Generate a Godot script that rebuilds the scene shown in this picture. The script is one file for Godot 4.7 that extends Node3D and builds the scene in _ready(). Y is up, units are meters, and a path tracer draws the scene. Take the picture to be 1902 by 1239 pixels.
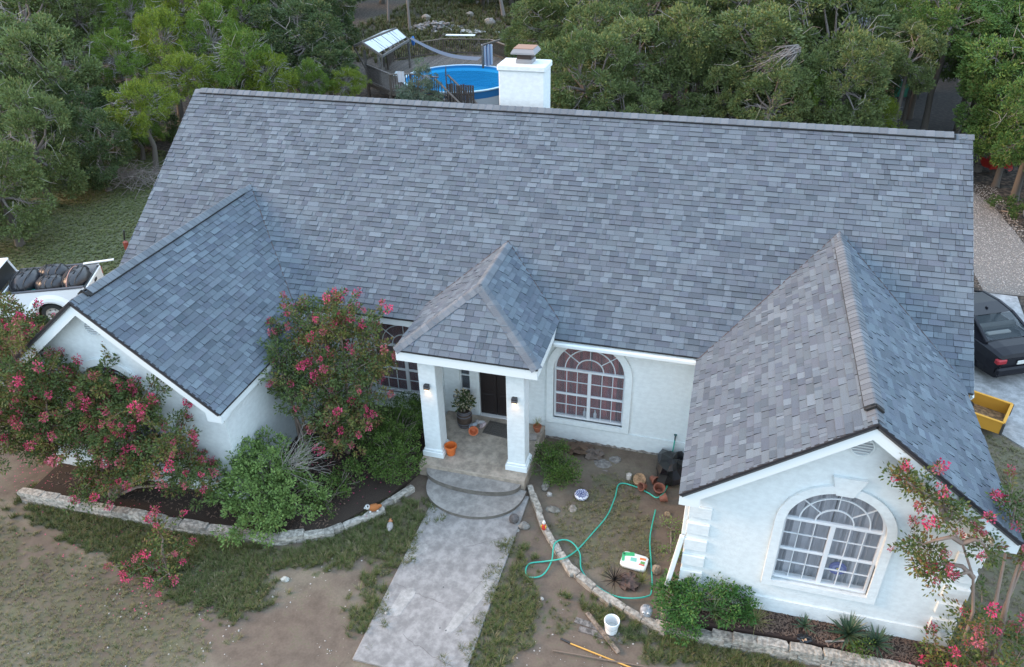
extends Node3D

# ---------------------------------------------------------------- mesh collector
class MB:
	var v := PackedVector3Array()
	var n := PackedVector3Array()
	var c := PackedColorArray()
	var i := PackedInt32Array()

	func q(a: Vector3, b: Vector3, d: Vector3, e: Vector3, col: Color) -> void:
		var nn := (b - a).cross(e - a)
		if nn.length_squared() < 1e-14:
			nn = (d - b).cross(e - b)
		nn = nn.normalized()
		var k := v.size()
		v.append(a); v.append(b); v.append(d); v.append(e)
		n.append(nn); n.append(nn); n.append(nn); n.append(nn)
		c.append(col); c.append(col); c.append(col); c.append(col)
		i.append(k); i.append(k + 2); i.append(k + 1); i.append(k); i.append(k + 3); i.append(k + 2)

	func t(a: Vector3, b: Vector3, d: Vector3, col: Color) -> void:
		var nn := (b - a).cross(d - a).normalized()
		var k := v.size()
		v.append(a); v.append(b); v.append(d)
		n.append(nn); n.append(nn); n.append(nn)
		c.append(col); c.append(col); c.append(col)
		i.append(k); i.append(k + 2); i.append(k + 1)

	func qo(a: Vector3, b: Vector3, d: Vector3, e: Vector3, o: Vector3, col: Color) -> void:
		var nn := (b - a).cross(d - a)
		if nn.dot((a + d) * 0.5 - o) < 0.0:
			q(e, d, b, a, col)
		else:
			q(a, b, d, e, col)

	func to(a: Vector3, b: Vector3, d: Vector3, o: Vector3, col: Color) -> void:
		if (b - a).cross(d - a).dot((a + b + d) / 3.0 - o) < 0.0:
			t(a, d, b, col)
		else:
			t(a, b, d, col)

	# a box with chamfered edges (ch = 0: plain)
	func box(o: Vector3, s: Vector3, col: Color, ch := 0.0, bs := Basis()) -> void:
		var h := s * 0.5
		var ax := [0, 1, 2]
		for a in ax:
			var b: int = (a + 1) % 3
			var d: int = (a + 2) % 3
			for sg in [-1.0, 1.0]:
				var p := []
				for k in [[-1.0, -1.0], [1.0, -1.0], [1.0, 1.0], [-1.0, 1.0]]:
					var w := Vector3()
					w[a] = h[a] * sg
					w[b] = (h[b] - ch) * k[0]
					w[d] = (h[d] - ch) * k[1]
					p.append(o + bs * w)
				qo(p[0], p[1], p[2], p[3], o, col)
		if ch <= 0.0:
			return
		for a in ax:      # edges along axis a
			var b: int = (a + 1) % 3
			var d: int = (a + 2) % 3
			for sb in [-1.0, 1.0]:
				for sd in [-1.0, 1.0]:
					var p := []
					for k in [[-1.0, 0], [1.0, 0], [1.0, 1], [-1.0, 1]]:
						var w := Vector3()
						w[a] = (h[a] - ch) * k[0]
						w[b] = (h[b] if k[1] == 0 else h[b] - ch) * sb
						w[d] = (h[d] - ch if k[1] == 0 else h[d]) * sd
						p.append(o + bs * w)
					qo(p[0], p[1], p[2], p[3], o, col)
		for sx in [-1.0, 1.0]:
			for sy in [-1.0, 1.0]:
				for sz in [-1.0, 1.0]:
					to(o + bs * Vector3(h.x * sx, (h.y - ch) * sy, (h.z - ch) * sz), o + bs * Vector3((h.x - ch) * sx, h.y * sy, (h.z - ch) * sz), o + bs * Vector3((h.x - ch) * sx, (h.y - ch) * sy, h.z * sz), o, col)

	# a bar of rectangular section from a to b; w across, h along the up direction
	func bar(a: Vector3, b: Vector3, w: float, h: float, col: Color, ch := 0.0, up := Vector3.UP) -> void:
		var d := b - a
		var z := d.normalized()
		if absf(z.dot(up)) > 0.99:
			up = Vector3.RIGHT
		var x := up.cross(z).normalized()
		box((a + b) * 0.5, Vector3(w, h, d.length()), col, ch, Basis(x, z.cross(x), z))

	func tube(p: Array, r: Array, sides: int, col: Color, capped := true) -> void:
		var rings := p.size()
		var k0 := v.size()
		var ref := Vector3.UP
		for a in rings:
			var tn: Vector3 = (p[mini(a + 1, rings - 1)] - p[maxi(a - 1, 0)]).normalized()
			if absf(tn.dot(ref)) > 0.95:
				ref = Vector3.RIGHT if absf(tn.x) < 0.9 else Vector3.BACK
			var x := ref.cross(tn).normalized()
			var y := tn.cross(x)
			ref = y
			var rr: float = r[mini(a, r.size() - 1)]
			for s in sides:
				var g := TAU * s / sides
				var nn := x * cos(g) + y * sin(g)
				v.append(p[a] + nn * rr)
				n.append(nn)
				c.append(col)
		for a in rings - 1:
			for s in sides:
				var s2 := (s + 1) % sides
				var A := k0 + a * sides + s
				var B := k0 + a * sides + s2
				var D := A + sides
				var E := B + sides
				i.append(A); i.append(D); i.append(B); i.append(B); i.append(D); i.append(E)
		if capped:
			for e in [0, rings - 1]:
				for s in sides - 2:
					var b0: int = k0 + e * sides
					to(v[b0], v[b0 + s + 1], v[b0 + s + 2], p[1] if e == 0 else p[rings - 2], col)

	# a turned shape; profile of (radius, height)
	func lathe(pr: Array, segs: int, col: Color, T := Transform3D()) -> void:
		for a in pr.size() - 1:
			var p: Vector2 = pr[a]
			var e: Vector2 = pr[a + 1]
			var sl := Vector2(e.y - p.y, p.x - e.x).normalized()
			var k := v.size()
			for s in segs + 1:
				var g := TAU * s / segs
				var rad := Vector3(cos(g), 0, -sin(g))
				for w in [p, e]:
					v.append(T * Vector3(rad.x * w.x, w.y, rad.z * w.x))
					n.append((T.basis * (rad * sl.x + Vector3.UP * sl.y)).normalized())
					c.append(col)
			for s in segs:
				var A := k + s * 2
				i.append(A); i.append(A + 1); i.append(A + 2); i.append(A + 2); i.append(A + 1); i.append(A + 3)

	# a flat outline in the plane of T (its z forwards), depth behind it
	func slab(pl: PackedVector2Array, T: Transform3D, depth: float, col: Color, back := true, rim := Color(-1, 0, 0)) -> void:
		var ids := Geometry2D.triangulate_polygon(pl)
		var zn := T.basis.z.normalized()
		for k in range(0, ids.size(), 3):
			var a := pl[ids[k]]
			var b := pl[ids[k + 1]]
			var d := pl[ids[k + 2]]
			var A := T * Vector3(a.x, a.y, 0)
			var B := T * Vector3(b.x, b.y, 0)
			var D := T * Vector3(d.x, d.y, 0)
			to(A, B, D, A - zn, col)
			if back and depth > 0.0:
				to(A - zn * depth, B - zn * depth, D - zn * depth, A + zn, col)
		if depth > 0.0:
			var cw := Geometry2D.is_polygon_clockwise(pl)
			for k in pl.size():
				var a := pl[k]
				var b := pl[(k + 1) % pl.size()]
				if cw:
					var sw := a
					a = b
					b = sw
				var A := T * Vector3(a.x, a.y, 0)
				var B := T * Vector3(b.x, b.y, 0)
				q(A, A - zn * depth, B - zn * depth, B, col if rim.r < 0.0 else rim)

	# an uneven stone
	func rock(o: Vector3, s: Vector3, rg: RandomNumberGenerator, col: Color, segs := 8, rows := 5, rough := 0.18) -> void:
		var g := []
		for a in rows + 1:
			var row := []
			var f := PI * a / rows
			for b in segs:
				var h := TAU * b / segs
				var k := 1.0 + rg.randf_range(-rough, rough)
				row.append(o + Vector3(sin(f) * cos(h) * s.x, cos(f) * s.y, sin(f) * sin(h) * s.z) * k)
			g.append(row)
		for a in rows:
			for b in segs:
				var b2 := (b + 1) % segs
				var sh := rg.randf_range(0.94, 1.06)
				var cc := Color(col.r * sh, col.g * sh, col.b * sh)
				if a == 0:
					to(g[0][0], g[1][b], g[1][b2], o, cc)
				elif a == rows - 1:
					to(g[a][b], g[a][b2], g[rows][0], o, cc)
				else:
					qo(g[a][b], g[a][b2], g[a + 1][b2], g[a + 1][b], o, cc)

	# a rough-cut block filling -1..1, edges knocked off
	func rock_block(rg: RandomNumberGenerator, col: Color) -> void:
		var g := []
		for x in 4:
			var row := []
			for y in 3:
				var col2 := []
				for z in 3:
					var p := Vector3(-1.0 + x * 2.0 / 3.0, y - 1.0, z - 1.0)
					var edges := (1 if absf(p.x) > 0.9 else 0) + (1 if absf(p.y) > 0.9 else 0) + (1 if absf(p.z) > 0.9 else 0)
					p *= 1.0 - 0.04 * maxi(edges - 1, 0)
					col2.append(p + Vector3(rg.randf_range(-0.03, 0.03), rg.randf_range(-0.06, 0.06), rg.randf_range(-0.09, 0.09)))
				row.append(col2)
			g.append(row)
		for a in 3:
			for z in 2:
				for e in [0, 2]:
					qo(g[a][e][z], g[a + 1][e][z], g[a + 1][e][z + 1], g[a][e][z + 1], Vector3(), col)
			for y in 2:
				for e in [0, 2]:
					qo(g[a][y][e], g[a + 1][y][e], g[a + 1][y + 1][e], g[a][y + 1][e], Vector3(), col)
		for y in 2:
			for z in 2:
				for e in [0, 3]:
					qo(g[e][y][z], g[e][y + 1][z], g[e][y + 1][z + 1], g[e][y][z + 1], Vector3(), col)

	# leaves: small four-cornered blades around a point
	func leaves(rg: RandomNumberGenerator, o: Vector3, r: Vector3, count: int, L: float, W: float, pal: Array, mid: Vector3, outw: float, up: float) -> void:
		for k in count:
			var d := Vector3(rg.randfn(), rg.randfn(), rg.randfn())
			var p := o + d.normalized() * r * sqrt(rg.randf())
			d = (d.normalized() + (p - mid).normalized() * outw + Vector3(0, up, 0)).normalized()
			var s := d.cross(Vector3(rg.randf_range(-1, 1), rg.randf_range(-0.4, 1), rg.randf_range(-1, 1))).normalized() * W * 0.5
			var l := L * rg.randf_range(0.7, 1.25)
			var col: Color = pal[rg.randi() % pal.size()]
			var m := p + d * l * 0.45
			var nn := s.cross(d).normalized()
			var fl := nn.y < 0.0
			if fl:
				nn = -nn
			var b := v.size()
			v.append(p); v.append(m + s); v.append(p + d * l); v.append(m - s)
			n.append(nn); n.append(nn); n.append(nn); n.append(nn)
			c.append(col); c.append(col); c.append(col); c.append(col)
			if fl:
				i.append(b); i.append(b + 1); i.append(b + 2); i.append(b); i.append(b + 2); i.append(b + 3)
			else:
				i.append(b); i.append(b + 2); i.append(b + 1); i.append(b); i.append(b + 3); i.append(b + 2)

	func mesh() -> ArrayMesh:
		var m := ArrayMesh.new()
		var a := []
		a.resize(Mesh.ARRAY_MAX)
		a[Mesh.ARRAY_VERTEX] = v
		a[Mesh.ARRAY_NORMAL] = n
		a[Mesh.ARRAY_COLOR] = c
		a[Mesh.ARRAY_INDEX] = i
		m.add_surface_from_arrays(Mesh.PRIMITIVE_TRIANGLES, a)
		return m


# ---------------------------------------------------------------- names and objects
var used := {}
var M := {}
var rng := RandomNumberGenerator.new()
const WHITE := Color(0.635, 0.68, 0.685)

func numbered(called: String) -> String:
	var k: int = used.get(called, -1) + 1
	used[called] = k
	return called if k == 0 else "%s_%03d" % [called, k]

func tag(o: Node3D, label: String, category: String, group := "") -> Node3D:
	o.set_meta("label", label)
	o.set_meta("category", category)
	if group != "":
		o.set_meta("group", group)
	return o

func thing(called: String, label: String, category: String, at := Vector3.ZERO, turn := 0.0, group := "") -> Node3D:
	var o := Node3D.new()
	o.name = numbered(called)
	add_child(o)
	o.position = at
	o.rotation.y = turn
	tag(o, label, category, group)
	return o

func part(called: String, b: MB, mat: String, parent: Node3D) -> MeshInstance3D:
	var o := MeshInstance3D.new()
	o.mesh = b.mesh()
	o.material_override = M[mat]
	o.name = called
	parent.add_child(o, true)
	return o

func piece(called: String, m: Mesh, mat: String, parent: Node3D, T: Transform3D) -> MeshInstance3D:
	var o := MeshInstance3D.new()
	o.mesh = m
	o.material_override = M[mat]
	o.name = called
	o.transform = T
	parent.add_child(o, true)
	return o

func one(called: String, label: String, category: String, b: MB, mat: String, at := Vector3.ZERO, turn := 0.0, group := "") -> MeshInstance3D:
	var o := MeshInstance3D.new()
	o.mesh = b.mesh()
	o.material_override = M[mat]
	o.name = numbered(called)
	add_child(o)
	o.position = at
	o.rotation.y = turn
	tag(o, label, category, group)
	return o

func struct(called: String, b: MB, mat: String) -> MeshInstance3D:
	var o := MeshInstance3D.new()
	o.mesh = b.mesh()
	o.material_override = M[mat]
	o.name = numbered(called)
	add_child(o)
	o.set_meta("kind", "structure")
	return o

func stuff_copies(called: String, m: Mesh, mat: String, xf: Array, parent: Node3D, label := "", category := "") -> MultiMeshInstance3D:
	var mm := MultiMesh.new()
	mm.transform_format = MultiMesh.TRANSFORM_3D
	mm.mesh = m
	mm.instance_count = xf.size()
	for k in xf.size():
		mm.set_instance_transform(k, xf[k])
	var o := MultiMeshInstance3D.new()
	o.multimesh = mm
	o.material_override = M[mat]
	o.name = numbered(called) if parent == self else called
	parent.add_child(o, true)
	o.set_meta("kind", "stuff")
	if label != "":
		tag(o, label, category)
	return o

func shade(col: Color, f: float) -> Color:
	return Color(col.r * f, col.g * f, col.b * f)

func var_col(col: Color, amt: float) -> Color:
	var f := rng.randf_range(1.0 - amt, 1.0 + amt)
	return Color(col.r * f * rng.randf_range(0.97, 1.03), col.g * f, col.b * f * rng.randf_range(0.97, 1.03))

# ---------------------------------------------------------------- materials
func noise_tex(freq: float, lo: float, hi: float, seed_: int, octaves := 4, gain := 0.6) -> NoiseTexture2D:
	var f := FastNoiseLite.new()
	f.seed = seed_
	f.noise_type = FastNoiseLite.TYPE_SIMPLEX_SMOOTH
	f.frequency = freq
	f.fractal_octaves = octaves
	f.fractal_gain = gain
	var g := Gradient.new()
	g.set_color(0, Color(lo, lo, lo))
	g.set_color(1, Color(hi, hi, hi))
	g.set_offset(0, 0.25)
	g.set_offset(1, 0.75)
	var t := NoiseTexture2D.new()
	t.width = 512
	t.height = 512
	t.seamless = true
	t.noise = f
	t.color_ramp = g
	return t

func noise_normal(freq: float, strength: float, seed_: int) -> NoiseTexture2D:
	var f := FastNoiseLite.new()
	f.seed = seed_
	f.frequency = freq
	f.fractal_octaves = 4
	var t := NoiseTexture2D.new()
	t.width = 512
	t.height = 512
	t.seamless = true
	t.noise = f
	t.as_normal_map = true
	t.bump_strength = strength
	return t

func mat(called: String, rough: float, metal := 0.0) -> StandardMaterial3D:
	var m := StandardMaterial3D.new()
	m.resource_name = called
	m.vertex_color_use_as_albedo = true
	m.roughness = rough
	m.metallic = metal
	M[called] = m
	return m

func tri(m: StandardMaterial3D, scale: Vector3, world := true) -> void:
	m.uv1_triplanar = true
	m.uv1_world_triplanar = world
	m.uv1_scale = scale

func materials() -> void:
	var m := mat("plain", 0.75)
	m = mat("satin", 0.4)
	m = mat("stucco", 0.85)
	tri(m, Vector3(0.7, 1.1, 0.7))
	m.albedo_texture = noise_tex(0.012, 0.96, 1.0, 3)
	m.normal_enabled = true
	m.normal_texture = noise_normal(0.05, 6.0, 4)
	m.normal_scale = 0.22
	m = mat("shingle", 0.9)
	tri(m, Vector3(1.7, 1.7, 1.7))
	m.albedo_texture = noise_tex(0.09, 0.78, 1.0, 5, 5)
	m.metallic_specular = 0.35
	m.normal_enabled = true
	m.normal_texture = noise_normal(0.2, 4.0, 6)
	m = mat("concrete", 0.9)
	tri(m, Vector3(0.35, 0.35, 0.35))
	m.albedo_texture = noise_tex(0.014, 0.80, 1.0, 7, 8, 0.72)
	m = mat("stone", 0.95)
	tri(m, Vector3(0.8, 0.8, 0.8))
	m.albedo_texture = noise_tex(0.02, 0.70, 1.0, 8, 5)
	m.normal_enabled = true
	m.normal_texture = noise_normal(0.03, 5.0, 9)
	m = mat("wood", 0.85)
	tri(m, Vector3(0.5, 2.5, 0.5))
	m.albedo_texture = noise_tex(0.03, 0.6, 1.0, 10)
	m = mat("bark", 0.95)
	m = mat("leaf", 0.65)
	m.metallic_specular = 0.3
	m.backlight_enabled = true
	m.backlight = Color(0.35, 0.42, 0.18)
	m = mat("petal", 0.7)
	m.backlight_enabled = true
	m.backlight = Color(0.4, 0.15, 0.2)
	m = mat("blade", 0.7)
	m.metallic_specular = 0.2
	m = mat("paint", 0.25)
	m.metallic_specular = 0.4
	m = mat("car_paint", 0.22)
	m.metallic_specular = 0.3
	m = mat("metal", 0.35, 0.9)
	m = mat("plastic", 0.45)
	m = mat("bag", 0.35)
	m = mat("mulch", 1.0)
	tri(m, Vector3(2.0, 2.0, 2.0))
	m.albedo_texture = noise_tex(0.08, 0.3, 1.0, 12, 5)
	m = mat("litter", 1.0)
	tri(m, Vector3(0.13, 0.13, 0.13))
	m.albedo_texture = noise_tex(0.05, 0.35, 1.0, 13, 6)
	m = mat("gravel", 1.0)
	tri(m, Vector3(0.8, 0.8, 0.8))
	m.albedo_texture = noise_tex(0.12, 0.35, 1.0, 14, 5)
	m = mat("cloth", 0.95)
	m = mat("glass", 0.04)
	m.vertex_color_use_as_albedo = false
	m.albedo_color = Color(0.75, 0.8, 0.85, 0.14)
	m.transparency = BaseMaterial3D.TRANSPARENCY_ALPHA
	m = mat("car_glass", 0.06)
	m.vertex_color_use_as_albedo = false
	m.albedo_color = Color(0.10, 0.16, 0.18, 0.5)
	m.transparency = BaseMaterial3D.TRANSPARENCY_ALPHA
	m.metallic_specular = 0.35
	m = mat("water", 0.03)
	m.vertex_color_use_as_albedo = false
	m.albedo_color = Color(0.5, 0.85, 1.0, 0.1)
	m.transparency = BaseMaterial3D.TRANSPARENCY_ALPHA
	m.normal_enabled = true
	m.normal_texture = noise_normal(0.01, 3.0, 15)
	tri(m, Vector3(0.3, 0.3, 0.3))
	m = mat("lamp_glow", 0.5)
	m.emission_enabled = true
	m.emission = Color(1.0, 0.8, 0.55)
	m.emission_energy_multiplier = 2.0

func _ready() -> void:
	rng.seed = 7
	var cam := Camera3D.new()
	cam.name = "camera"
	add_child(cam)
	cam.position = Vector3(2.7935, 12.5242, 19.9068)
	cam.basis = Basis(Vector3(0.9638967, -0.01753785, -0.26569829), Vector3(-0.12602485, 0.84894947, -0.51322756), Vector3(0.23456533, 0.52818294, 0.81608939)).orthonormalized()
	cam.fov = 46.89
	cam.far = 600.0
	cam.near = 0.1
	cam.current = true
	var we := WorldEnvironment.new()
	we.name = "daylight"
	var env := Environment.new()
	env.background_mode = Environment.BG_SKY
	var sky := Sky.new()
	var sm := ProceduralSkyMaterial.new()
	sm.sky_top_color = Color(0.69, 0.79, 0.90)
	sm.sky_horizon_color = Color(0.87, 0.93, 0.95)
	sm.sky_curve = 0.25
	sm.ground_bottom_color = Color(0.25, 0.25, 0.22)
	sm.ground_horizon_color = Color(0.5, 0.5, 0.48)
	sm.sun_angle_max = 60.0
	sm.sun_curve = 0.2
	sky.sky_material = sm
	env.sky = sky
	env.tonemap_mode = Environment.TONE_MAPPER_LINEAR
	env.tonemap_exposure = 3.5
	env.sdfgi_enabled = true
	env.ssao_enabled = true
	env.ssil_enabled = true
	we.environment = env
	add_child(we)
	var sun := DirectionalLight3D.new()
	sun.name = "sun"
	add_child(sun)
	sun.look_at_from_position(Vector3(-20, 8.5, 3), Vector3(0, 0, 0))
	sun.light_color = Color(1.0, 0.84, 0.70)
	sun.light_energy = 0.46
	sun.light_angular_distance = 22.0
	sun.shadow_enabled = true
	materials()
	build_house(cam.position)
	build_rest()

# ---------------------------------------------------------------- the house
const RX0 := -12.565
const RX1 := 8.374
const RH := 6.775
const RE := 3.0
const RD := 5.168
const LX := -9.617
const LH := 4.983
const LZ := 9.232
const LW := 2.90
const LE := 2.652
const GX := 5.607
const GH := 5.059
const GZ := 9.557
const GW := 2.785
const GE := 2.948
const GW2 := 2.53
const GE2 := 3.15
const PX := -2.043
const PH := 4.409
const PA := 5.538
const PZ := 6.876
const PW := 1.64
const PE := 3.275
const EXPO := 0.143
const GROUND := -0.3
var house: Node3D
var roof: MeshInstance3D
var tabs := []

func zm(y: float) -> float:      # where the main front slope has height y
	return (RH - y) * RD / (RH - RE)

func shingle_plane(o: Vector3, u: Vector3, v: Vector3, pl: PackedVector2Array, eye: Vector3) -> void:
	v = v.normalized()
	var nn := u.cross(v)
	var lo := pl[0]
	var hi := pl[0]
	for p in pl:
		lo = lo.min(p)
		hi = hi.max(p)
	var ccw := pl.duplicate()
	if Geometry2D.is_polygon_clockwise(ccw):
		ccw.reverse()
	var rows := int(ceil((hi.y - 0.03) / EXPO))
	var pal := [Color(0.130, 0.142, 0.158), Color(0.145, 0.158, 0.174), Color(0.156, 0.168, 0.184), Color(0.114, 0.127, 0.144), Color(0.137, 0.147, 0.166), Color(0.150, 0.166, 0.182), Color(0.166, 0.184, 0.202), Color(0.124, 0.134, 0.156), Color(0.178, 0.196, 0.214), Color(0.138, 0.146, 0.166)]
	for k in rows:
		var v0 := k * EXPO - 0.012
		var v1 := minf(v0 + EXPO + 0.012, hi.y)
		var x := lo.x - 0.02 - rng.randf() * 0.2
		while x < hi.x + 0.02:
			var w: float = [0.09, 0.13, 0.16, 0.20, 0.25, 0.33][rng.randi() % 6]
			var rect := PackedVector2Array([Vector2(x, v0), Vector2(x + w - 0.005, v0), Vector2(x + w - 0.005, v1), Vector2(x, v1)])
			x += w
			var inside := true
			for p in rect:
				if not Geometry2D.is_point_in_polygon(p, ccw):
					inside = false
			var t := rng.randf_range(0.010, 0.013) if rng.randf() < 0.5 else rng.randf_range(0.020, 0.026)
			var col: Color = shade(pal[rng.randi() % pal.size()], rng.randf_range(0.88, 1.12))
			col = Color(col.r * 0.97, col.g * 1.06, col.b * 1.12)
			var outs := [rect]
			if not inside:
				var grown := ccw
				if k == 0:
					grown = PackedVector2Array()
					for p in ccw:
						grown.append(p + Vector2(0, -0.02) if p.y < 0.01 else p)
				outs = Geometry2D.intersect_polygons(rect, grown)
			for r in outs:
				var r2: PackedVector2Array = r
				if Geometry2D.is_polygon_clockwise(r2):
					r2.reverse()
				var mid := Vector2()
				for p in r2:
					mid += p / r2.size()
				var at := o + u * mid.x + v * mid.y
				var d := eye - at
				tabs.append({"o": o, "u": u, "v": v, "n": nn, "p": r2, "v0": v0, "t": t, "c": col, "s": maxf(nn.dot(d.normalized()), 0.0) * w / d.length_squared()})

func emit_tab(b: MB, tb: Dictionary) -> void:
	var o: Vector3 = tb.o
	var u: Vector3 = tb.u
	var v: Vector3 = tb.v
	var nn: Vector3 = tb.n
	var p: PackedVector2Array = tb.p
	var top := []
	var bot := []
	for a in p:
		var k := clampf((a.y - tb.v0) / (EXPO + 0.012), 0.0, 1.0)
		var base := o + u * a.x + v * a.y
		top.append(base + nn * lerpf(tb.t, 0.0015, k))
		bot.append(base - nn * 0.004)
	for k in range(1, p.size() - 1):
		b.t(top[0], top[k], top[k + 1], tb.c)
	for k in p.size():
		var k2 := (k + 1) % p.size()
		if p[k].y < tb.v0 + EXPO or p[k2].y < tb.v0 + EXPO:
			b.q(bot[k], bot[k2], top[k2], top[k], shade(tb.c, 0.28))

func deck(b: MB, a: Vector3, b2: Vector3, c2: Vector3, d: Vector3, th := 0.08) -> void:
	var nn := (b2 - a).cross(d - a).normalized()
	var col := Color(0.1, 0.11, 0.125)
	var o := (a + c2) * 0.5 - nn * th * 0.5
	var s := nn * 0.006
	var lo := nn * th
	b.q(a - s, b2 - s, c2 - s, d - s, col)
	b.qo(a - lo, b2 - lo, c2 - lo, d - lo, o, Color(0.5, 0.5, 0.5))
	for e in [[a, b2], [b2, c2], [c2, d], [d, a]]:
		b.qo(e[0] - s, e[1] - s, e[1] - lo, e[0] - lo, o, Color(0.1, 0.1, 0.1))

# cap shingles bent over a ridge or hip from a to b, lapping towards b; s1 and s2 run down the two slopes
func ridge_caps(a: Vector3, b: Vector3, s1: Vector3, s2: Vector3, lift: float, from: float, to: float, pitch := 0.145) -> void:
	var d := (b - a).normalized()
	var len := a.distance_to(b)
	var n1 := s1.cross(d)
	if n1.y < 0.0:
		n1 = -n1
	var n2 := s2.cross(d)
	if n2.y < 0.0:
		n2 = -n2
	n1 = n1.normalized()
	n2 = n2.normalized()
	var up := (n1 + n2).normalized()
	var meshes := []
	for k in 4:
		var m := MB.new()
		var f: float = [0.9, 1.0, 1.08, 1.18][k]
		var col := Color(0.168 * f, 0.186 * f, 0.205 * f)
		var W := 0.15
		var sec := [s1 * W + n1 * lift, s1 * W * 0.45 + n1 * lift, s1 * 0.02 + up * (lift + 0.004), s2 * 0.02 + up * (lift + 0.004), s2 * W * 0.45 + n2 * lift, s2 * W + n2 * lift]
		var L := pitch + 0.03
		for j in 5:
			var p0: Vector3 = sec[j]
			var p1: Vector3 = sec[j + 1]
			var hi := up * 0.012
			var lo := up * 0.001
			m.qo(p0 + lo, p1 + lo, p1 + hi + d * L, p0 + hi + d * L, -up * 0.3, col)
			m.qo(p0 + hi + d * L, p1 + hi + d * L, p1 - hi + d * L, p0 - hi + d * L, Vector3(), shade(col, 0.8))
		m.qo(sec[0], sec[0] + d * L + up * 0.012, sec[0] + d * L - n1 * 0.01, sec[0] - n1 * 0.01, Vector3(), shade(col, 0.8))
		m.qo(sec[5], sec[5] + d * L + up * 0.012, sec[5] + d * L - n2 * 0.01, sec[5] - n2 * 0.01, Vector3(), shade(col, 0.8))
		meshes.append(m.mesh())
	var x := from
	while x + pitch <= to + 0.01:
		piece("ridge_cap", meshes[rng.randi() % 4], "shingle", roof, Transform3D(Basis(), a + d * minf(x, len - pitch)))
		x += pitch

func ridge_vent(a: Vector3, b: Vector3, s1: Vector3, s2: Vector3, from: float, to: float) -> void:
	var d := (b - a).normalized()
	for s in [s1, s2]:
		var m := MB.new()
		var nn: Vector3 = s.cross(d).normalized()
		if nn.y < 0.0:
			nn = -nn
		m.bar(a + d * from + s * 0.10 + nn * 0.024, a + d * to + s * 0.10 + nn * 0.024, 0.125, 0.04, Color(0.012, 0.012, 0.014), 0.004, nn)
		part("ridge_vent", m, "plain", roof)

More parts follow.
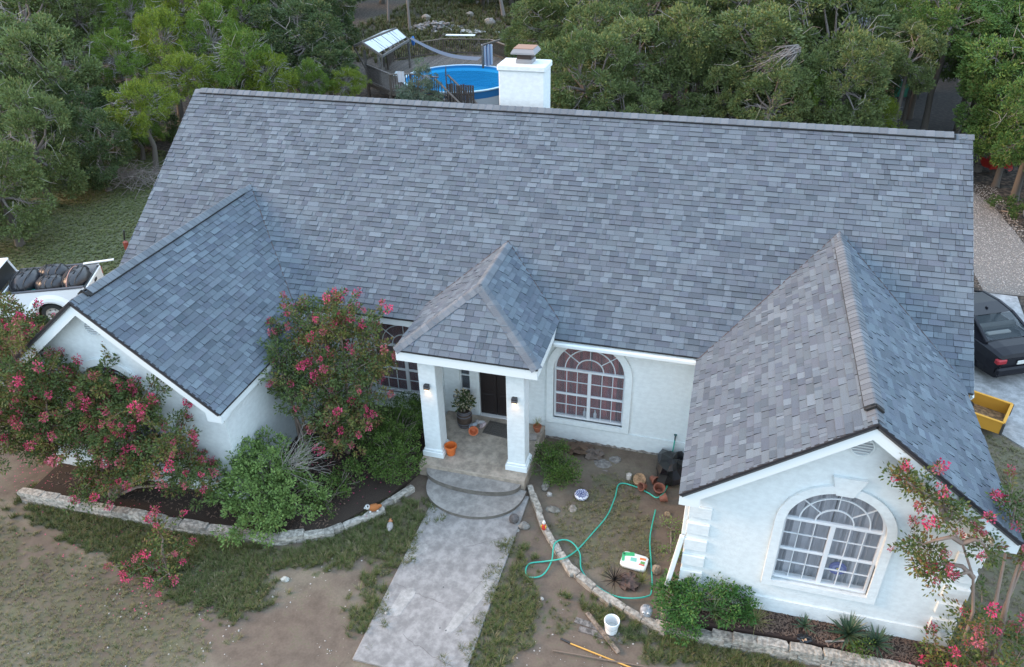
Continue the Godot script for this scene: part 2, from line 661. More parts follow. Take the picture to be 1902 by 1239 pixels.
func build_roof(eye: Vector3) -> void:
	var b := MB.new()
	deck(b, Vector3(RX0, RE, RD), Vector3(RX1, RE, RD), Vector3(RX1, RH, 0), Vector3(RX0, RH, 0))
	deck(b, Vector3(RX1, RE, -RD), Vector3(RX0, RE, -RD), Vector3(RX0, RH, 0), Vector3(RX1, RH, 0))
	deck(b, Vector3(LX + LW, LE, LZ), Vector3(LX + LW, LE, zm(LE)), Vector3(LX, LH, zm(LH)), Vector3(LX, LH, LZ))
	deck(b, Vector3(LX - LW, LE, zm(LE)), Vector3(LX - LW, LE, LZ), Vector3(LX, LH, LZ), Vector3(LX, LH, zm(LH)))
	deck(b, Vector3(GX - GW, GE, zm(GE)), Vector3(GX - GW, GE, GZ), Vector3(GX, GH, GZ), Vector3(GX, GH, zm(GH)))
	deck(b, Vector3(GX + GW2, GE2, GZ), Vector3(GX + GW2, GE2, zm(GE2)), Vector3(GX, GH, zm(GH)), Vector3(GX, GH, GZ))
	deck(b, Vector3(PX - PW, PE, zm(PE)), Vector3(PX - PW, PE, PZ), Vector3(PX, PH, PA), Vector3(PX, PH, zm(PH)))
	deck(b, Vector3(PX + PW, PE, PZ), Vector3(PX + PW, PE, zm(PE)), Vector3(PX, PH, zm(PH)), Vector3(PX, PH, PA))
	deck(b, Vector3(PX - PW, PE, PZ), Vector3(PX + PW, PE, PZ), Vector3(PX, PH, PA), Vector3(PX, PH, PA))
	roof = part("roof", b, "shingle", house)
	var S := sqrt(RD * RD + (RH - RE) ** 2)
	shingle_plane(Vector3(RX0, RE, RD), Vector3.RIGHT, Vector3(0, RH - RE, -RD), PackedVector2Array([Vector2(0, 0), Vector2(RX1 - RX0, 0), Vector2(RX1 - RX0, S), Vector2(0, S)]), eye)
	shingle_plane(Vector3(RX1, RE, -RD), Vector3.LEFT, Vector3(0, RH - RE, RD), PackedVector2Array([Vector2(0, 0), Vector2(RX1 - RX0, 0), Vector2(RX1 - RX0, S), Vector2(0, S)]), eye)
	S = sqrt(LW * LW + (LH - LE) ** 2)
	var B := Vector3.BACK
	var F := Vector3.FORWARD
	shingle_plane(Vector3(LX + LW, LE, LZ), F, Vector3(-LW, LH - LE, 0), PackedVector2Array([Vector2(0, 0), Vector2(LZ - zm(LE) + 0.1, 0), Vector2(LZ - zm(LH) + 0.1, S), Vector2(0, S)]), eye)
	shingle_plane(Vector3(LX - LW, LE, zm(LH)), B, Vector3(LW, LH - LE, 0), PackedVector2Array([Vector2(zm(LE) - zm(LH) - 0.1, 0), Vector2(LZ - zm(LH), 0), Vector2(LZ - zm(LH), S), Vector2(0, S)]), eye)
	S = sqrt(GW * GW + (GH - GE) ** 2)
	shingle_plane(Vector3(GX - GW, GE, zm(GH)), B, Vector3(GW, GH - GE, 0), PackedVector2Array([Vector2(zm(GE) - zm(GH) - 0.1, 0), Vector2(GZ - zm(GH), 0), Vector2(GZ - zm(GH), S), Vector2(0, S)]), eye)
	S = sqrt(GW2 * GW2 + (GH - GE2) ** 2)
	shingle_plane(Vector3(GX + GW2, GE2, GZ), F, Vector3(-GW2, GH - GE2, 0), PackedVector2Array([Vector2(0, 0), Vector2(GZ - zm(GE2) + 0.1, 0), Vector2(GZ - zm(GH), S), Vector2(0, S)]), eye)
	S = sqrt(PW * PW + (PH - PE) ** 2)
	shingle_plane(Vector3(PX - PW, PE, zm(PH)), B, Vector3(PW, PH - PE, 0), PackedVector2Array([Vector2(zm(PE) - zm(PH), 0), Vector2(PZ - zm(PH), 0), Vector2(PA - zm(PH), S), Vector2(0, S)]), eye)
	shingle_plane(Vector3(PX + PW, PE, PZ), F, Vector3(-PW, PH - PE, 0), PackedVector2Array([Vector2(0, 0), Vector2(PZ - zm(PE), 0), Vector2(PZ - zm(PH), S), Vector2(PZ - PA, S)]), eye)
	S = sqrt((PZ - PA) ** 2 + (PH - PE) ** 2)
	shingle_plane(Vector3(PX - PW, PE, PZ), Vector3.RIGHT, Vector3(0, PH - PE, PA - PZ), PackedVector2Array([Vector2(0, 0), Vector2(2 * PW, 0), Vector2(PW, S)]), eye)
	tabs.sort_custom(func(p, q): return p.s > q.s)
	var rest := MB.new()
	for k in tabs.size():
		if k < 300:
			var m := MB.new()
			emit_tab(m, tabs[k])
			part("shingle", m, "shingle", roof)
		else:
			emit_tab(rest, tabs[k])
	part("shingles", rest, "shingle", roof).set_meta("kind", "stuff")
	# caps and vents
	var f1 := Vector3(0, RE - RH, RD).normalized()
	var f2 := Vector3(0, RE - RH, -RD).normalized()
	var ra := Vector3(RX1, RH, 0)
	var rb := Vector3(RX0, RH, 0)
	ridge_vent(rb, ra, f1, f2, 0.22, RX1 - RX0 - 0.36)
	ridge_caps(rb, ra, f1, f2, 0.052, 0.2, RX1 - RX0 - 0.34, 0.205)
	ridge_caps(rb, ra, f1, f2, 0.012, 0.0, 0.2, 0.2)
	ridge_caps(rb, ra, f1, f2, 0.012, RX1 - RX0 - 0.36, RX1 - RX0, 0.18)
	var l1 := Vector3(LW, LE - LH, 0).normalized()
	var l2 := Vector3(-LW, LE - LH, 0).normalized()
	var la := Vector3(LX, LH, zm(LH))
	var lb := Vector3(LX, LH, LZ)
	var ll := la.distance_to(lb)
	ridge_vent(la, lb, l1, l2, 0.55, ll - 0.42)
	ridge_caps(la, lb, l1, l2, 0.052, 0.45, ll - 0.4)
	ridge_caps(la, lb, l1, l2, 0.012, 0.0, 0.45)
	ridge_caps(la, lb, l1, l2, 0.012, ll - 0.42, ll)
	var g1 := Vector3(GW, GE - GH, 0).normalized()
	var g2 := Vector3(-GW, GE - GH, 0).normalized()
	var ga := Vector3(GX, GH, zm(GH))
	var gb := Vector3(GX, GH, GZ)
	var gl := ga.distance_to(gb)
	ridge_vent(ga, gb, g1, g2, 0.75, gl - 0.42)
	ridge_caps(ga, gb, g1, g2, 0.052, 0.62, gl - 0.4)
	ridge_caps(ga, gb, g1, g2, 0.012, 0.0, 0.62)
	ridge_caps(ga, gb, g1, g2, 0.012, gl - 0.42, gl)
	for e in [[gb, g1, g2], [lb, l1, l2]]:      # dark front lip of the raised vent
		var m2 := MB.new()
		for j in [1, 2]:
			m2.bar(e[0] + Vector3(0, 0.055, -0.392), e[0] + e[j] * 0.165 + Vector3(0, 0.05, -0.392), 0.03, 0.04, Color(0.012, 0.012, 0.014))
		part("vent_end", m2, "plain", roof)
	var p1 := Vector3(PW, PE - PH, 0).normalized()
	var p2 := Vector3(-PW, PE - PH, 0).normalized()
	var p3 := Vector3(0, PE - PH, PZ - PA).normalized()
	var pa := Vector3(PX, PH, zm(PH))
	var pb := Vector3(PX, PH, PA)
	ridge_caps(pb, pa, p1, p2, 0.014, 0.0, pa.distance_to(pb))
	for sg in [-1.0, 1.0]:
		var corner := Vector3(PX + sg * PW, PE, PZ)
		var d := (corner - pb).normalized()
		var side: Vector3 = p1 if sg > 0 else p2
		var a1: Vector3 = (side - d * side.dot(d)).normalized()
		# directions in each plane square to the hip
		var nside := Vector3(sg * (PH - PE), PW, 0).normalized()
		var nfront := Vector3(0, PZ - PA, PH - PE).normalized()
		var e1 := nside.cross(d).normalized()
		if e1.y > 0.0 or e1.dot(Vector3(sg, 0, -0.6)) < 0.0:
			e1 = -e1
		var e2 := nfront.cross(d).normalized()
		if e2.dot(Vector3(-sg, 0, 0.3)) < 0.0:
			e2 = -e2
		ridge_caps(corner, pb, e1, e2, 0.014, 0.0, corner.distance_to(pb))
	# thin cut line along the valleys
	for e in [[Vector3(LX, LH, zm(LH)), Vector3(LX + LW, LE, zm(LE))], [Vector3(GX, GH, zm(GH)), Vector3(GX - GW, GE, zm(GE))], [Vector3(GX, GH, zm(GH)), Vector3(GX + GW2, GE2, zm(GE2))], [Vector3(PX, PH, zm(PH)), Vector3(PX - PW, PE, zm(PE))], [Vector3(PX, PH, zm(PH)), Vector3(PX + PW, PE, zm(PE))]]:
		var vm := MB.new()
		vm.bar(e[0] + Vector3(0, 0.012, 0), e[1] + Vector3(0, 0.012, 0), 0.022, 0.016, Color(0.06, 0.045, 0.045))
		part("valley_flashing", vm, "plain", roof)

func gable_trim(x: float, h: float, wl: float, el: float, wr: float, er: float, z: float, wall_z: float) -> void:
	var m := MB.new()
	var dn := 0.07
	var wd := 0.27
	var ml := (h - el) / wl
	var mr := (h - er) / wr
	var pl := PackedVector2Array([Vector2(x - wl, el - dn), Vector2(x, h - dn), Vector2(x + wr, er - dn), Vector2(x + wr, er - dn - 0.2), Vector2(x + wr - 0.36, er - dn - 0.2), Vector2(x + wr - 0.36, er - dn - wd + 0.36 * mr), Vector2(x, h - dn - wd), Vector2(x - wl + 0.36, el - dn - wd + 0.36 * ml), Vector2(x - wl + 0.36, el - dn - 0.2), Vector2(x - wl, el - dn - 0.2)])
	m.slab(pl, Transform3D(Basis(), Vector3(0, 0, z - 0.03)), 0.04, WHITE)
	part("rake_board", m, "plain", house)
	m = MB.new()      # boxed eave returns behind the rake ends
	m.box(Vector3(x - wl + 0.18, el - dn - 0.1, (z - 0.075 + wall_z) * 0.5), Vector3(0.35, 0.19, z - 0.075 - wall_z), WHITE, 0.006)
	m.box(Vector3(x + wr - 0.18, er - dn - 0.1, (z - 0.075 + wall_z) * 0.5), Vector3(0.35, 0.19, z - 0.075 - wall_z), WHITE, 0.006)
	# soffit strips along the rakes
	for e in [[Vector3(x - wl, el - 0.12, 0), Vector3(x, h - 0.12, 0)], [Vector3(x, h - 0.12, 0), Vector3(x + wr, er - 0.12, 0)]]:
		m.qo(e[0] + Vector3(0, 0, z - 0.07), e[1] + Vector3(0, 0, z - 0.07), e[1] + Vector3(0, 0, wall_z - 0.02), e[0] + Vector3(0, 0, wall_z - 0.02), Vector3(x, 20, z), WHITE)
	part("soffit", m, "plain", house)
	m = MB.new()
	for e in [[Vector3(x - wl, el, z), Vector3(x, h, z)], [Vector3(x, h, z), Vector3(x + wr, er, z)]]:
		m.bar(e[0] + Vector3(0, -0.022, -0.012), e[1] + Vector3(0, -0.022, -0.012), 0.045, 0.05, Color(0.015, 0.015, 0.017), 0.004)
	part("drip_edge", m, "plain", house)

func arc(c: Vector2, r: float, a0: float, a1: float, k := 18) -> PackedVector2Array:
	var o := PackedVector2Array()
	for j in k + 1:
		var g := lerpf(a0, a1, float(j) / k)
		o.append(c + Vector2(cos(g), sin(g)) * r)
	return o

# half of a wall with the left or right half of an arched opening cut from it: outline from the sill corner up to the crown
func wall_half(outer: PackedVector2Array, xc: float, sill: float, spring: float, r: float, sg: float) -> PackedVector2Array:
	var o := PackedVector2Array(outer)      # runs from (xc, top) round the outside to (xc, bottom)
	o.append(Vector2(xc, sill))
	o.append(Vector2(xc + sg * r, sill))
	o.append_array(arc(Vector2(xc, spring), r, 0.0 if sg > 0 else PI, PI / 2))
	return o

func arch_window(xc: float, sill: float, spring: float, r: float, z: float, curtain: Color, trim: float) -> void:
	var tr := MB.new()
	for sg in [-1.0, 1.0]:
		var pl := PackedVector2Array([Vector2(xc, sill - trim * 0.85), Vector2(xc + sg * (r + trim), sill - trim * 0.85)])
		pl.append_array(arc(Vector2(xc, spring), r + trim, 0.0 if sg > 0 else PI, PI / 2))
		var inn := arc(Vector2(xc, spring), r, 0.0 if sg > 0 else PI, PI / 2)
		inn.reverse()
		pl.append_array(inn)
		pl.append(Vector2(xc + sg * r, sill))
		pl.append(Vector2(xc, sill))
		tr.slab(pl, Transform3D(Basis(), Vector3(0, 0, z + 0.065)), 0.065, WHITE, false)
		# reveal
		var edge := PackedVector2Array([Vector2(xc, sill), Vector2(xc + sg * r, sill)])
		edge.append_array(arc(Vector2(xc, spring), r, 0.0 if sg > 0 else PI, PI / 2))
		for k in edge.size() - 1:
			tr.q(Vector3(edge[k].x, edge[k].y, z + 0.001), Vector3(edge[k + 1].x, edge[k + 1].y, z + 0.001), Vector3(edge[k + 1].x, edge[k + 1].y, z - 0.12), Vector3(edge[k].x, edge[k].y, z - 0.12), WHITE)
	part("window_trim", tr, "stucco", house)
	var fz := z - 0.075
	var wc := Color(0.60, 0.63, 0.65)
	var fr := MB.new()
	for sg in [-1.0, 1.0]:
		var pl := PackedVector2Array([Vector2(xc, sill), Vector2(xc + sg * r, sill)])
		pl.append_array(arc(Vector2(xc, spring), r, 0.0 if sg > 0 else PI, PI / 2))
		var inn := arc(Vector2(xc, spring), r - 0.045, 0.0 if sg > 0 else PI, PI / 2)
		inn.reverse()
		pl.append_array(inn)
		pl.append(Vector2(xc + sg * (r - 0.045), sill + 0.05))
		pl.append(Vector2(xc, sill + 0.05))
		fr.slab(pl, Transform3D(Basis(), Vector3(0, 0, fz + 0.03)), 0.06, wc, false)
	var win := part("window", fr, "satin", house)
	var b := MB.new()
	b.box(Vector3(xc, (sill + spring) * 0.5, fz), Vector3(0.085, spring - sill - 0.06, 0.062), wc, 0.006)
	part("mullion", b, "satin", win)
	b = MB.new()
	b.box(Vector3(xc, spring, fz + 0.003), Vector3(2 * r - 0.06, 0.055, 0.07), wc, 0.006)
	part("transom", b, "satin", win)
	var mid := (sill + spring) * 0.5
	for sg in [-1.0, 1.0]:
		b = MB.new()
		b.box(Vector3(xc + sg * r * 0.5, mid, fz + 0.001), Vector3(r - 0.09, 0.05, 0.05), wc, 0.005)
		part("meeting_rail", b, "satin", win)
	var iw := (r - 0.045 - 0.0425) / 3.0
	var ih := (spring - sill - 0.05) / 4.0
	var x0 := [xc - r + 0.045, xc + 0.0425]
	for s in 2:
		for k in [1, 2]:
			b = MB.new()
			b.box(Vector3(x0[s] + iw * k, (sill + spring) * 0.5, fz), Vector3(0.014, spring - sill - 0.06, 0.028), wc)
			part("muntin", b, "satin", win)
		for k in [1, 3]:
			b = MB.new()
			b.box(Vector3(x0[s] + iw * 1.5, sill + 0.05 + ih * k, fz + 0.002), Vector3(iw * 3.0, 0.014, 0.024), wc)
			part("muntin", b, "satin", win)
		for kx in 3:
			for ky in 4:
				b = MB.new()
				var a := Vector3(x0[s] + iw * kx + 0.006, sill + 0.05 + ih * ky + 0.006, fz - 0.004)
				b.q(a, a + Vector3(iw - 0.012, 0, 0), a + Vector3(iw - 0.012, ih - 0.012, 0), a + Vector3(0, ih - 0.012, 0), Color.WHITE)
				part("pane", b, "glass", win)
	var c := Vector2(xc, spring + 0.02)
	for rr in [r * 0.38, r * 0.70]:
		b = MB.new()
		var outer := arc(c, rr + 0.011, 0, PI, 28)
		var inner := arc(c, rr - 0.011, PI, 0, 28)
		outer.append_array(inner)
		b.slab(outer, Transform3D(Basis(), Vector3(0, 0, fz + 0.013)), 0.026, wc, false)
		part("curved_muntin", b, "satin", win)
	var angs := [0.0, deg_to_rad(38), PI / 2, deg_to_rad(142), PI]
	for k in [1, 2, 3]:
		var dir := Vector3(cos(angs[k]), sin(angs[k]), 0)
		b = MB.new()
		b.bar(Vector3(c.x, c.y, fz) + dir * (r * 0.38 + 0.01), Vector3(c.x, c.y, fz) + dir * (r - 0.05), 0.015, 0.022, wc, 0.0, Vector3.BACK)
		part("muntin", b, "satin", win)
	var disc := arc(c, r * 0.38 - 0.012, 0, PI, 16)
	b = MB.new()
	b.slab(disc, Transform3D(Basis(), Vector3(0, 0, fz - 0.004)), 0.0, Color.WHITE)
	part("pane", b, "glass", win)
	for k in 4:
		for ring in [[r * 0.38 + 0.012, r * 0.70 - 0.012], [r * 0.70 + 0.012, r - 0.046]]:
			var o := arc(c, ring[1], angs[k] + 0.015, angs[k + 1] - 0.015, 8)
			o.append_array(arc(c, ring[0], angs[k + 1] - 0.015, angs[k] + 0.015, 8))
			b = MB.new()
			b.slab(o, Transform3D(Basis(), Vector3(0, 0, fz - 0.004)), 0.0, Color.WHITE)
			part("pane", b, "glass", win)
	# pleated curtains inside, drawn to meet at the middle
	for sg in [-1.0, 1.0]:
		b = MB.new()
		var steps := 70
		for k in steps:
			var pts := []
			for e in [k, k + 1]:
				var x: float = xc + sg * (0.012 + (r + 0.08) * e / steps)
				var ph: float = e * 0.62 + sin(e * 0.37) * 1.6
				pts.append(Vector3(x, 0, z - 0.27 + 0.055 * sin(ph) + 0.02 * sin(ph * 2.3)))
			b.q(pts[0] + Vector3(0, sill - 0.1, 0), pts[1] + Vector3(0, sill - 0.1, 0), pts[1] + Vector3(0, spring + r + 0.1, 0), pts[0] + Vector3(0, spring + r + 0.1, 0), curtain)
		part("curtain", b, "cloth", win)

func wall_box(b: MB, x0: float, x1: float, y0: float, y1: float, z0: float, z1: float, col := WHITE) -> void:
	b.box(Vector3((x0 + x1) * 0.5, (y0 + y1) * 0.5, (z0 + z1) * 0.5), Vector3(x1 - x0, y1 - y0, z1 - z0), col)

func build_house(eye: Vector3) -> void:
	house = thing("house", "white stucco house with grey shingle roof, arched windows and a hipped front porch", "house")
	build_roof(eye)
	var B := MB.new()
	var I := Transform3D(Basis(), Vector3(0, 0, 0))
	var wz := 4.77      # main front wall
	var gz := 9.21      # right wing front wall
	var lz := 8.9       # left wing front wall
	var yb := -0.5
	# main front wall in pieces round its two windows and the door
	for w in [[0.365, 1.0, -0.6, 2.9], [-4.45, -6.95, -3.25, 2.9]]:
		var lo: float = minf(w[1], w[2])
		var hi: float = maxf(w[1], w[2])
		if w[0] > 0:
			lo = -0.75
			hi = 3.0
		for sg in [-1.0, 1.0]:
			var ex: float = lo if sg < 0 else hi
			B.slab(wall_half(PackedVector2Array([Vector2(w[0], 2.95), Vector2(ex, 2.95), Vector2(ex, yb), Vector2(w[0], yb)]), w[0], 0.40, 1.86, 0.875, sg), Transform3D(Basis(), Vector3(0, 0, wz)), 0.2, WHITE)
	wall_box(B, -3.25, -2.98, yb, 2.95, wz - 0.2, wz)
	wall_box(B, -2.98, -2.70, yb, 0.36, wz - 0.2, wz)
	wall_box(B, -2.98, -2.70, 2.15, 2.95, wz - 0.2, wz)
	wall_box(B, -2.70, -2.50, yb, 2.95, wz - 0.2, wz)
	wall_box(B, -2.50, -1.52, 2.15, 2.95, wz - 0.2, wz)
	wall_box(B, -2.50, -1.52, yb, 0.07, wz - 0.2, wz)
	wall_box(B, -1.52, -0.75, yb, 2.95, wz - 0.2, wz)
	# the other walls
	wall_box(B, -12.3, -12.1, yb, 3.0, -4.8, lz - 0.2)
	wall_box(B, 7.95, 8.15, yb, 3.0, -4.8, wz)
	wall_box(B, -12.1, 7.95, yb, 3.0, -4.8, -4.6)
	wall_box(B, 3.04, 3.24, yb, 2.98, wz, gz - 0.2)
	wall_box(B, 7.66, 7.86, yb, 3.2, wz, gz - 0.2)
	wall_box(B, -7.10, -6.90, yb, 2.7, wz, lz - 0.2)
	for sx in [[-12.3, Basis(Vector3(0, 0, 1), Vector3.UP, Vector3(-1, 0, 0))], [8.15, Basis(Vector3(0, 0, -1), Vector3.UP, Vector3(1, 0, 0))]]:
		B.slab(PackedVector2Array([Vector2(-5.05, 3.0), Vector2(5.05, 3.0), Vector2(0, 6.68)]), Transform3D(sx[1], Vector3(sx[0], 0, 0)), 0.1, WHITE)
	# right wing gable wall
	var top := func(x: float) -> float: return (GH - (GX - x) * (GH - GE) / GW if x < GX else GH - (x - GX) * (GH - GE2) / GW2) - 0.13
	var xc := 5.49
	B.slab(wall_half(PackedVector2Array([Vector2(xc, top.call(xc)), Vector2(3.04, top.call(3.04)), Vector2(3.04, yb), Vector2(xc, yb)]), xc, 0.96, 2.47, 0.83, -1), Transform3D(Basis(), Vector3(0, 0, gz)), 0.2, WHITE)
	B.slab(wall_half(PackedVector2Array([Vector2(xc, top.call(xc)), Vector2(GX, top.call(GX)), Vector2(7.86, top.call(7.86)), Vector2(7.86, yb), Vector2(xc, yb)]), xc, 0.96, 2.47, 0.83, 1), Transform3D(Basis(), Vector3(0, 0, gz)), 0.2, WHITE)
	# left wing gable wall, with an arched window mostly behind the flowers
	var ltop := func(x: float) -> float: return LH - absf(LX - x) * (LH - LE) / LW - 0.13
	for sg in [-1.0, 1.0]:
		var ex := -12.3 if sg < 0 else -6.9
		B.slab(wall_half(PackedVector2Array([Vector2(LX, ltop.call(LX)), Vector2(ex, ltop.call(ex)), Vector2(ex, yb), Vector2(LX, yb)]), LX, 0.96, 2.40, 0.83, sg), Transform3D(Basis(), Vector3(0, 0, lz)), 0.2, WHITE)
	part("wall", B, "stucco", house)
	# floors and partitions inside
	B = MB.new()
	wall_box(B, -12.1, 7.95, -0.2, -0.05, -4.6, wz - 0.2, Color(0.25, 0.2, 0.16))
	wall_box(B, 3.24, 7.66, 0.1, 0.2, wz, gz - 0.2, Color(0.25, 0.2, 0.16))
	wall_box(B, -12.1, -7.1, -0.2, -0.05, wz, lz - 0.2, Color(0.25, 0.2, 0.16))
	wall_box(B, -12.1, 7.95, -0.05, 2.9, 1.6, 1.7, Color(0.4, 0.38, 0.35))
	part("inner_wall", B, "plain", house)
	# lower wall band, a little proud
	for e in [[3.0, 7.9, 0.42, gz], [-0.72, 3.03, 0.22, wz]]:
		B = MB.new()
		wall_box(B, e[0], e[1], yb, e[2], e[3], e[3] + 0.032)
		part("plinth", B, "stucco", house)
	# soil splashed up the foot of the main wall
	B = MB.new()
	var sp := PackedVector2Array([Vector2(3.0, yb), Vector2(-0.70, yb)])
	var sx2 := -0.70
	while sx2 < 3.0:
		sp.append(Vector2(sx2, GROUND + 0.06 + rng.randf_range(0.0, 0.055)))
		sx2 += 0.06
	sp.append(Vector2(3.0, GROUND + 0.08))
	B.slab(sp, Transform3D(Basis(), Vector3(0, 0, wz + 0.035)), 0.0, Color(0.36, 0.32, 0.28))
	part("soil_splash", B, "stone", house)
	# corner blocks
	for k in 6:
		var y := 0.62 + k * 0.42
		for sx in [[3.035, 0.42], [7.865, -0.42]]:
			if k > 4 and sx[0] < 5:
				continue
			var q := MB.new()
			q.box(Vector3(sx[0] + sx[1] * 0.5 - signf(sx[1]) * 0.02, y, gz + 0.005), Vector3(0.42, 0.27, 0.09), WHITE, 0.012)
			part("quoin", q, "stucco", house)
	var ks := MB.new()
	ks.slab(PackedVector2Array([Vector2(5.25, 3.66), Vector2(5.79, 3.66), Vector2(5.64, 3.27), Vector2(5.36, 3.27)]), Transform3D(Basis(), Vector3(0, 0, gz + 0.075)), 0.075, WHITE)
	part("keystone", ks, "stucco", house)
	gable_trim(GX, GH, GW, GE, GW2, GE2, GZ, gz)
	gable_trim(LX, LH, LW, LE, LW, LE, LZ, lz)
	# round louvred gable vents
	for g in [Vector3(5.56, 4.33, gz), Vector3(LX, 4.18, lz)]:
		var v := MB.new()
		v.lathe([Vector2(0.19, 0.0), Vector2(0.19, 0.035), Vector2(0.165, 0.04), Vector2(0.165, 0.012)], 28, WHITE, Transform3D(Basis(Vector3.RIGHT, PI / 2), g))
		v.slab(arc(Vector2(), 0.166, 0, TAU, 24), Transform3D(Basis(), g + Vector3(0, 0, 0.012)), 0.0, Color(0.35, 0.36, 0.37))
		var vent := part("gable_vent", v, "plain", house)
		for k in 5:
			var s := MB.new()
			var dy := -0.11 + k * 0.055
			var hw := sqrt(0.16 * 0.16 - dy * dy)
			s.box(g + Vector3(0, dy, 0.026), Vector3(hw * 2, 0.034, 0.008), WHITE, 0.0, Basis(Vector3.RIGHT, 0.6))
			part("slat", s, "plain", vent)
	# eaves: fascia, gutter line and soffit
	for e in [[-6.72, PX - PW + 0.1, RE, RD - 0.05, RD - 0.02], [PX + PW - 0.1, GX - GW + 0.06, RE, RD - 0.05, RD - 0.02], [LX + LW - 0.05, LX + LW - 0.02, LE, zm(LE), LZ - 0.08], [LX - LW + 0.02, LX - LW + 0.05, LE, zm(LE), LZ - 0.08], [GX - GW + 0.02, GX - GW + 0.05, GE, zm(GE), GZ - 0.08], [GX + GW2 - 0.05, GX + GW2 - 0.02, GE2, zm(GE2), GZ - 0.08]]:
		B = MB.new()
		wall_box(B, e[0], e[1], e[2] - 0.23, e[2] - 0.055, e[3], e[4])
		part("fascia", B, "plain", house)
	B = MB.new()
	B.box(Vector3(1.2, RE - 0.135, RD + 0.03), Vector3(3.3, 0.11, 0.10), WHITE, 0.02)
	part("gutter", B, "plain", house)
	for e in [[-6.9, GX - GW, RE - 0.01, wz + 0.001, RD - 0.051], [LX + LW - 0.2, LX + LW - 0.051, LE, zm(LE), LZ - 0.5], [GX - GW + 0.051, 3.04, GE, zm(GE), GZ - 0.5], [7.86, GX + GW2 - 0.051, GE2, zm(GE2), GZ - 0.5]]:
		B = MB.new()
		wall_box(B, e[0], e[1], e[2] - 0.225, e[2] - 0.21, e[3], e[4])
		part("soffit", B, "plain", house)
	for sx in [RX0, RX1]:      # side rakes and dark edges of the main roof
		for sz in [1.0, -1.0]:
			B = MB.new()
			B.bar(Vector3(sx, RE - 0.14, sz * RD), Vector3(sx, RH - 0.14, 0), 0.03, 0.16, WHITE)
			part("rake_board", B, "plain", house)
	var dk := Color(0.02, 0.02, 0.022)
	for e in [[Vector3((RX0 + RX1) * 0.5, RE - 0.028, RD + 0.004), Vector3(RX1 - RX0, 0.035, 0.02)], [Vector3(LX + LW + 0.004, LE - 0.028, (LZ + zm(LE)) * 0.5), Vector3(0.02, 0.035, LZ - zm(LE) - 0.03)], [Vector3(PX, PE - 0.028, PZ + 0.004), Vector3(2 * PW, 0.035, 0.02)]]:
		B = MB.new()
		B.box(e[0], e[1], dk)
		part("drip_edge", B, "plain", house)
	# arched windows
	arch_window(0.365, 0.40, 1.86, 0.875, wz, Color(0.24, 0.04, 0.034), 0.17)
	arch_window(-4.45, 0.40, 1.86, 0.875, wz, Color(0.16, 0.05, 0.05), 0.17)
	arch_window(xc, 0.96, 2.47, 0.83, gz, Color(0.34, 0.345, 0.37), 0.16)
	arch_window(LX, 0.96, 2.40, 0.83, lz, Color(0.12, 0.1, 0.1), 0.16)
	# sidelight and double door
	B = MB.new()
	for e in [[-2.98, -2.955, 0.36, 2.15], [-2.725, -2.70, 0.36, 2.15]]:
		wall_box(B, e[0], e[1], e[2], e[3], wz - 0.12, wz - 0.04)
	for y in [0.36, 0.80, 1.24, 1.68, 2.125]:
		wall_box(B, -2.955, -2.725, y, y + 0.025, wz - 0.1, wz - 0.06)
	var sl := part("sidelight", B, "satin", house)
	for k in 4:
		var g := MB.new()
		var y0 := 0.385 + k * 0.44
		g.q(Vector3(-2.955, y0, wz - 0.08), Vector3(-2.725, y0, wz - 0.08), Vector3(-2.725, y0 + 0.415, wz - 0.08), Vector3(-2.955, y0 + 0.415, wz - 0.08), Color.WHITE)
		part("pane", g, "glass", sl)
	B = MB.new()
	wall_box(B, -2.50, -2.46, 0.07, 2.15, wz - 0.14, wz - 0.01)
	wall_box(B, -1.56, -1.52, 0.07, 2.15, wz - 0.14, wz - 0.01)
	wall_box(B, -2.46, -1.56, 2.11, 2.15, wz - 0.14, wz - 0.01)
	wall_box(B, -2.46, -1.56, 0.07, 0.10, wz - 0.14, wz + 0.02, Color(0.6, 0.6, 0.6))
	var dr := part("door", B, "satin", house)
	for s in 2:
		B = MB.new()
		var x0 := -2.458 + s * 0.45
		B.box(Vector3(x0 + 0.222, 1.105, wz - 0.09), Vector3(0.44, 1.99, 0.045), Color(0.016, 0.012, 0.012), 0.006)
		for y in [[0.2, 0.75], [0.85, 1.4], [1.5, 2.0]]:
			B.box(Vector3(x0 + 0.222, (y[0] + y[1]) * 0.5, wz - 0.066), Vector3(0.28, y[1] - y[0], 0.02), Color(0.018, 0.014, 0.014), 0.008)
		var lf := part("door_leaf", B, "satin", dr)
		if s == 1:
			lf.set_meta("label", "right dark door leaf half behind the column")
	# porch: slab, columns, beam
	B = MB.new()
	B.box(Vector3(-2.03, -0.21, 5.86), Vector3(2.64, 0.58, 2.14), Color(0.37, 0.31, 0.25), 0.012)
	part("porch_floor", B, "concrete", house)
	for x in [-3.08, -0.99]:
		B = MB.new()
		B.box(Vector3(x, 1.53, 6.39), Vector3(0.42, 2.90, 0.42), WHITE, 0.012)
		var col := part("column", B, "stucco", house)
		B = MB.new()
		B.box(Vector3(x, 0.16, 6.39), Vector3(0.53, 0.16, 0.53), WHITE, 0.012)
		B.box(Vector3(x, 0.27, 6.39), Vector3(0.48, 0.07, 0.48), WHITE, 0.02)
		part("column_base", B, "plain", col)
	for e in [[PX - PW + 0.02, PX + PW - 0.02, PZ - 0.05, PZ - 0.02], [PX - PW + 0.02, PX - PW + 0.05, wz, PZ - 0.051], [PX + PW - 0.05, PX + PW - 0.02, wz, PZ - 0.051]]:
		B = MB.new()
		wall_box(B, e[0], e[1], PE - 0.30, PE - 0.05, e[2], e[3])
		part("fascia", B, "plain", house)
	B = MB.new()
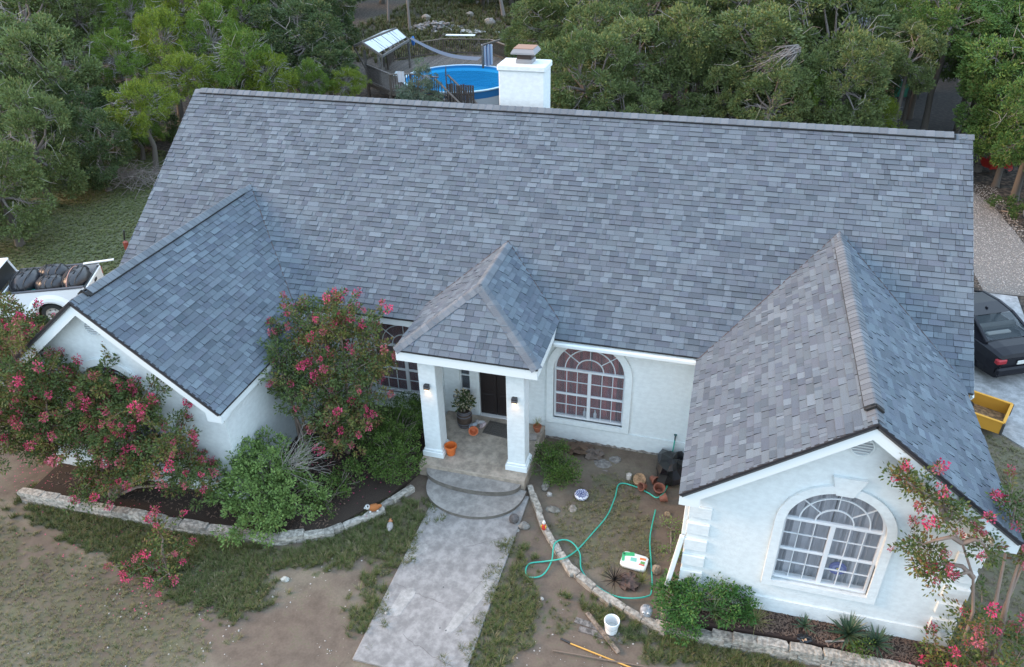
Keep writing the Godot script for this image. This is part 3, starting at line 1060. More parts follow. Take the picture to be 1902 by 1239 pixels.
	wall_box(B, PX - PW + 0.051, PX + PW - 0.051, PE - 0.295, PE - 0.275, wz + 0.01, PZ - 0.051)
	part("soffit", B, "plain", house)
	# electrical outlet and bell on the wall
	B = MB.new()
	B.box(Vector3(-3.12, 0.58, wz + 0.02), Vector3(0.12, 0.09, 0.04), Color(0.2, 0.2, 0.2), 0.006)
	part("outlet_box", B, "plastic", house)
	B = MB.new()
	B.box(Vector3(-0.66, 1.05, wz + 0.012), Vector3(0.03, 0.09, 0.024), Color(0.12, 0.12, 0.12), 0.004)
	part("door_bell", B, "plastic", house)
	# downspout: pipe down the wing corner and a loose lower length
	B = MB.new()
	B.bar(Vector3(2.99, 2.7, 9.12), Vector3(2.99, 1.35, 9.12), 0.09, 0.07, WHITE, 0.01, Vector3.BACK)
	part("downspout", B, "plain", house)
	B = MB.new()
	B.bar(Vector3(2.97, 1.62, 9.22), Vector3(2.80, 0.28, 9.30), 0.09, 0.07, WHITE, 0.01, Vector3.BACK)
	part("downspout", B, "plain", house)
	# chimney
	B = MB.new()
	B.box(Vector3(-2.75, 6.2, -1.2), Vector3(1.28, 2.7, 0.8), WHITE, 0.02)
	B.box(Vector3(-2.75, 7.62, -1.2), Vector3(1.36, 0.17, 0.88), WHITE, 0.03)
	var ch := part("chimney", B, "stucco", house)
	B = MB.new()
	B.box(Vector3(-2.72, 7.76, -1.2), Vector3(0.46, 0.11, 0.42), Color(0.25, 0.25, 0.26), 0.01)
	B.box(Vector3(-2.72, 7.90, -1.2), Vector3(0.40, 0.18, 0.36), Color(0.05, 0.035, 0.03))
	part("flue", B, "plain", ch)
	B = MB.new()
	var o := Vector3(-2.72, 8.0, -1.2)
	for s in [Vector2(1, 0), Vector2(0, 1), Vector2(-1, 0), Vector2(0, -1)]:
		var w := Vector3(s.x, 0, s.y)
		var r := Vector3(-s.y, 0, s.x)
		B.qo(o + w * 0.34 + r * 0.34, o + w * 0.34 - r * 0.34, o + w * 0.27 - r * 0.27 + Vector3(0, 0.10, 0), o + w * 0.27 + r * 0.27 + Vector3(0, 0.10, 0), o, Color(0.22, 0.22, 0.235))
	B.box(o + Vector3(0, -0.02, 0), Vector3(0.67, 0.03, 0.67), Color(0.3, 0.3, 0.31))
	var cap := part("flue_cap", B, "plain", ch)
	B = MB.new()
	B.box(o + Vector3(0, 0.105, 0), Vector3(0.55, 0.012, 0.55), Color(0.24, 0.13, 0.085))
	part("rusty_lid", B, "plain", ch).set_meta("label", "rusty top of the flue cap")

# ---------------------------------------------------------------- ground
func poly(a: Array) -> PackedVector2Array:
	var o := PackedVector2Array()
	for k in range(0, a.size(), 2):
		o.append(Vector2(a[k], a[k + 1]))
	return o

func flat(called: String, a: Array, y: float, col: Color, m: String, th := 0.0) -> MeshInstance3D:
	var b := MB.new()
	var pl := poly(a)
	for k in pl.size():
		pl[k].y = -pl[k].y
	b.slab(pl, Transform3D(Basis(Vector3.RIGHT, -PI / 2), Vector3(0, y, 0)), th, col, false)
	return struct(called, b, m)

var grass_polys := []      # [outline, density]
var warp := FastNoiseLite.new()

func grassy(x: float, z: float) -> float:
	var p := Vector2(x + warp.get_noise_2d(x * 30.0, z * 30.0) * 0.6 + warp.get_noise_2d(x * 140.0, z * 140.0 + 90.0) * 0.5, z + warp.get_noise_2d(x * 30.0 + 500.0, z * 30.0) * 0.5 + warp.get_noise_2d(x * 140.0 + 300.0, z * 140.0) * 0.45)
	for g in grass_polys:
		if Geometry2D.is_point_in_polygon(p, g[0]):
			return g[1]
	return 0.0

func to_srgb(v: float) -> int:
	var s := 12.92 * v if v <= 0.0031308 else 1.055 * pow(v, 1.0 / 2.4) - 0.055
	return clampi(int(s * 255.0), 0, 255)

func yard() -> void:
	warp.seed = 5
	warp.frequency = 0.02
	warp.fractal_octaves = 3
	grass_polys = [
		[poly([-12.5, 10.0, -11.5, 10.6, -9.9, 10.9, -8.2, 11.3, -6.8, 11.6, -5.6, 11.8, -4.9, 11.3, -5.0, 10.7, -4.3, 10.1, -3.5, 9.4, -3.2, 8.4, -3.6, 7.8, -3.9, 8.3, -4.5, 9.2, -5.7, 9.7, -8.0, 9.9, -12.1, 10.0]), 0.8],
		[poly([-3.4, 8.1, -2.8, 8.0, -2.75, 9.0, -2.75, 10.6, -2.8, 11.6, -3.2, 11.7, -3.4, 10.6, -3.3, 10.0, -3.7, 9.3]), 0.6],
		[poly([-0.6, 8.4, -0.2, 8.5, -0.1, 9.2, 0.2, 9.9, 0.3, 10.7, 0.1, 11.5, -0.6, 11.9, -0.6, 11.1, -0.6, 9.9, -0.6, 8.8]), 0.6],
		[poly([1.0, 9.6, 1.7, 9.5, 2.6, 10.1, 3.6, 10.1, 4.8, 10.0, 6.1, 10.1, 9.0, 10.1, 9.0, 10.9, 6.0, 10.8, 4.5, 10.6, 3.4, 10.55, 2.6, 10.5, 1.9, 10.2]), 0.8],
		[poly([0.5, 10.1, 1.1, 10.1, 1.0, 10.6, 0.5, 10.6]), 0.5],
		[poly([-9.2, 11.4, -6.8, 11.7, -5.4, 12.2, -5.7, 13.2, -7.6, 13.8, -9.1, 14.9, -14.0, 14.9, -14.0, 10.6, -12.5, 10.6, -11.0, 11.3]), 0.42],
		[poly([-0.1, 7.9, 0.6, 6.7, 1.0, 5.8, 1.9, 6.0, 2.3, 6.9, 2.4, 8.2, 1.8, 8.7, 1.2, 8.8, 0.6, 8.5]), 0.45],
		[poly([8.6, -1.0, 10.2, 1.5, 12.0, 4.0, 12.0, 9.0, 8.3, 9.4, 8.2, 4.0]), 0.35]]
	var W := 1400
	var H := 700
	var imgs := []
	for k in 3:
		var f := FastNoiseLite.new()
		f.seed = 20 + k
		f.frequency = [0.006, 0.05, 0.35][k]
		f.fractal_octaves = [4, 4, 2][k]
		imgs.append(f.get_image(W, H).get_data())
	var A: PackedByteArray = imgs[0]
	var Bn: PackedByteArray = imgs[1]
	var C: PackedByteArray = imgs[2]
	# a coarse grass mask, then looked up per pixel
	var gw := W / 4
	var gh := H / 4
	var mask := PackedFloat32Array()
	mask.resize(gw * gh)
	for y in gh:
		for x in gw:
			mask[y * gw + x] = grassy(-17.0 + (x + 0.5) * 0.08, 1.0 + (y + 0.5) * 0.08)
	var lut := PackedByteArray()
	lut.resize(1024)
	for k in 1024:
		lut[k] = to_srgb(k / 1023.0 * 0.5)
	var out := PackedByteArray()
	out.resize(W * H * 3)
	for y in H:
		for x in W:
			var k := y * W + x
			var a := A[k] / 255.0
			var b := Bn[k] / 255.0
			var d := C[k] / 255.0
			var g := mask[mini(y / 4, gh - 1) * gw + mini(x / 4, gw - 1)]
			var f := 0.72 + 0.42 * b + 0.26 * (d - 0.5)
			var dry := clampf((a - 0.42) * 3.2, 0.0, 1.0)
			var r := lerpf(0.140, 0.174, dry) * f
			var gr := lerpf(0.110, 0.147, dry) * f
			var bl := lerpf(0.086, 0.112, dry) * f
			if g > 0.0:
				var w := clampf(g * 1.1 + (b - 0.5) * 1.4, 0.0, 1.0) * 0.75
				r = lerpf(r, 0.088 * f, w)
				gr = lerpf(gr, 0.096 * f, w)
				bl = lerpf(bl, 0.052 * f, w)
			elif b > 0.66 and d > 0.55:
				r = lerpf(r, 0.10, 0.5)
				gr = lerpf(gr, 0.10, 0.5)
				bl = lerpf(bl, 0.06, 0.5)
			var o := k * 3
			out[o] = lut[clampi(int(r * 2046.0), 0, 1023)]
			out[o + 1] = lut[clampi(int(gr * 2046.0), 0, 1023)]
			out[o + 2] = lut[clampi(int(bl * 2046.0), 0, 1023)]
	var tex := ImageTexture.create_from_image(Image.create_from_data(W, H, false, Image.FORMAT_RGB8, out))
	var m := mat("soil", 1.0)
	m.vertex_color_use_as_albedo = false
	m.albedo_texture = tex
	m.texture_repeat = false
	m.metallic_specular = 0.2
	var st := SurfaceTool.new()
	st.begin(Mesh.PRIMITIVE_TRIANGLES)
	var nx := 140
	var nz := 70
	var bump := FastNoiseLite.new()
	bump.seed = 31
	bump.frequency = 0.5
	for z in nz + 1:
		for x in nx + 1:
			var px := -17.0 + 28.0 * x / nx
			var pz := 1.0 + 14.0 * z / nz
			st.set_uv(Vector2(float(x) / nx, float(z) / nz))
			st.add_vertex(Vector3(px, GROUND + 0.012 + 0.022 * bump.get_noise_2d(px, pz), pz))
	for z in nz:
		for x in nx:
			var k := z * (nx + 1) + x
			for e in [k, k + 1, k + nx + 1, k + 1, k + nx + 2, k + nx + 1]:
				st.add_index(e)
	st.generate_normals()
	var o := MeshInstance3D.new()
	o.mesh = st.commit()
	o.material_override = m
	o.name = "front_yard"
	add_child(o)
	o.set_meta("kind", "structure")

func tuft(seed_: int, count: int, L: float, W: float, pal: Array, lean: float) -> ArrayMesh:
	var r := RandomNumberGenerator.new()
	r.seed = seed_
	var b := MB.new()
	for k in count:
		var g := r.randf() * TAU
		var o := Vector3(cos(g), 0, sin(g)) * r.randf() * L * 0.35
		var d := Vector3(cos(g + r.randf_range(-0.8, 0.8)), 0, sin(g + r.randf_range(-0.8, 0.8)))
		var l := L * r.randf_range(0.6, 1.2)
		var s := Vector3(-d.z, 0, d.x) * W * 0.5
		var m := o + Vector3(0, l * 0.6, 0) + d * l * 0.25 * lean
		var e := o + Vector3(0, l * 0.85, 0) + d * l * 0.8 * lean
		var col: Color = pal[r.randi() % pal.size()]
		b.q(o - s, o + s, m + s * 0.8, m - s * 0.8, col)
		b.t(m - s * 0.8, m + s * 0.8, e, col)
	return b.mesh()

func ground_and_paths() -> void:
	flat("ground", [-260, 120, 260, 120, 260, -330, -260, -330], GROUND - 0.03, Color(0.10, 0.078, 0.058), "litter")
	flat("bare_ground", [-80, 80, 80, 80, 80, -4, 8.0, -4, 8.0, 1.5, -12.5, 1.5, -12.5, 4.6, -80, 4.6], GROUND - 0.026, Color(0.155, 0.125, 0.10), "concrete")
	yard()
	flat("lawn", [-60, 8, -17.0, 8, -13.0, 4.5, -13.0, -6, -17, -9, -22, -12.5, -28, -12, -60, -14], GROUND - 0.02, Color(0.095, 0.102, 0.050), "concrete")
	flat("gravel_drive", [12.6, -16.2, 13.4, -16.6, 14.0, -14.5, 14.2, -11.5, 14.3, -8, 14.3, -6.3, 11.9, -6.3, 11.9, -10, 12.3, -14], GROUND - 0.012, Color(0.29, 0.265, 0.24), "gravel")
	flat("dark_path", [11.0, -19.0, 14.4, -19.0, 16.5, -34, 18, -46, 12, -46, 11.4, -34], GROUND - 0.018, Color(0.026, 0.020, 0.016), "litter")
	flat("concrete_pad", [8.7, -6.3, 12.85, -6.1, 12.65, -4.0, 13.5, -3.0, 13.5, 3.2, 10.95, 2.3, 9.9, 1.1, 8.7, 1.0], GROUND + 0.05, Color(0.33, 0.33, 0.33), "concrete", 0.2)
	# walkway of poured concrete, in three slabs with tight joints
	var b := MB.new()
	b.box(Vector3(-1.64, GROUND + 0.0, 9.55), Vector3(2.16, 0.13, 5.0), Color(0.270, 0.258, 0.245), 0.012)
	var w := struct("walkway", b, "concrete")
	var r := RandomNumberGenerator.new()
	r.seed = 4
	for e in [[0.66, 1.35, -0.50, 0.20, 0.085], [-0.25, 2.05, -0.05, 1.3, 0.0], [-0.8, -0.2, 0.3, 0.28, 0.0], [-0.85, 1.5, 0.15, 0.5, 0.0]]:
		pass
	# pale mended strip and patches on the walkway
	for e in [[-0.92, 10.2, 0.12, 0.95, -0.30], [-2.5, 9.3, 0.12, 0.3, -0.6], [-2.3, 10.6, 0.15, 0.4, -0.15]]:
		b = MB.new()
		var pl := PackedVector2Array()
		for k in 20:
			var g := TAU * k / 20
			pl.append(Vector2(cos(g) * e[2] * r.randf_range(0.8, 1.1), signf(sin(g)) * pow(absf(sin(g)), 0.5) * e[3] * r.randf_range(0.9, 1.05)).rotated(e[4]))
		b.slab(pl, Transform3D(Basis(Vector3.RIGHT, -PI / 2), Vector3(e[0], GROUND + 0.069, e[1])), 0.0, Color(0.335, 0.325, 0.305))
		part("mended_patch", b, "concrete", w)
	# rounded front steps
	b = MB.new()
	for e in [[-1.97, 6.88, 1.28, 0.52, -0.03, -0.3], [-1.93, 6.88, 1.24, 1.2, -0.135, -0.36]]:
		pass
	var steps := Node3D.new()
	steps.name = "front_steps"
	add_child(steps)
	steps.set_meta("kind", "structure")
	for e in [[-1.97, 6.90, 1.17, 0.50, -0.03, 0.14], [-1.85, 6.98, 1.20, 1.12, -0.155, 0.16]]:
		b = MB.new()
		var pl := PackedVector2Array()
		for k in 41:
			var g := PI * k / 40
			pl.append(Vector2(e[0] + cos(g) * e[2], -(e[1] + pow(sin(g), 0.8) * e[3])))
		b.slab(pl, Transform3D(Basis(Vector3.RIGHT, -PI / 2), Vector3(0, e[4], 0)), e[5], Color(0.265, 0.248, 0.228), false, Color(0.15, 0.135, 0.115))
		part("step", b, "concrete", steps)
	# planting beds
	flat("mulch_bed", [-12.1, 10.0, -9.7, 9.9, -7.9, 9.86, -5.7, 9.7, -4.6, 9.25, -3.7, 7.9, -3.36, 6.9, -3.36, 4.77, -12.4, 4.77], GROUND + 0.16, Color(0.085, 0.055, 0.042), "mulch", 0.2)
	flat("mulch_bed", [3.0, 9.2, 8.6, 9.2, 8.6, 9.85, 6.0, 9.75, 4.5, 9.78, 3.5, 9.8, 2.9, 9.75], 0.07, Color(0.095, 0.058, 0.044), "mulch", 0.35)
	# grass: left lawn, patches in the yard
	var greens := [Color(0.074, 0.098, 0.034), Color(0.086, 0.108, 0.038), Color(0.064, 0.086, 0.030), Color(0.108, 0.108, 0.05), Color(0.145, 0.128, 0.07), Color(0.155, 0.13, 0.078)]
	var dry := [Color(0.20, 0.175, 0.10), Color(0.18, 0.16, 0.085), Color(0.13, 0.135, 0.06), Color(0.23, 0.20, 0.125)]
	var xf := []
	var xd := []
	var tries := 0
	while tries < 150000:
		tries += 1
		var x := r.randf_range(-14.0, 11.0)
		var z := r.randf_range(2.0, 14.9)
		var g := grassy(x, z)
		if g <= 0.0 or r.randf() > g:
			continue
		var s := r.randf_range(0.45, 1.2) * (0.55 if g < 0.6 else 1.0)
		var t := Transform3D(Basis(Vector3.UP, r.randf() * TAU).scaled(Vector3(s, s, s)), Vector3(x, GROUND + 0.005, z))
		if (g < 0.5 and r.randf() < 0.85) or r.randf() < 0.08:
			xd.append(t)
		else:
			xf.append(t)
	stuff_copies("grass", tuft(1, 12, 0.15, 0.011, greens, 1.0), "blade", xf, self, "green grass growing in patches along the walkway and the stone edging", "grass")
	stuff_copies("dry_grass", tuft(2, 12, 0.13, 0.010, dry, 1.3), "blade", xd, self, "pale dry grass scattered over the bare front yard", "grass")
	xf = []
	for k in 45000:
		var x := r.randf_range(-32.0, -13.0)
		var z := r.randf_range(-13.0, 7.0)
		if z < -7.0 and x > -15.0 - (z + 7.0):
			continue
		var s := r.randf_range(0.6, 1.3)
		xf.append(Transform3D(Basis(Vector3.UP, r.randf() * TAU).scaled(Vector3(s, s * 0.7, s)), Vector3(x, GROUND - 0.02, z)))
	stuff_copies("lawn_grass", tuft(3, 12, 0.08, 0.016, [Color(0.100, 0.122, 0.048), Color(0.118, 0.134, 0.055), Color(0.130, 0.126, 0.062), Color(0.088, 0.108, 0.044)], 0.9), "blade", xf, self, "dark green mown lawn left of the house beside the pickup", "grass")
	xf = []
	for k in 5000:
		var x := r.randf_range(-30.0, -8.0)
		var z := r.randf_range(-75.0, -34.0)
		xf.append(Transform3D(Basis(Vector3.UP, r.randf() * TAU).scaled(Vector3(3, 3, 3) * r.randf_range(0.5, 1.2)), Vector3(x, GROUND - 0.03, z)))
	stuff_copies("tall_grass", tuft(4, 12, 0.16, 0.02, [Color(0.06, 0.075, 0.03), Color(0.075, 0.085, 0.035), Color(0.10, 0.095, 0.05)], 0.9), "blade", xf, self, "rough tall grass in the clearing beyond the pool deck", "grass")
	# pebbles
	var pb := MB.new()
	pb.rock(Vector3(), Vector3(1, 0.6, 0.8), r, Color(0.36, 0.325, 0.29), 6, 4, 0.25)
	xf = []
	for k in 2200:
		var x := r.randf_range(-9.0, 3.0)
		var z := r.randf_range(9.4, 13.5)
		if absf(x + 1.64) < 1.15 or (x > 1.0 and z < 10.2):
			continue
		if warp.get_noise_2d(x * 22.0, z * 22.0) < -0.02 and r.randf() < 0.8:
			continue
		var s := 0.006 + 0.02 * pow(r.randf(), 4.0)
		xf.append(Transform3D(Basis(Vector3.UP, r.randf() * TAU).scaled(Vector3(s, s, s)), Vector3(x, GROUND + 0.012, z)))
	stuff_copies("pebbles", pb.mesh(), "plain", xf, self, "small pale stones scattered on the bare soil of the yard", "pebbles")
	pb = MB.new()
	pb.rock(Vector3(), Vector3(1, 0.5, 0.8), r, Color(0.32, 0.295, 0.27), 6, 4, 0.3)
	xf = []
	for k in 8000:
		var x := r.randf_range(11.8, 14.6)
		var z := r.randf_range(-17.0, -6.4)
		var s := 0.007 + 0.024 * pow(r.randf(), 2.5)
		xf.append(Transform3D(Basis(Vector3.UP, r.randf() * TAU).scaled(Vector3(s, s, s)), Vector3(x, GROUND - 0.005, z)))
	stuff_copies("gravel_stones", pb.mesh(), "plain", xf, self, "loose pale gravel on the drive at the right edge", "gravel")
	# bolt holes and hairline cracks in the walkway
	for e in [[-1.62, 10.05], [-1.35, 11.0], [-1.22, 11.02]]:
		b = MB.new()
		b.slab(arc(Vector2(), 0.014, 0, TAU, 10), Transform3D(Basis(Vector3.RIGHT, -PI / 2), Vector3(e[0], GROUND + 0.0675, e[1])), 0.0, Color(0.02, 0.02, 0.02))
		part("bolt_hole", b, "plain", w)
	for e in [[-2.6, 10.2, 1.2, 0.12], [-1.5, 8.9, 0.9, -0.5], [-2.0, 11.3, 1.3, 0.25]]:
		b = MB.new()
		var at := Vector2(e[0], e[1])
		var dir := Vector2(cos(e[3]), sin(e[3]))
		for k in 14:
			var nx: Vector2 = at + dir.rotated(r.randf_range(-0.5, 0.5)) * e[2] / 14.0
			b.bar(Vector3(at.x, GROUND + 0.0655, at.y), Vector3(nx.x, GROUND + 0.0655, nx.y), 0.006, 0.002, Color(0.10, 0.09, 0.08))
			at = nx
		part("crack", b, "plain", w)
	# fallen petals under the flowering trees
	pb = MB.new()
	pb.q(Vector3(-1, 0, -0.7), Vector3(-1, 0.1, 0.7), Vector3(1, 0.2, 0.7), Vector3(1, 0, -0.7), Color(0.40, 0.06, 0.13))
	xf = []
	for k in 700:
		var c: Vector3 = [Vector3(-12.5, 0, 9.4), Vector3(-9.3, 0, 10.3), Vector3(-5.5, 0, 7.8), Vector3(-7.5, 0, 11.3), Vector3(7.9, 0, 10.3)][k % 5]
		var s := r.randf_range(0.008, 0.018)
		var p := c + Vector3(r.randfn() * 0.9, 0, r.randfn() * 0.5)
		p.y = GROUND + (0.17 if (p.z < 9.8 and p.x < -3.6) else 0.045)
		if p.x > 3.0 and p.z < 9.8:
			p.y = 0.08
		xf.append(Transform3D(Basis(Vector3.UP, r.randf() * TAU).scaled(Vector3(s, s, s)), p))
	stuff_copies("petals", pb.mesh(), "petal", xf, self, "fallen pink petals below the flowering trees", "petals")
	# chips and leaf scraps over the mulch
	pb = MB.new()
	pb.q(Vector3(-1, 0, -0.3), Vector3(1, 0.2, -0.3), Vector3(1, 0.2, 0.3), Vector3(-1, 0, 0.3), Color(0.13, 0.085, 0.06))
	xf = []
	for k in 9000:
		var left := r.randf() < 0.65
		var x := r.randf_range(-12.0, -3.5) if left else r.randf_range(3.0, 8.5)
		var z := r.randf_range(5.0, 9.6) if left else r.randf_range(9.25, 9.75)
		if left and x > -4.6 and z > 7.4:
			continue
		var s := r.randf_range(0.015, 0.04)
		xf.append(Transform3D(Basis(Vector3(r.randf() - 0.5, 1, r.randf() - 0.5).normalized(), r.randf() * TAU).scaled(Vector3(s, s, s)), Vector3(x, (GROUND + 0.168) if left else 0.078, z)))
	stuff_copies("mulch_chips", pb.mesh(), "plain", xf, self, "brown bark chips lying on the planting beds", "mulch")

# a low dry-stacked limestone edging along a line of points on its outer foot
func stone_edging(called: String, label: String, pts: Array, heights: Array, seed_: int) -> void:
	var o := thing(called, label, "stone wall", Vector3(pts[0], GROUND, pts[1]))
	var r := RandomNumberGenerator.new()
	r.seed = seed_
	var shapes := []
	for k in 10:
		var m := MB.new()
		var c := r.randf_range(0.30, 0.46)
		m.rock_block(r, Color(c * 1.04, c * 0.96, c * 0.83))
		shapes.append(m.mesh())
	var core := MB.new()
	for s in range(0, pts.size() - 2, 2):
		var a := Vector3(pts[s], 0, pts[s + 1]) - Vector3(o.position.x, 0, o.position.z)
		var b := Vector3(pts[s + 2], 0, pts[s + 3]) - Vector3(o.position.x, 0, o.position.z)
		var side := (b - a).normalized().cross(Vector3.UP).normalized()
		var h0: float = heights[s / 2] - 0.025
		var h1: float = heights[s / 2 + 1] - 0.025
		core.q(a - side * 0.03, b - side * 0.03, b - side * 0.03 + Vector3(0, h1, 0), a - side * 0.03 + Vector3(0, h0, 0), Color(0.22, 0.205, 0.18))
		core.q(a - side * 0.03 + Vector3(0, h0, 0), b - side * 0.03 + Vector3(0, h1, 0), b - side * 0.13 + Vector3(0, h1, 0), a - side * 0.13 + Vector3(0, h0, 0), Color(0.22, 0.205, 0.18))
		core.q(b - side * 0.13, a - side * 0.13, a - side * 0.13 + Vector3(0, h0, 0), b - side * 0.13 + Vector3(0, h1, 0), Color(0.22, 0.205, 0.18))
	part("mortar", core, "stone", o)
	for s in range(0, pts.size() - 2, 2):
		var a := Vector3(pts[s], GROUND, pts[s + 1])
		var b := Vector3(pts[s + 2], GROUND, pts[s + 3])
		var d := (b - a).normalized()
		var len := a.distance_to(b)
		var side := d.cross(Vector3.UP).normalized()
		var at := r.randf_range(0.0, 0.05)
		while at < len:
			var L := r.randf_range(0.26, 0.68)
			var f := at / len
			var h: float = lerpf(heights[s / 2], heights[s / 2 + 1], f)
			var rows := maxi(1, int(round(h / 0.13)))
			for k in rows:
				var hh := h / rows
				var l2 := L * r.randf_range(0.96, 1.08)
				var sh := (0.16 if k % 2 == 1 else 0.0)
				var dp := r.randf_range(0.085, 0.11) if h > 0.2 else r.randf_range(0.065, 0.085)
				var p := a + d * (at + L * 0.5 + sh) - side * (dp + r.randf_range(-0.01, 0.02)) + Vector3(0, hh * (k + 0.5), 0)
				var bs := Basis(d, Vector3.UP, side) * Basis.from_euler(Vector3(r.randf_range(-0.03, 0.03), r.randf_range(-0.04, 0.04), r.randf_range(-0.02, 0.02)))
				piece("stone", shapes[r.randi() % 10], "stone", o, Transform3D(bs.scaled_local(Vector3(l2 * 0.5, hh * 0.52, dp)), p - o.position))
			at += L

# ---------------------------------------------------------------- plants
var tree_parts := {}

func rnd_dir(r: RandomNumberGenerator) -> Vector3:
	return Vector3(r.randfn(), r.randfn(), r.randfn()).normalized()

func twig(b: MB, a: Vector3, e: Vector3, r0: float, r1: float, r: RandomNumberGenerator, col: Color, sides := 4, sag := 0.12) -> void:
	var l := a.distance_to(e)
	var m := (a + e) * 0.5 + Vector3(r.randf_range(-1, 1), r.randf_range(-0.6, 1), r.randf_range(-1, 1)) * l * sag
	b.tube([a, m, e], [r0, (r0 + r1) * 0.5, r1], sides, col, false)

# meshes shared by all trees of one kind: a trunk of height 1, limbs and crown of radius about 2.2 round the origin
func tree_kind(kind: String, v: int) -> Array:
	var key := kind + str(v)
	if tree_parts.has(key):
		return tree_parts[key]
	var r := RandomNumberGenerator.new()
	r.seed = hash(key)
	var trunk := MB.new()
	var limbs := MB.new()
	var crown := MB.new()
	var grey := Color(0.105, 0.092, 0.08)
	var bend := Vector3(r.randf_range(-0.25, 0.25), 0, r.randf_range(-0.25, 0.25))
	trunk.tube([Vector3(0, -0.03, 0), Vector3(0, 0.1, 0) + bend * 0.2, Vector3(0, 0.5, 0) + bend, Vector3(0, 1.0, 0)], [0.2, 0.15, 0.125, 0.09], 8, grey)
	if kind == "juniper":
		var pal: Array = [[Color(0.095, 0.125, 0.022), Color(0.075, 0.105, 0.024), Color(0.115, 0.140, 0.026), Color(0.055, 0.080, 0.024)], [Color(0.060, 0.100, 0.026), Color(0.046, 0.078, 0.024), Color(0.080, 0.115, 0.028)]][v % 2]
		pal = pal.map(func(e): return Color(e.r * 1.7, e.g * 1.7, e.b * 1.2))
		for k in 60:
			var d := rnd_dir(r)
			d.y = d.y * 0.85 - 0.1
			var c := Vector3(d.x * 1.55, d.y * 1.9, d.z * 1.55) * r.randf_range(0.55, 1.05)
			c.x *= clampf(1.15 - c.y * 0.22, 0.5, 1.3)
			c.z *= clampf(1.15 - c.y * 0.22, 0.5, 1.3)
			twig(limbs, Vector3(0, c.y * 0.5 - 0.5, 0), c, 0.035, 0.012, r, Color(0.22, 0.20, 0.19))
			for j in 6:
				var e := c + Vector3(r.randf_range(-0.38, 0.38), r.randf_range(-0.15, 0.45), r.randf_range(-0.38, 0.38))
				crown.leaves(r, e, Vector3(0.17, 0.24, 0.17), 84, 0.095, 0.036, pal, Vector3(0, -1.5, 0), 0.45, 0.35)
		for k in 150:      # bare grey twigs showing through
			var d := rnd_dir(r)
			var a := d * r.randf_range(0.6, 1.35)
			twig(limbs, a, a + (d + rnd_dir(r) * 0.7).normalized() * r.randf_range(0.4, 0.9), 0.018, 0.007, r, Color(0.30, 0.285, 0.275), 3, 0.25)
	else:
		var pal: Array = {
			"oak": [Color(0.072, 0.092, 0.044), Color(0.085, 0.104, 0.050), Color(0.062, 0.080, 0.040), Color(0.100, 0.118, 0.056), Color(0.078, 0.090, 0.052)],
			"dark_oak": [Color(0.040, 0.058, 0.030), Color(0.050, 0.070, 0.036), Color(0.034, 0.050, 0.030), Color(0.060, 0.075, 0.042)],
			"green_oak": [Color(0.060, 0.098, 0.036), Color(0.075, 0.118, 0.040), Color(0.050, 0.082, 0.032), Color(0.090, 0.130, 0.042)],
		}[kind]
		pal = pal.map(func(e): return Color(e.r * 1.5, e.g * 1.6, e.b * 1.25))
		var tip := pal.duplicate()
		tip.append(Color(0.15, 0.165, 0.06))
		var lobes := [Vector3(0, 0.85, 0)]
		for k in 15:
			var g := TAU * k / 11.0 * 1.9 + r.randf_range(-0.3, 0.3)
			lobes.append(Vector3(cos(g) * r.randf_range(0.8, 1.5), lerpf(0.8, -1.7, k / 14.0) + r.randf_range(-0.2, 0.2), sin(g) * r.randf_range(0.8, 1.5)))
		for lb in lobes:
			twig(limbs, Vector3(0, -0.9, 0), lb, 0.07, 0.03, r, Color(0.20, 0.18, 0.165), 5)
			var lr := r.randf_range(0.6, 0.95)
			for k in 17:
				var d: Vector3 = (rnd_dir(r) + lb.normalized() * 0.75 + Vector3(0, 0.25, 0)).normalized()
				var c: Vector3 = lb + d * lr * Vector3(1, 0.8, 1) * r.randf_range(0.75, 1.12)
				if k % 2 == 0:
					twig(limbs, lb, c, 0.016, 0.006, r, Color(0.24, 0.22, 0.20), 3, 0.2)
				var rr := r.randf_range(0.2, 0.36)
				crown.leaves(r, c, Vector3(rr, rr * 0.75, rr), 84, 0.125, 0.06, tip if r.randf() < 0.4 else pal, lb, 0.6, 0.45)
		for k in 50:
			var d := rnd_dir(r)
			var a := d * r.randf_range(0.9, 1.75)
			twig(limbs, a, a + (d * 0.6 + rnd_dir(r)).normalized() * r.randf_range(0.4, 0.9), 0.014, 0.005, r, Color(0.30, 0.28, 0.26), 3, 0.3)
	tree_parts[key] = [trunk.mesh(), limbs.mesh(), crown.mesh()]
	return tree_parts[key]

func tree(kind: String, x: float, z: float, y: float, R: float, label: String, group := "", k := 0) -> void:
	var called: String = {"oak": "live_oak_tree", "dark_oak": "live_oak_tree", "green_oak": "live_oak_tree", "juniper": "juniper_tree"}[kind]
	var t := thing(called, label, "tree", Vector3(x, GROUND - 0.02, z), 0.0, group)
	var p := tree_kind(kind, k % (2 if kind != "oak" else 3))
	var s := R / 2.2
	var h := y - GROUND
	var turn := Basis(Vector3.UP, k * 2.4)
	piece("trunk", p[0], "bark", t, Transform3D(turn.scaled_local(Vector3(s * 1.2, maxf(h - 0.9 * s, 0.3), s * 1.2)), Vector3()))
	var T := Transform3D((turn * Basis(Vector3.RIGHT, 0.22 * sin(k * 2.9))).scaled_local(Vector3(s * (1.0 + 0.17 * sin(k * 5.3)), s * (0.98 + 0.16 * sin(k * 1.7)), s * (1.0 - 0.15 * sin(k * 3.1)))), Vector3(0, h, 0))
	piece("branches", p[1], "bark", t, T)
	piece("crown", p[2], "leaf", t, T)

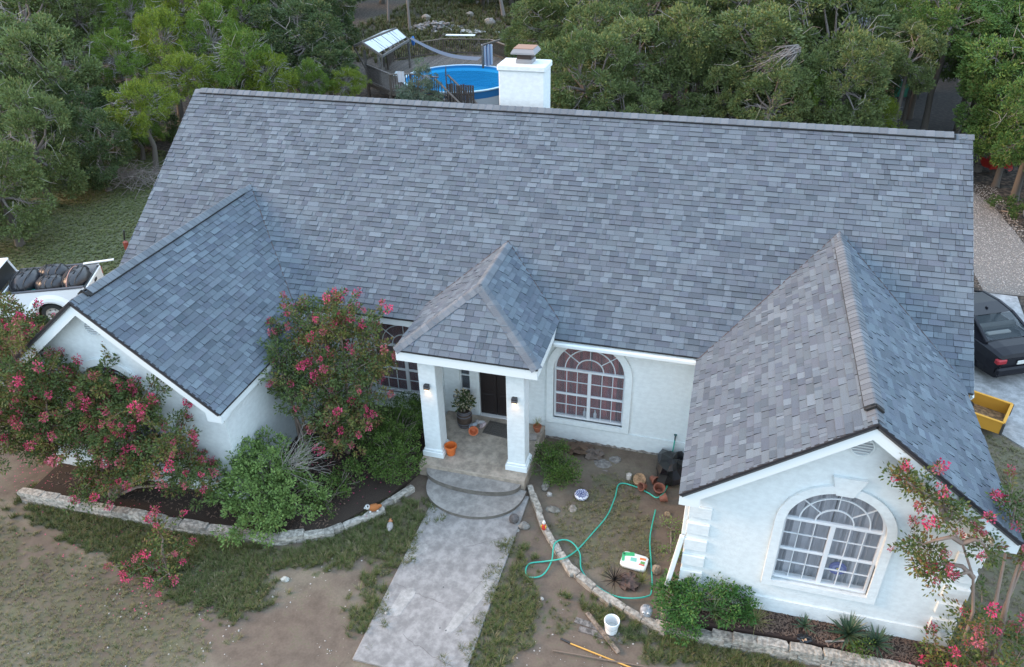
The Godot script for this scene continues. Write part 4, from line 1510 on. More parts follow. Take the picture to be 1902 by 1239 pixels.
func forest() -> void:
	var T := [
		["oak", -23.7, -1.7, 2.5, 2.0, "pale grey-green oak at the left edge nearest the pickup bed"],
		["oak", -25.5, -5.4, 3.0, 2.2, "grey-green oak at the left edge behind the lawn, over the nearest pale one"],
		["oak", -29.2, -11.4, 4.0, 3.0, "large grey-green oak in the upper left, left of the yellow-green junipers"],
		["oak", -31.5, -11.0, 4.5, 3.0, "tall broad oak cut by the left edge near the top corner"],
		["dark_oak", -27.6, -10.1, 2.5, 1.8, "low dark oak under the large upper left oak"],
		["dark_oak", -24.3, -7.5, 2.2, 1.6, "low dark oak at the back of the lawn above the brush pile"],
		["juniper", -23.6, -10.0, 3.0, 1.7, "green juniper close against the upper left corner of the main roof"],
		["juniper", -27.8, -14.1, 4.0, 2.0, "yellow-green juniper with bare grey twigs, leftmost of the junipers"],
		["juniper", -27.3, -17.2, 4.2, 2.2, "yellow-green juniper with a grey bare middle, second from the left"],
		["juniper", -25.5, -19.0, 4.2, 2.2, "tall yellow-green juniper above the left end of the ridge"],
		["juniper", -23.6, -14.0, 3.4, 1.8, "juniper directly behind the left end of the ridge"],
		["juniper", -21.8, -16.1, 3.8, 2.0, "juniper with twisted grey limbs right of the left roof corner"],
		["juniper", -20.5, -16.3, 3.0, 1.5, "shorter juniper behind the ridge between the roof corner and the pool deck"],
		["juniper", -19.3, -18.5, 2.4, 1.3, "small bright juniper behind the ridge left of the pool deck"],
		["juniper", -17.9, -19.8, 2.0, 1.2, "small bright juniper touching the lattice side of the pool deck"],
		["juniper", -33.3, -22.4, 5.0, 2.3, "juniper crown at the top edge left of the tallest junipers"],
		["juniper", -29.8, -23.0, 5.3, 2.4, "juniper crown at the top edge above the left roof corner"],
		["dark_oak", -21.7, -22.3, 4.0, 2.4, "dark bushy oak left of the gazebo roof"],
		["dark_oak", -19.6, -20.9, 2.7, 1.6, "blue-green bushy tree beside the gazebo posts"],
		["dark_oak", -24.5, -25.8, 5.0, 2.6, "dark oak at the top edge behind the bushy one left of the gazebo"],
		["dark_oak", -23.1, -28.4, 4.5, 2.3, "dark oak behind the gazebo roof on its left"],
		["oak", -36.7, -21.9, 5.0, 2.6, "far oak at the top edge between the corner oak and the junipers"],
		["oak", -38.2, -19.4, 5.5, 2.8, "far oak filling the top left corner"],
		["juniper", -25.6, -22.7, 5.0, 2.3, "juniper at the top edge left of the dark oaks"],
		["oak", -9.6, -28.0, 3.0, 1.5, "small oak right of the pool deck with its leaves over the railing"],
		["oak", -7.6, -25.1, 4.5, 2.0, "oak above and right of the chimney cap at the top edge"],
		["oak", -3.8, -16.4, 4.0, 2.3, "full grey-green oak just right of the chimney"],
		["oak", -4.4, -21.3, 5.0, 2.4, "oak behind the full one right of the chimney"],
		["oak", -1.7, -18.4, 4.5, 2.2, "oak two crowns right of the chimney with light green tips"],
		["oak", -4.0, -16.0, 2.0, 1.5, "low oak touching the right side of the chimney at the ridge"],
		["oak", -1.9, -15.9, 2.3, 1.6, "low oak behind the ridge, next right of the one at the chimney"],
		["oak", 0.1, -19.4, 4.5, 2.4, "broad oak behind the middle of the ridge's right half"],
		["oak", -2.1, -24.2, 5.5, 2.6, "tall oak at the top edge right of the chimney"],
		["oak", 1.4, -22.3, 5.0, 2.5, "tall oak at the top edge over the ridge's right half"],
		["oak", 2.5, -17.7, 3.0, 1.6, "medium oak with reddish new tips behind the ridge"],
		["oak", 1.5, -17.1, 2.0, 1.2, "small round oak showing just over the ridge"],
		["oak", 4.0, -18.8, 5.0, 2.5, "big oak above the peak of the right wing roof"],
		["oak", 4.7, -16.2, 3.5, 2.0, "oak with a dead grey branch, nearest the ridge on the right"],
		["oak", 7.0, -20.6, 5.0, 2.8, "largest grey-green oak in the upper right"],
		["oak", 7.7, -17.3, 4.2, 2.2, "oak in front of the largest upper right one"],
		["oak", 5.8, -17.0, 2.2, 1.4, "low oak behind the ridge under the big right oaks"],
		["juniper", 6.5, -17.0, 3.6, 1.1, "bright yellow-green juniper among the grey oaks on the right"],
		["juniper", 9.4, -18.5, 2.0, 1.2, "dark green juniper by the open dark path"],
		["oak", 8.3, -16.7, 2.0, 1.3, "low pale oak at the ridge beside the dark green juniper"],
		["oak", 3.4, -22.7, 6.0, 2.6, "tall oak at the top edge above the dead branch"],
		["oak", 5.9, -23.9, 6.0, 2.6, "tall oak at the top edge left of the grey shed roof"],
		["oak", 8.7, -23.8, 5.2, 2.2, "oak just under the grey shed roof"],
		["green_oak", 15.0, -21.6, 5.2, 2.4, "fresh green oak arching over the dark path"],
		["green_oak", 14.6, -23.7, 5.5, 2.6, "fresh green oak at the top edge near the right corner"],
		["green_oak", 12.6, -37.0, 4.4, 2.4, "fresh green oak at the top edge right of the grey shed roof"],
		["green_oak", 15.0, -18.7, 4.5, 2.4, "fresh green oak leaning in from the right edge"],
		["green_oak", 15.8, -20.2, 3.6, 1.7, "small fresh green oak right of the dark path"],
		["green_oak", 15.0, -15.5, 3.5, 2.0, "fresh green oak above the red barrow at the right edge"],
		["green_oak", 15.6, -13.4, 2.2, 1.4, "lowest green oak at the right edge over the gravel"],
		["oak", -6.9, -26.1, 5.5, 2.4, "oak at the top edge right of the leaning trunk"],
		["oak", 0.6, -24.8, 6.0, 2.5, "oak at the top edge between the two tallest right of the chimney"],
		["green_oak", 16.3, -23.0, 6.0, 2.6, "green oak filling the top right corner"],
		["green_oak", 12.5, -27.0, 6.0, 2.3, "shaded green oak behind the storage stall, cut by the top edge"],
		["green_oak", 15.6, -26.5, 6.0, 2.5, "shaded green oak right of the dark path, cut by the top edge"],
		["oak", 11.6, -23.6, 4.6, 1.6, "oak leaning over the dark path from its left side"],
		["green_oak", 13.9, -22.6, 5.4, 1.9, "green oak whose crown closes the dark path at the top"],
		["oak", 10.3, -18.9, 4.9, 1.5, "small oak at the left side of the dark path"],
		["green_oak", 12.2, -21.2, 6.2, 2.0, "fresh green oak hanging over the storage stall"],
		["green_oak", 14.3, -18.9, 4.2, 2.0, "fresh green oak between the dark path and the right edge"],
		["green_oak", 14.6, -16.9, 2.9, 1.7, "low fresh green oak hanging over the red wheelbarrow"],
		["juniper", -25.6, -11.6, 1.4, 1.5, "low green juniper at the back of the lawn behind the brush pile"],
		["dark_oak", -22.0, -12.2, 1.2, 1.3, "low dark bush of an oak hard against the left roof edge near the ridge"],
		["dark_oak", -26.8, -13.6, 1.6, 1.7, "dark undergrowth oak between the brush pile and the junipers"],
		["dark_oak", -29.0, -8.0, 1.4, 1.8, "dark undergrowth oak under the broad left oaks"],
		["oak", -27.5, -3.0, 1.5, 1.8, "low grey-green oak at the left edge beside the lawn"],
		["dark_oak", -23.6, -19.5, 1.6, 1.7, "dark undergrowth below the junipers behind the ridge"],
		["dark_oak", 8.9, -21.5, 2.2, 1.8, "shaded oak left of the tan and green stall"]]
	for k in T.size():
		var t: Array = T[k]
		tree(t[0], t[1], t[2], t[3], t[4], t[5], "", k)
	# the wood beyond: trees of which only bits of crown or trunk show
	var r := RandomNumberGenerator.new()
	r.seed = 77
	var n := 0
	for row in 4:
		var z := -30.0 - row * 10.5
		var x := -62.0 + row * -4.0
		while x < 30.0 + row * 5.0:
			var px := x + r.randf_range(-1.2, 1.2)
			x += r.randf_range(4.0, 5.6)
			if px > -27.0 - row * 1.2 and px < -9.0 - row * 1.3 and row < 3:
				continue
			if px > 9.8 and px < 16.0 and row < 2:
				continue
			var kd: String = ["oak", "dark_oak", "oak", "green_oak", "dark_oak"][r.randi() % 5] if px > -12.0 else ["oak", "dark_oak", "juniper", "dark_oak"][r.randi() % 4]
			tree(kd, px, z + r.randf_range(-2.5, 2.5), r.randf_range(3.0, 4.6), r.randf_range(2.6, 3.3), "far tree in the thick wood that closes the view beyond the yard", "trees of the wood beyond the yard", n)
			n += 1
	# the unbroken wood farther off
	var far := []
	for k in 1100:
		var a := r.randf() * TAU
		var d := r.randf_range(75.0, 230.0)
		var p := Vector3(cos(a) * d, 2.6, sin(a) * d - 10.0)
		if p.z > -30.0 and absf(p.x) < 55.0:
			continue
		if p.x > -40.0 and p.x < 0.0 and p.z > -80.0:
			continue
		var s := r.randf_range(1.4, 2.4)
		far.append(Transform3D(Basis(Vector3.UP, r.randf() * TAU).scaled(Vector3(s, s * r.randf_range(0.8, 1.1), s)), p))
	stuff_copies("distant_wood", tree_kind("dark_oak", 0)[2], "leaf", far, self, "unbroken oak wood far off beyond the yard and the clearing", "woodland")
	for e in [[-24.5, -45.2, "thin bare trunk rising behind the gazebo roof", 0.11, 0.0], [-28.4, -49.6, "thin trunk behind the dark oaks left of the gazebo", 0.1, 0.4], [-18.2, -52.7, "leaning trunk at the top edge above the pool", 0.16, -0.9]]:
		var t := thing("tall_tree", e[2], "tree", Vector3(e[0], GROUND - 0.03, e[1]))
		var b := MB.new()
		b.tube([Vector3(0, -0.05, 0), Vector3(e[4] * 0.3, 1.5, 0), Vector3(e[4], 4.0, 0.1), Vector3(e[4] * 1.5, 6.6, 0)], [e[3] * 1.4, e[3], e[3] * 0.85, e[3] * 0.5], 8, Color(0.2, 0.18, 0.165))
		part("trunk", b, "bark", t)
		var p := tree_kind("oak", 1)
		piece("branches", p[1], "bark", t, Transform3D(Basis(), Vector3(e[4] * 1.5, 7.2, 0)))
		piece("crown", p[2], "leaf", t, Transform3D(Basis(), Vector3(e[4] * 1.5, 7.2, 0)))

var blossoms := []

# a many-stemmed flowering tree; clumps: [x, y, z, radius x, radius y] in world metres
func flowering(label: String, at: Vector3, clumps: Array, leaf_count: int, flowers: int, seed_: int, yellow := 0.25, trunk_line := [], leaf := 0.075, dens := 64.0) -> void:
	var t := thing("flowering_tree", label, "tree", at)
	var r := RandomNumberGenerator.new()
	r.seed = seed_
	if blossoms.is_empty():
		for k in 5:
			var m := MB.new()
			var pal: Array = [[Color(0.52, 0.035, 0.12), Color(0.42, 0.025, 0.09), Color(0.56, 0.08, 0.17)], [Color(0.40, 0.05, 0.11), Color(0.34, 0.06, 0.10)], [Color(0.36, 0.08, 0.10), Color(0.28, 0.07, 0.075), Color(0.42, 0.12, 0.15)]][k % 3]
			m.leaves(r, Vector3(), Vector3(0.09, 0.13, 0.09), 60, 0.045, 0.036, pal, Vector3(), 0.6, 0.1)
			blossoms.append(m.mesh())
	var stems := MB.new()
	var crown := MB.new()
	var green := [Color(0.075, 0.112, 0.036), Color(0.062, 0.094, 0.032), Color(0.092, 0.128, 0.042), Color(0.082, 0.104, 0.044)]
	var warm := [Color(0.155, 0.16, 0.045), Color(0.125, 0.142, 0.042), Color(0.17, 0.125, 0.05), Color(0.14, 0.075, 0.045), Color(0.095, 0.118, 0.038)]
	var bark := Color(0.22, 0.165, 0.135)
	var spots := []
	var tips := []
	if trunk_line.size() > 0:
		stems.tube(trunk_line.map(func(e): return e - at), [0.034, 0.03, 0.026, 0.022, 0.017, 0.012], 7, bark)
	for c in clumps:
		var o := Vector3(c[0], c[1], c[2]) - at
		var rad := Vector3(c[3], c[4], c[3])
		var foot := Vector3(r.randf_range(-0.12, 0.12), 0, r.randf_range(-0.12, 0.12))
		if trunk_line.size() > 0:
			foot = trunk_line[0] - at
			for tp in trunk_line:
				if (tp - at).distance_to(o) < foot.distance_to(o) and tp.y < c[1] + 0.15:
					foot = tp - at
		var mid := foot.lerp(o, 0.55) + Vector3(r.randf_range(-0.1, 0.1), 0.12, r.randf_range(-0.1, 0.1))
		stems.tube([foot, foot.lerp(mid, 0.5) + Vector3(0, 0.1, 0), mid, o], [0.045, 0.036, 0.028, 0.012], 6, bark)
		for k in (4 if dens > 50.0 else 2):      # long shoots past the crown, most with a flower head at the tip
			var d := (rnd_dir(r) + Vector3(0, 0.7, 0)).normalized()
			var a := o + d * rad * 0.7
			var e := o + d * (rad + Vector3(0.32, 0.32, 0.32) * r.randf_range(0.6, 1.2))
			twig(stems, a, e, 0.007, 0.003, r, bark, 3, 0.08)
			var pal := warm if r.randf() < yellow else green
			for j in 6:
				crown.leaves(r, a.lerp(e, 0.2 + j * 0.15), Vector3(0.06, 0.05, 0.06), int(leaf_count * 0.16), leaf, leaf * 0.52, pal, a, 0.6, 0.3)
			tips.append(e)
		var nb := maxi(8, int(c[3] * c[4] * dens))
		for k in nb:
			var d := rnd_dir(r)
			if d.y < -0.4:
				d.y *= 0.4
			var p := o + d * rad * pow(r.randf(), 0.4)
			if k % 2 == 0:
				twig(stems, o.lerp(mid, r.randf() * 0.4), p, 0.011, 0.004, r, bark, 3, 0.15)
			var pal := warm if r.randf() < yellow else green
			var rr := r.randf_range(0.12, 0.24)
			crown.leaves(r, p, Vector3(rr, rr * 0.8, rr), leaf_count, leaf, leaf * 0.52, pal, o, 0.5, 0.2)
			if d.y > -0.25:
				spots.append(p + d * rr * 0.9)
	part("stems", stems, "bark", t)
	part("crown", crown, "leaf", t)
	var heads := spots.duplicate()
	spots = []
	for k in flowers:
		spots.append(tips[k] if k < tips.size() and k % 4 != 3 else heads[(k * 13) % heads.size()])
	for k in flowers:
		var s := r.randf_range(0.5, 1.1)
		var p: Vector3 = spots[k] + rnd_dir(r) * 0.05
		piece("blossom", blossoms[r.randi() % 5], "petal", t, Transform3D(Basis.from_euler(Vector3(r.randf_range(-0.6, 0.6), r.randf() * TAU, r.randf_range(-0.6, 0.6))).scaled(Vector3(s, s, s)), p))

func shrub(called: String, label: String, at: Vector3, clumps: Array, pal: Array, leaf: Vector2, count: int, dens: float, seed_: int, bare := 0) -> void:
	var t := thing(called, label, "shrub", at)
	var r := RandomNumberGenerator.new()
	r.seed = seed_
	var stems := MB.new()
	var crown := MB.new()
	for c in clumps:
		var o := Vector3(c[0], c[1], c[2]) - at
		var rad := Vector3(c[3], c[4], c[3])
		stems.tube([Vector3(), o * 0.5, o], [0.03, 0.022, 0.012], 5, Color(0.19, 0.16, 0.13))
		for k in int(c[3] * c[4] * dens) + 4:
			var d := rnd_dir(r)
			if d.y < -0.3:
				d.y *= 0.3
			var p := o + d * rad * pow(r.randf(), 0.33)
			if k % 3 == 0:
				twig(stems, o * 0.6, p, 0.009, 0.004, r, Color(0.21, 0.18, 0.15), 3, 0.15)
			var rr := r.randf_range(0.09, 0.17)
			crown.leaves(r, p, Vector3(rr, rr * 0.8, rr), count, leaf.x, leaf.y, pal, o, 0.6, 0.25)
	part("stems", stems, "bark", t)
	part("foliage", crown, "leaf", t)
	if bare > 0:
		var b := MB.new()
		var o := Vector3(clumps[0][0], clumps[0][1], clumps[0][2]) - at + Vector3(0.45, 0.45, -0.25)
		for k in bare:
			var d := (Vector3(0.75, 0.5, -0.1) + rnd_dir(r) * 0.75).normalized()
			var a := o + rnd_dir(r) * 0.15
			var e := a + d * r.randf_range(0.5, 1.0)
			twig(b, a, e, 0.007, 0.003, r, Color(0.27, 0.25, 0.225), 3, 0.12)
			for j in 2:
				var q := a.lerp(e, r.randf_range(0.4, 0.9))
				twig(b, q, q + (d + rnd_dir(r) * 0.8).normalized() * 0.28, 0.004, 0.002, r, Color(0.27, 0.25, 0.225), 3, 0.1)
		part("bare_twigs", b, "bark", t).set_meta("label", "dead grey twigs in the top of the shrub")

func spiky(called: String, label: String, at: Vector3, count: int, L: float, W: float, cols: Array, seed_: int, category := "plant", flat_ := 0.15) -> void:
	var t := thing(called, label, category, at)
	var r := RandomNumberGenerator.new()
	r.seed = seed_
	var shapes := []
	for col in cols:
		var b := MB.new()
		var n := 5
		for k in n:
			var f0 := float(k) / n
			var f1 := float(k + 1) / n
			var w0 := W * (0.7 + 0.5 * sin(minf(f0 * 2.2, PI / 2))) * (1.0 - pow(f0, 2.5)) * 0.5
			var w1 := W * (0.7 + 0.5 * sin(minf(f1 * 2.2, PI / 2))) * (1.0 - pow(f1, 2.5)) * 0.5
			var a := Vector3(0, -0.10 * f0 * f0, f0) * L
			var e := Vector3(0, -0.10 * f1 * f1, f1) * L
			var v := Vector3(0, -0.25, 0)
			b.q(a, a + Vector3(w0, w0 * 0.35, 0), e + Vector3(w1, w1 * 0.35, 0), e, col)
			b.q(a + Vector3(-w0, w0 * 0.35, 0), a, e, e + Vector3(-w1, w1 * 0.35, 0), col)
		shapes.append(b.mesh())
	for k in count:
		var f := float(k) / count
		var el := lerpf(1.45, flat_, pow(f, 0.8)) + r.randf_range(-0.12, 0.12)
		var az := k * 2.39996 + r.randf_range(-0.2, 0.2)
		var s := r.randf_range(0.8, 1.1)
		var bs := Basis(Vector3.UP, az) * Basis(Vector3.RIGHT, -el)
		piece("leaf_blade", shapes[r.randi() % shapes.size()], "satin" if W > 0.02 else "blade", t, Transform3D(bs.scaled(Vector3(s, s, s)), Vector3(0, 0.05 + 0.05 * (1.0 - f), 0)))

func garden_plants() -> void:
	flowering("large pink flowering tree at the left edge in front of the pickup", Vector3(-12.4, -0.15, 8.6), [[-13.2, 2.3, 8.2, 0.85, 0.7], [-12.2, 1.9, 8.9, 1.0, 0.8], [-11.5, 2.2, 8.9, 0.8, 0.7], [-12.7, 1.3, 9.3, 1.0, 0.8], [-11.6, 1.0, 9.3, 0.8, 0.6], [-13.6, 2.8, 8.0, 0.6, 0.5], [-12.9, 2.7, 8.7, 0.75, 0.6], [-12.2, 2.75, 8.8, 0.6, 0.5], [-13.3, 1.6, 9.0, 0.8, 0.7], [-11.6, 3.0, 8.7, 0.6, 0.5], [-12.4, 3.3, 8.5, 0.6, 0.5], [-11.2, 1.6, 9.4, 0.7, 0.6], [-12.2, 0.9, 9.6, 0.8, 0.5], [-10.9, 3.6, 9.75, 0.5, 0.4], [-11.5, 3.1, 9.75, 0.6, 0.5], [-10.5, 3.2, 9.75, 0.4, 0.35], [-11.3, 4.0, 9.55, 0.4, 0.35], [-13.1, 3.7, 8.2, 0.5, 0.4], [-12.0, 2.5, 9.6, 0.6, 0.5]], 68, 200, 11, 0.5)
	flowering("pink flowering tree with bare lower stems before the left wing gable", Vector3(-10.0, -0.15, 9.5), [[-9.6, 2.2, 9.3, 0.7, 0.6], [-8.9, 1.7, 9.6, 0.85, 0.7], [-8.2, 1.3, 9.7, 0.75, 0.6], [-9.6, 1.1, 9.8, 0.7, 0.5], [-8.6, 2.4, 9.4, 0.55, 0.5], [-7.6, 0.8, 9.6, 0.55, 0.5], [-10.2, 1.6, 9.6, 0.6, 0.5], [-9.9, 2.45, 9.4, 0.65, 0.5], [-9.2, 2.75, 9.3, 0.5, 0.4], [-10.7, 2.0, 9.4, 0.6, 0.5], [-9.0, 1.0, 9.9, 0.6, 0.45], [-9.4, 3.1, 9.3, 0.6, 0.45], [-8.5, 2.85, 9.4, 0.6, 0.45], [-7.9, 2.05, 9.6, 0.6, 0.5], [-10.3, 2.95, 9.2, 0.6, 0.45], [-10.9, 2.7, 9.3, 0.6, 0.5], [-7.5, 1.4, 9.7, 0.5, 0.4], [-9.9, 0.7, 10.0, 0.6, 0.4]], 70, 130, 12, 0.42)
	flowering("tall flowering tree with red-pink blooms left of the front porch", Vector3(-5.4, -0.15, 6.7), [[-5.7, 3.0, 6.3, 0.9, 0.75], [-5.0, 2.6, 6.6, 0.85, 0.75], [-6.1, 2.5, 6.6, 0.75, 0.7], [-5.3, 1.9, 7.0, 1.0, 0.8], [-4.7, 2.0, 6.5, 0.7, 0.7], [-5.5, 1.2, 7.3, 0.85, 0.7], [-5.9, 3.5, 6.0, 0.5, 0.4], [-4.7, 3.2, 6.2, 0.5, 0.45], [-5.2, 3.3, 6.4, 0.6, 0.5], [-6.5, 3.1, 6.2, 0.55, 0.5], [-4.3, 2.6, 6.4, 0.5, 0.5], [-4.6, 1.4, 7.1, 0.6, 0.55], [-5.0, 0.8, 7.5, 0.6, 0.5], [-6.3, 1.8, 7.0, 0.55, 0.5]], 66, 120, 13, 0.5, [], 0.075, 52.0)
	flowering("dark leafy sapling on a thin stem against the left wing side wall", Vector3(-6.25, -0.15, 7.2), [[-6.35, 2.3, 7.3, 0.55, 0.55], [-6.1, 1.9, 7.4, 0.5, 0.45], [-6.5, 2.7, 7.0, 0.35, 0.35]], 55, 0, 14, 0.1)
	flowering("knee-high pink flowering sapling in the grass below the left stone edging", Vector3(-7.5, GROUND, 11.1), [[-7.5, 0.15, 11.1, 0.55, 0.4], [-7.9, 0.05, 11.3, 0.4, 0.25], [-7.1, 0.05, 11.4, 0.45, 0.25], [-7.6, 0.4, 10.8, 0.3, 0.3]], 34, 20, 15, 0.6)
	flowering("slender flowering tree leaning before the right wing gable wall", Vector3(7.95, -0.1, 9.6), [[6.15, 4.2, 9.75, 0.26, 0.15], [6.45, 4.02, 9.75, 0.34, 0.2], [6.8, 3.8, 9.75, 0.34, 0.2], [7.1, 3.55, 9.72, 0.26, 0.18], [6.62, 3.0, 9.85, 0.28, 0.15], [6.85, 2.65, 9.85, 0.34, 0.22], [7.05, 2.35, 9.8, 0.26, 0.18], [7.6, 3.05, 9.72, 0.22, 0.16]], 44, 26, 16, 0.35, [Vector3(7.95, -0.1, 9.6), Vector3(7.9, 0.8, 9.65), Vector3(7.82, 1.6, 9.7), Vector3(7.6, 2.4, 9.72), Vector3(7.25, 3.1, 9.72), Vector3(6.9, 3.5, 9.74)], 0.072, 46.0)
	flowering("flowering tree with bright pink tops at the right edge of the picture", Vector3(8.45, -0.2, 9.75), [[8.0, 3.55, 9.2, 0.4, 0.3], [8.4, 3.25, 9.0, 0.45, 0.35], [8.45, 2.7, 9.2, 0.35, 0.3], [8.0, 1.5, 9.7, 0.4, 0.3], [8.3, 1.1, 9.7, 0.5, 0.4], [8.7, 0.8, 9.8, 0.6, 0.45], [7.8, 0.7, 9.8, 0.5, 0.4], [8.2, 0.3, 10.0, 0.55, 0.35], [7.7, 0.2, 9.8, 0.4, 0.3]], 44, 40, 17, 0.4, [], 0.075, 46.0)
	var lime := [Color(0.15, 0.225, 0.066), Color(0.125, 0.195, 0.056), Color(0.18, 0.255, 0.080), Color(0.10, 0.16, 0.05)]
	shrub("shrub", "large light green shrub with dead grey twigs in the left bed", Vector3(-6.2, -0.15, 8.9), [[-6.1, 0.6, 9.0, 1.0, 0.7], [-6.9, 0.5, 9.0, 0.8, 0.6], [-5.5, 0.4, 9.1, 0.8, 0.55], [-6.3, 0.9, 8.5, 0.8, 0.55], [-6.1, 0.1, 9.7, 0.8, 0.4], [-7.0, 1.0, 8.5, 0.5, 0.4]], lime, Vector2(0.07, 0.042), 46, 115.0, 21, 42)
	var boxw := [Color(0.085, 0.14, 0.03), Color(0.062, 0.108, 0.024), Color(0.050, 0.088, 0.022), Color(0.078, 0.128, 0.030), Color(0.044, 0.074, 0.022), Color(0.105, 0.150, 0.038)]
	shrub("shrub", "dense dark green rounded shrub just left of the porch column", Vector3(-3.95, -0.15, 6.8), [[-3.95, 0.4, 7.0, 0.75, 0.6], [-4.0, 0.7, 6.2, 0.75, 0.6], [-4.4, 0.5, 6.7, 0.6, 0.55], [-3.75, 0.3, 7.4, 0.55, 0.45], [-3.8, 0.6, 5.7, 0.5, 0.45]], boxw, Vector2(0.047, 0.028), 56, 170.0, 22)
	shrub("shrub", "low dark green shrub between the light green one and the rounded one", Vector3(-5.0, -0.15, 8.5), [[-5.0, 0.15, 8.6, 0.65, 0.4], [-4.7, 0.3, 7.9, 0.5, 0.4]], boxw, Vector2(0.05, 0.028), 46, 130.0, 23)
	shrub("shrub", "small round green shrub on the right of the front steps", Vector3(-0.2, -0.3, 6.1), [[-0.15, 0.05, 6.2, 0.55, 0.38], [-0.35, 0.1, 5.8, 0.42, 0.36], [0.15, 0.0, 6.4, 0.4, 0.3]], boxw, Vector2(0.047, 0.028), 50, 190.0, 24)
	var bright := [Color(0.052, 0.13, 0.032), Color(0.042, 0.105, 0.027), Color(0.068, 0.155, 0.040), Color(0.088, 0.165, 0.048)]
	shrub("shrub", "bright green drooping shrub at the left corner of the right wing", Vector3(3.5, 0.05, 9.5), [[3.5, 0.42, 9.55, 0.65, 0.42], [3.1, 0.3, 9.7, 0.45, 0.36], [4.0, 0.38, 9.55, 0.5, 0.3], [3.2, 0.0, 10.0, 0.4, 0.25], [4.35, 0.3, 9.5, 0.25, 0.18], [2.85, 0.2, 9.3, 0.3, 0.3]], bright, Vector2(0.058, 0.032), 48, 160.0, 25)
	shrub("shrub", "small leafy bush growing against the base of the biggest yucca", Vector3(6.35, 0.07, 9.72), [[6.35, 0.15, 9.74, 0.22, 0.16]], boxw, Vector2(0.045, 0.026), 36, 300.0, 26)
	shrub("shrub", "green ground bush at the bottom right under the flowering tree", Vector3(8.0, -0.1, 9.6), [[7.8, 0.1, 9.7, 0.4, 0.3], [8.3, 0.05, 9.4, 0.45, 0.3], [8.6, 0.1, 8.8, 0.5, 0.3]], boxw, Vector2(0.05, 0.028), 36, 80.0, 27)
	shrub("shrub", "weedy green tuft beside the right wing's loose downspout", Vector3(2.75, GROUND, 7.3), [[2.75, -0.15, 7.3, 0.22, 0.2], [2.8, -0.18, 8.0, 0.22, 0.16]], lime, Vector2(0.05, 0.024), 30, 120.0, 28)
	shrub("shrub", "silvery shrub in front of the pool deck stairs", Vector3(-14.6, GROUND, -21.0), [[-14.0, 0.8, -21.0, 1.1, 1.0], [-13.8, 1.8, -21.2, 0.9, 0.8], [-14.7, 1.2, -20.9, 0.8, 0.9], [-14.0, 2.5, -21.1, 0.6, 0.6], [-13.2, 1.1, -20.7, 0.6, 0.6]], [Color(0.125, 0.165, 0.12), Color(0.105, 0.14, 0.10), Color(0.15, 0.185, 0.13)], Vector2(0.1, 0.035), 46, 60.0, 29)
	shrub("shrub", "green bush at the foot of the pool wall", Vector3(-10.6, GROUND, -20.0), [[-10.6, 0.2, -20.0, 0.6, 0.5]], bright, Vector2(0.09, 0.05), 40, 60.0, 30)
	shrub("shrub", "low green bush on the verge beside the gravel drive", Vector3(14.2, GROUND, -14.0), [[14.2, 0.0, -14.0, 0.7, 0.45], [14.6, 0.0, -13.0, 0.5, 0.35]], [Color(0.04, 0.075, 0.02), Color(0.05, 0.09, 0.025)], Vector2(0.09, 0.045), 40, 60.0, 31)
	var yg := [Color(0.045, 0.085, 0.045), Color(0.055, 0.10, 0.055), Color(0.038, 0.072, 0.04)]
	spiky("yucca_plant", "biggest spiky green yucca under the right wing window", Vector3(6.15, 0.09, 9.5), 62, 0.46, 0.034, yg, 41)
	spiky("yucca_plant", "second large yucca just right of the biggest one", Vector3(6.62, 0.09, 9.58), 44, 0.40, 0.032, yg, 42)
	spiky("yucca_plant", "small yucca beside black plastic in the right bed", Vector3(5.38, 0.08, 9.5), 26, 0.25, 0.028, yg, 43)
	spiky("yucca_plant", "pale thin yucca inside the bright green drooping shrub", Vector3(3.72, 0.2, 9.72), 22, 0.34, 0.03, [Color(0.09, 0.13, 0.06), Color(0.11, 0.14, 0.07)], 44)
	spiky("ornamental_grass", "straw-coloured tuft of grass right of the drooping shrub", Vector3(4.5, 0.07, 9.62), 70, 0.38, 0.010, [Color(0.26, 0.22, 0.11), Color(0.20, 0.19, 0.08), Color(0.15, 0.17, 0.06)], 45, "grass", 0.3)
	spiky("ornamental_grass", "small yellow-green tuft beside the dead plant in the inner bed", Vector3(2.3, GROUND, 8.9), 60, 0.28, 0.009, [Color(0.13, 0.16, 0.05), Color(0.17, 0.17, 0.07)], 46, "grass", 0.6)
	spiky("dead_plant", "blackened dead spiky plant in the inner bed beside crumpled brown cloth", Vector3(1.75, GROUND, 9.0), 46, 0.34, 0.014, [Color(0.02, 0.018, 0.016), Color(0.035, 0.03, 0.026)], 47, "plant", 0.05)
	# heap of cut branches on the lawn
	var r := RandomNumberGenerator.new()
	r.seed = 91
	var b := MB.new()
	for k in 210:
		var c := Vector3(r.randfn() * 0.9, 0.1 + r.randf() * 0.55, r.randfn() * 0.6)
		var d := Vector3(r.randfn(), r.randfn() * 0.3, r.randfn() * 0.6).normalized() * r.randf_range(0.5, 1.3)
		twig(b, c - d * 0.5, c + d * 0.5 + Vector3(0, 0.15, 0), 0.016, 0.006, r, Color(0.20, 0.175, 0.16), 3, 0.2)
	one("brush_pile", "heap of grey cut branches at the back of the lawn by the roof edge", "brush pile", b, "bark", Vector3(-23.6, GROUND, -8.4))
	b = MB.new()
	for k in 60:
		var d := (Vector3(-0.8, -0.55, 0.2) + rnd_dir(r) * 0.35).normalized()
		var a := rnd_dir(r) * 0.2 + Vector3(0, 0.3, 0)
		twig(b, a, a + d * r.randf_range(0.6, 2.4), 0.03, 0.005, r, Color(0.22, 0.20, 0.19), 4, 0.2)
	one("dead_branch", "bare silver dead branch hanging out of the right oaks", "branch", b, "bark", Vector3(5.3, 4.9, -16.6))
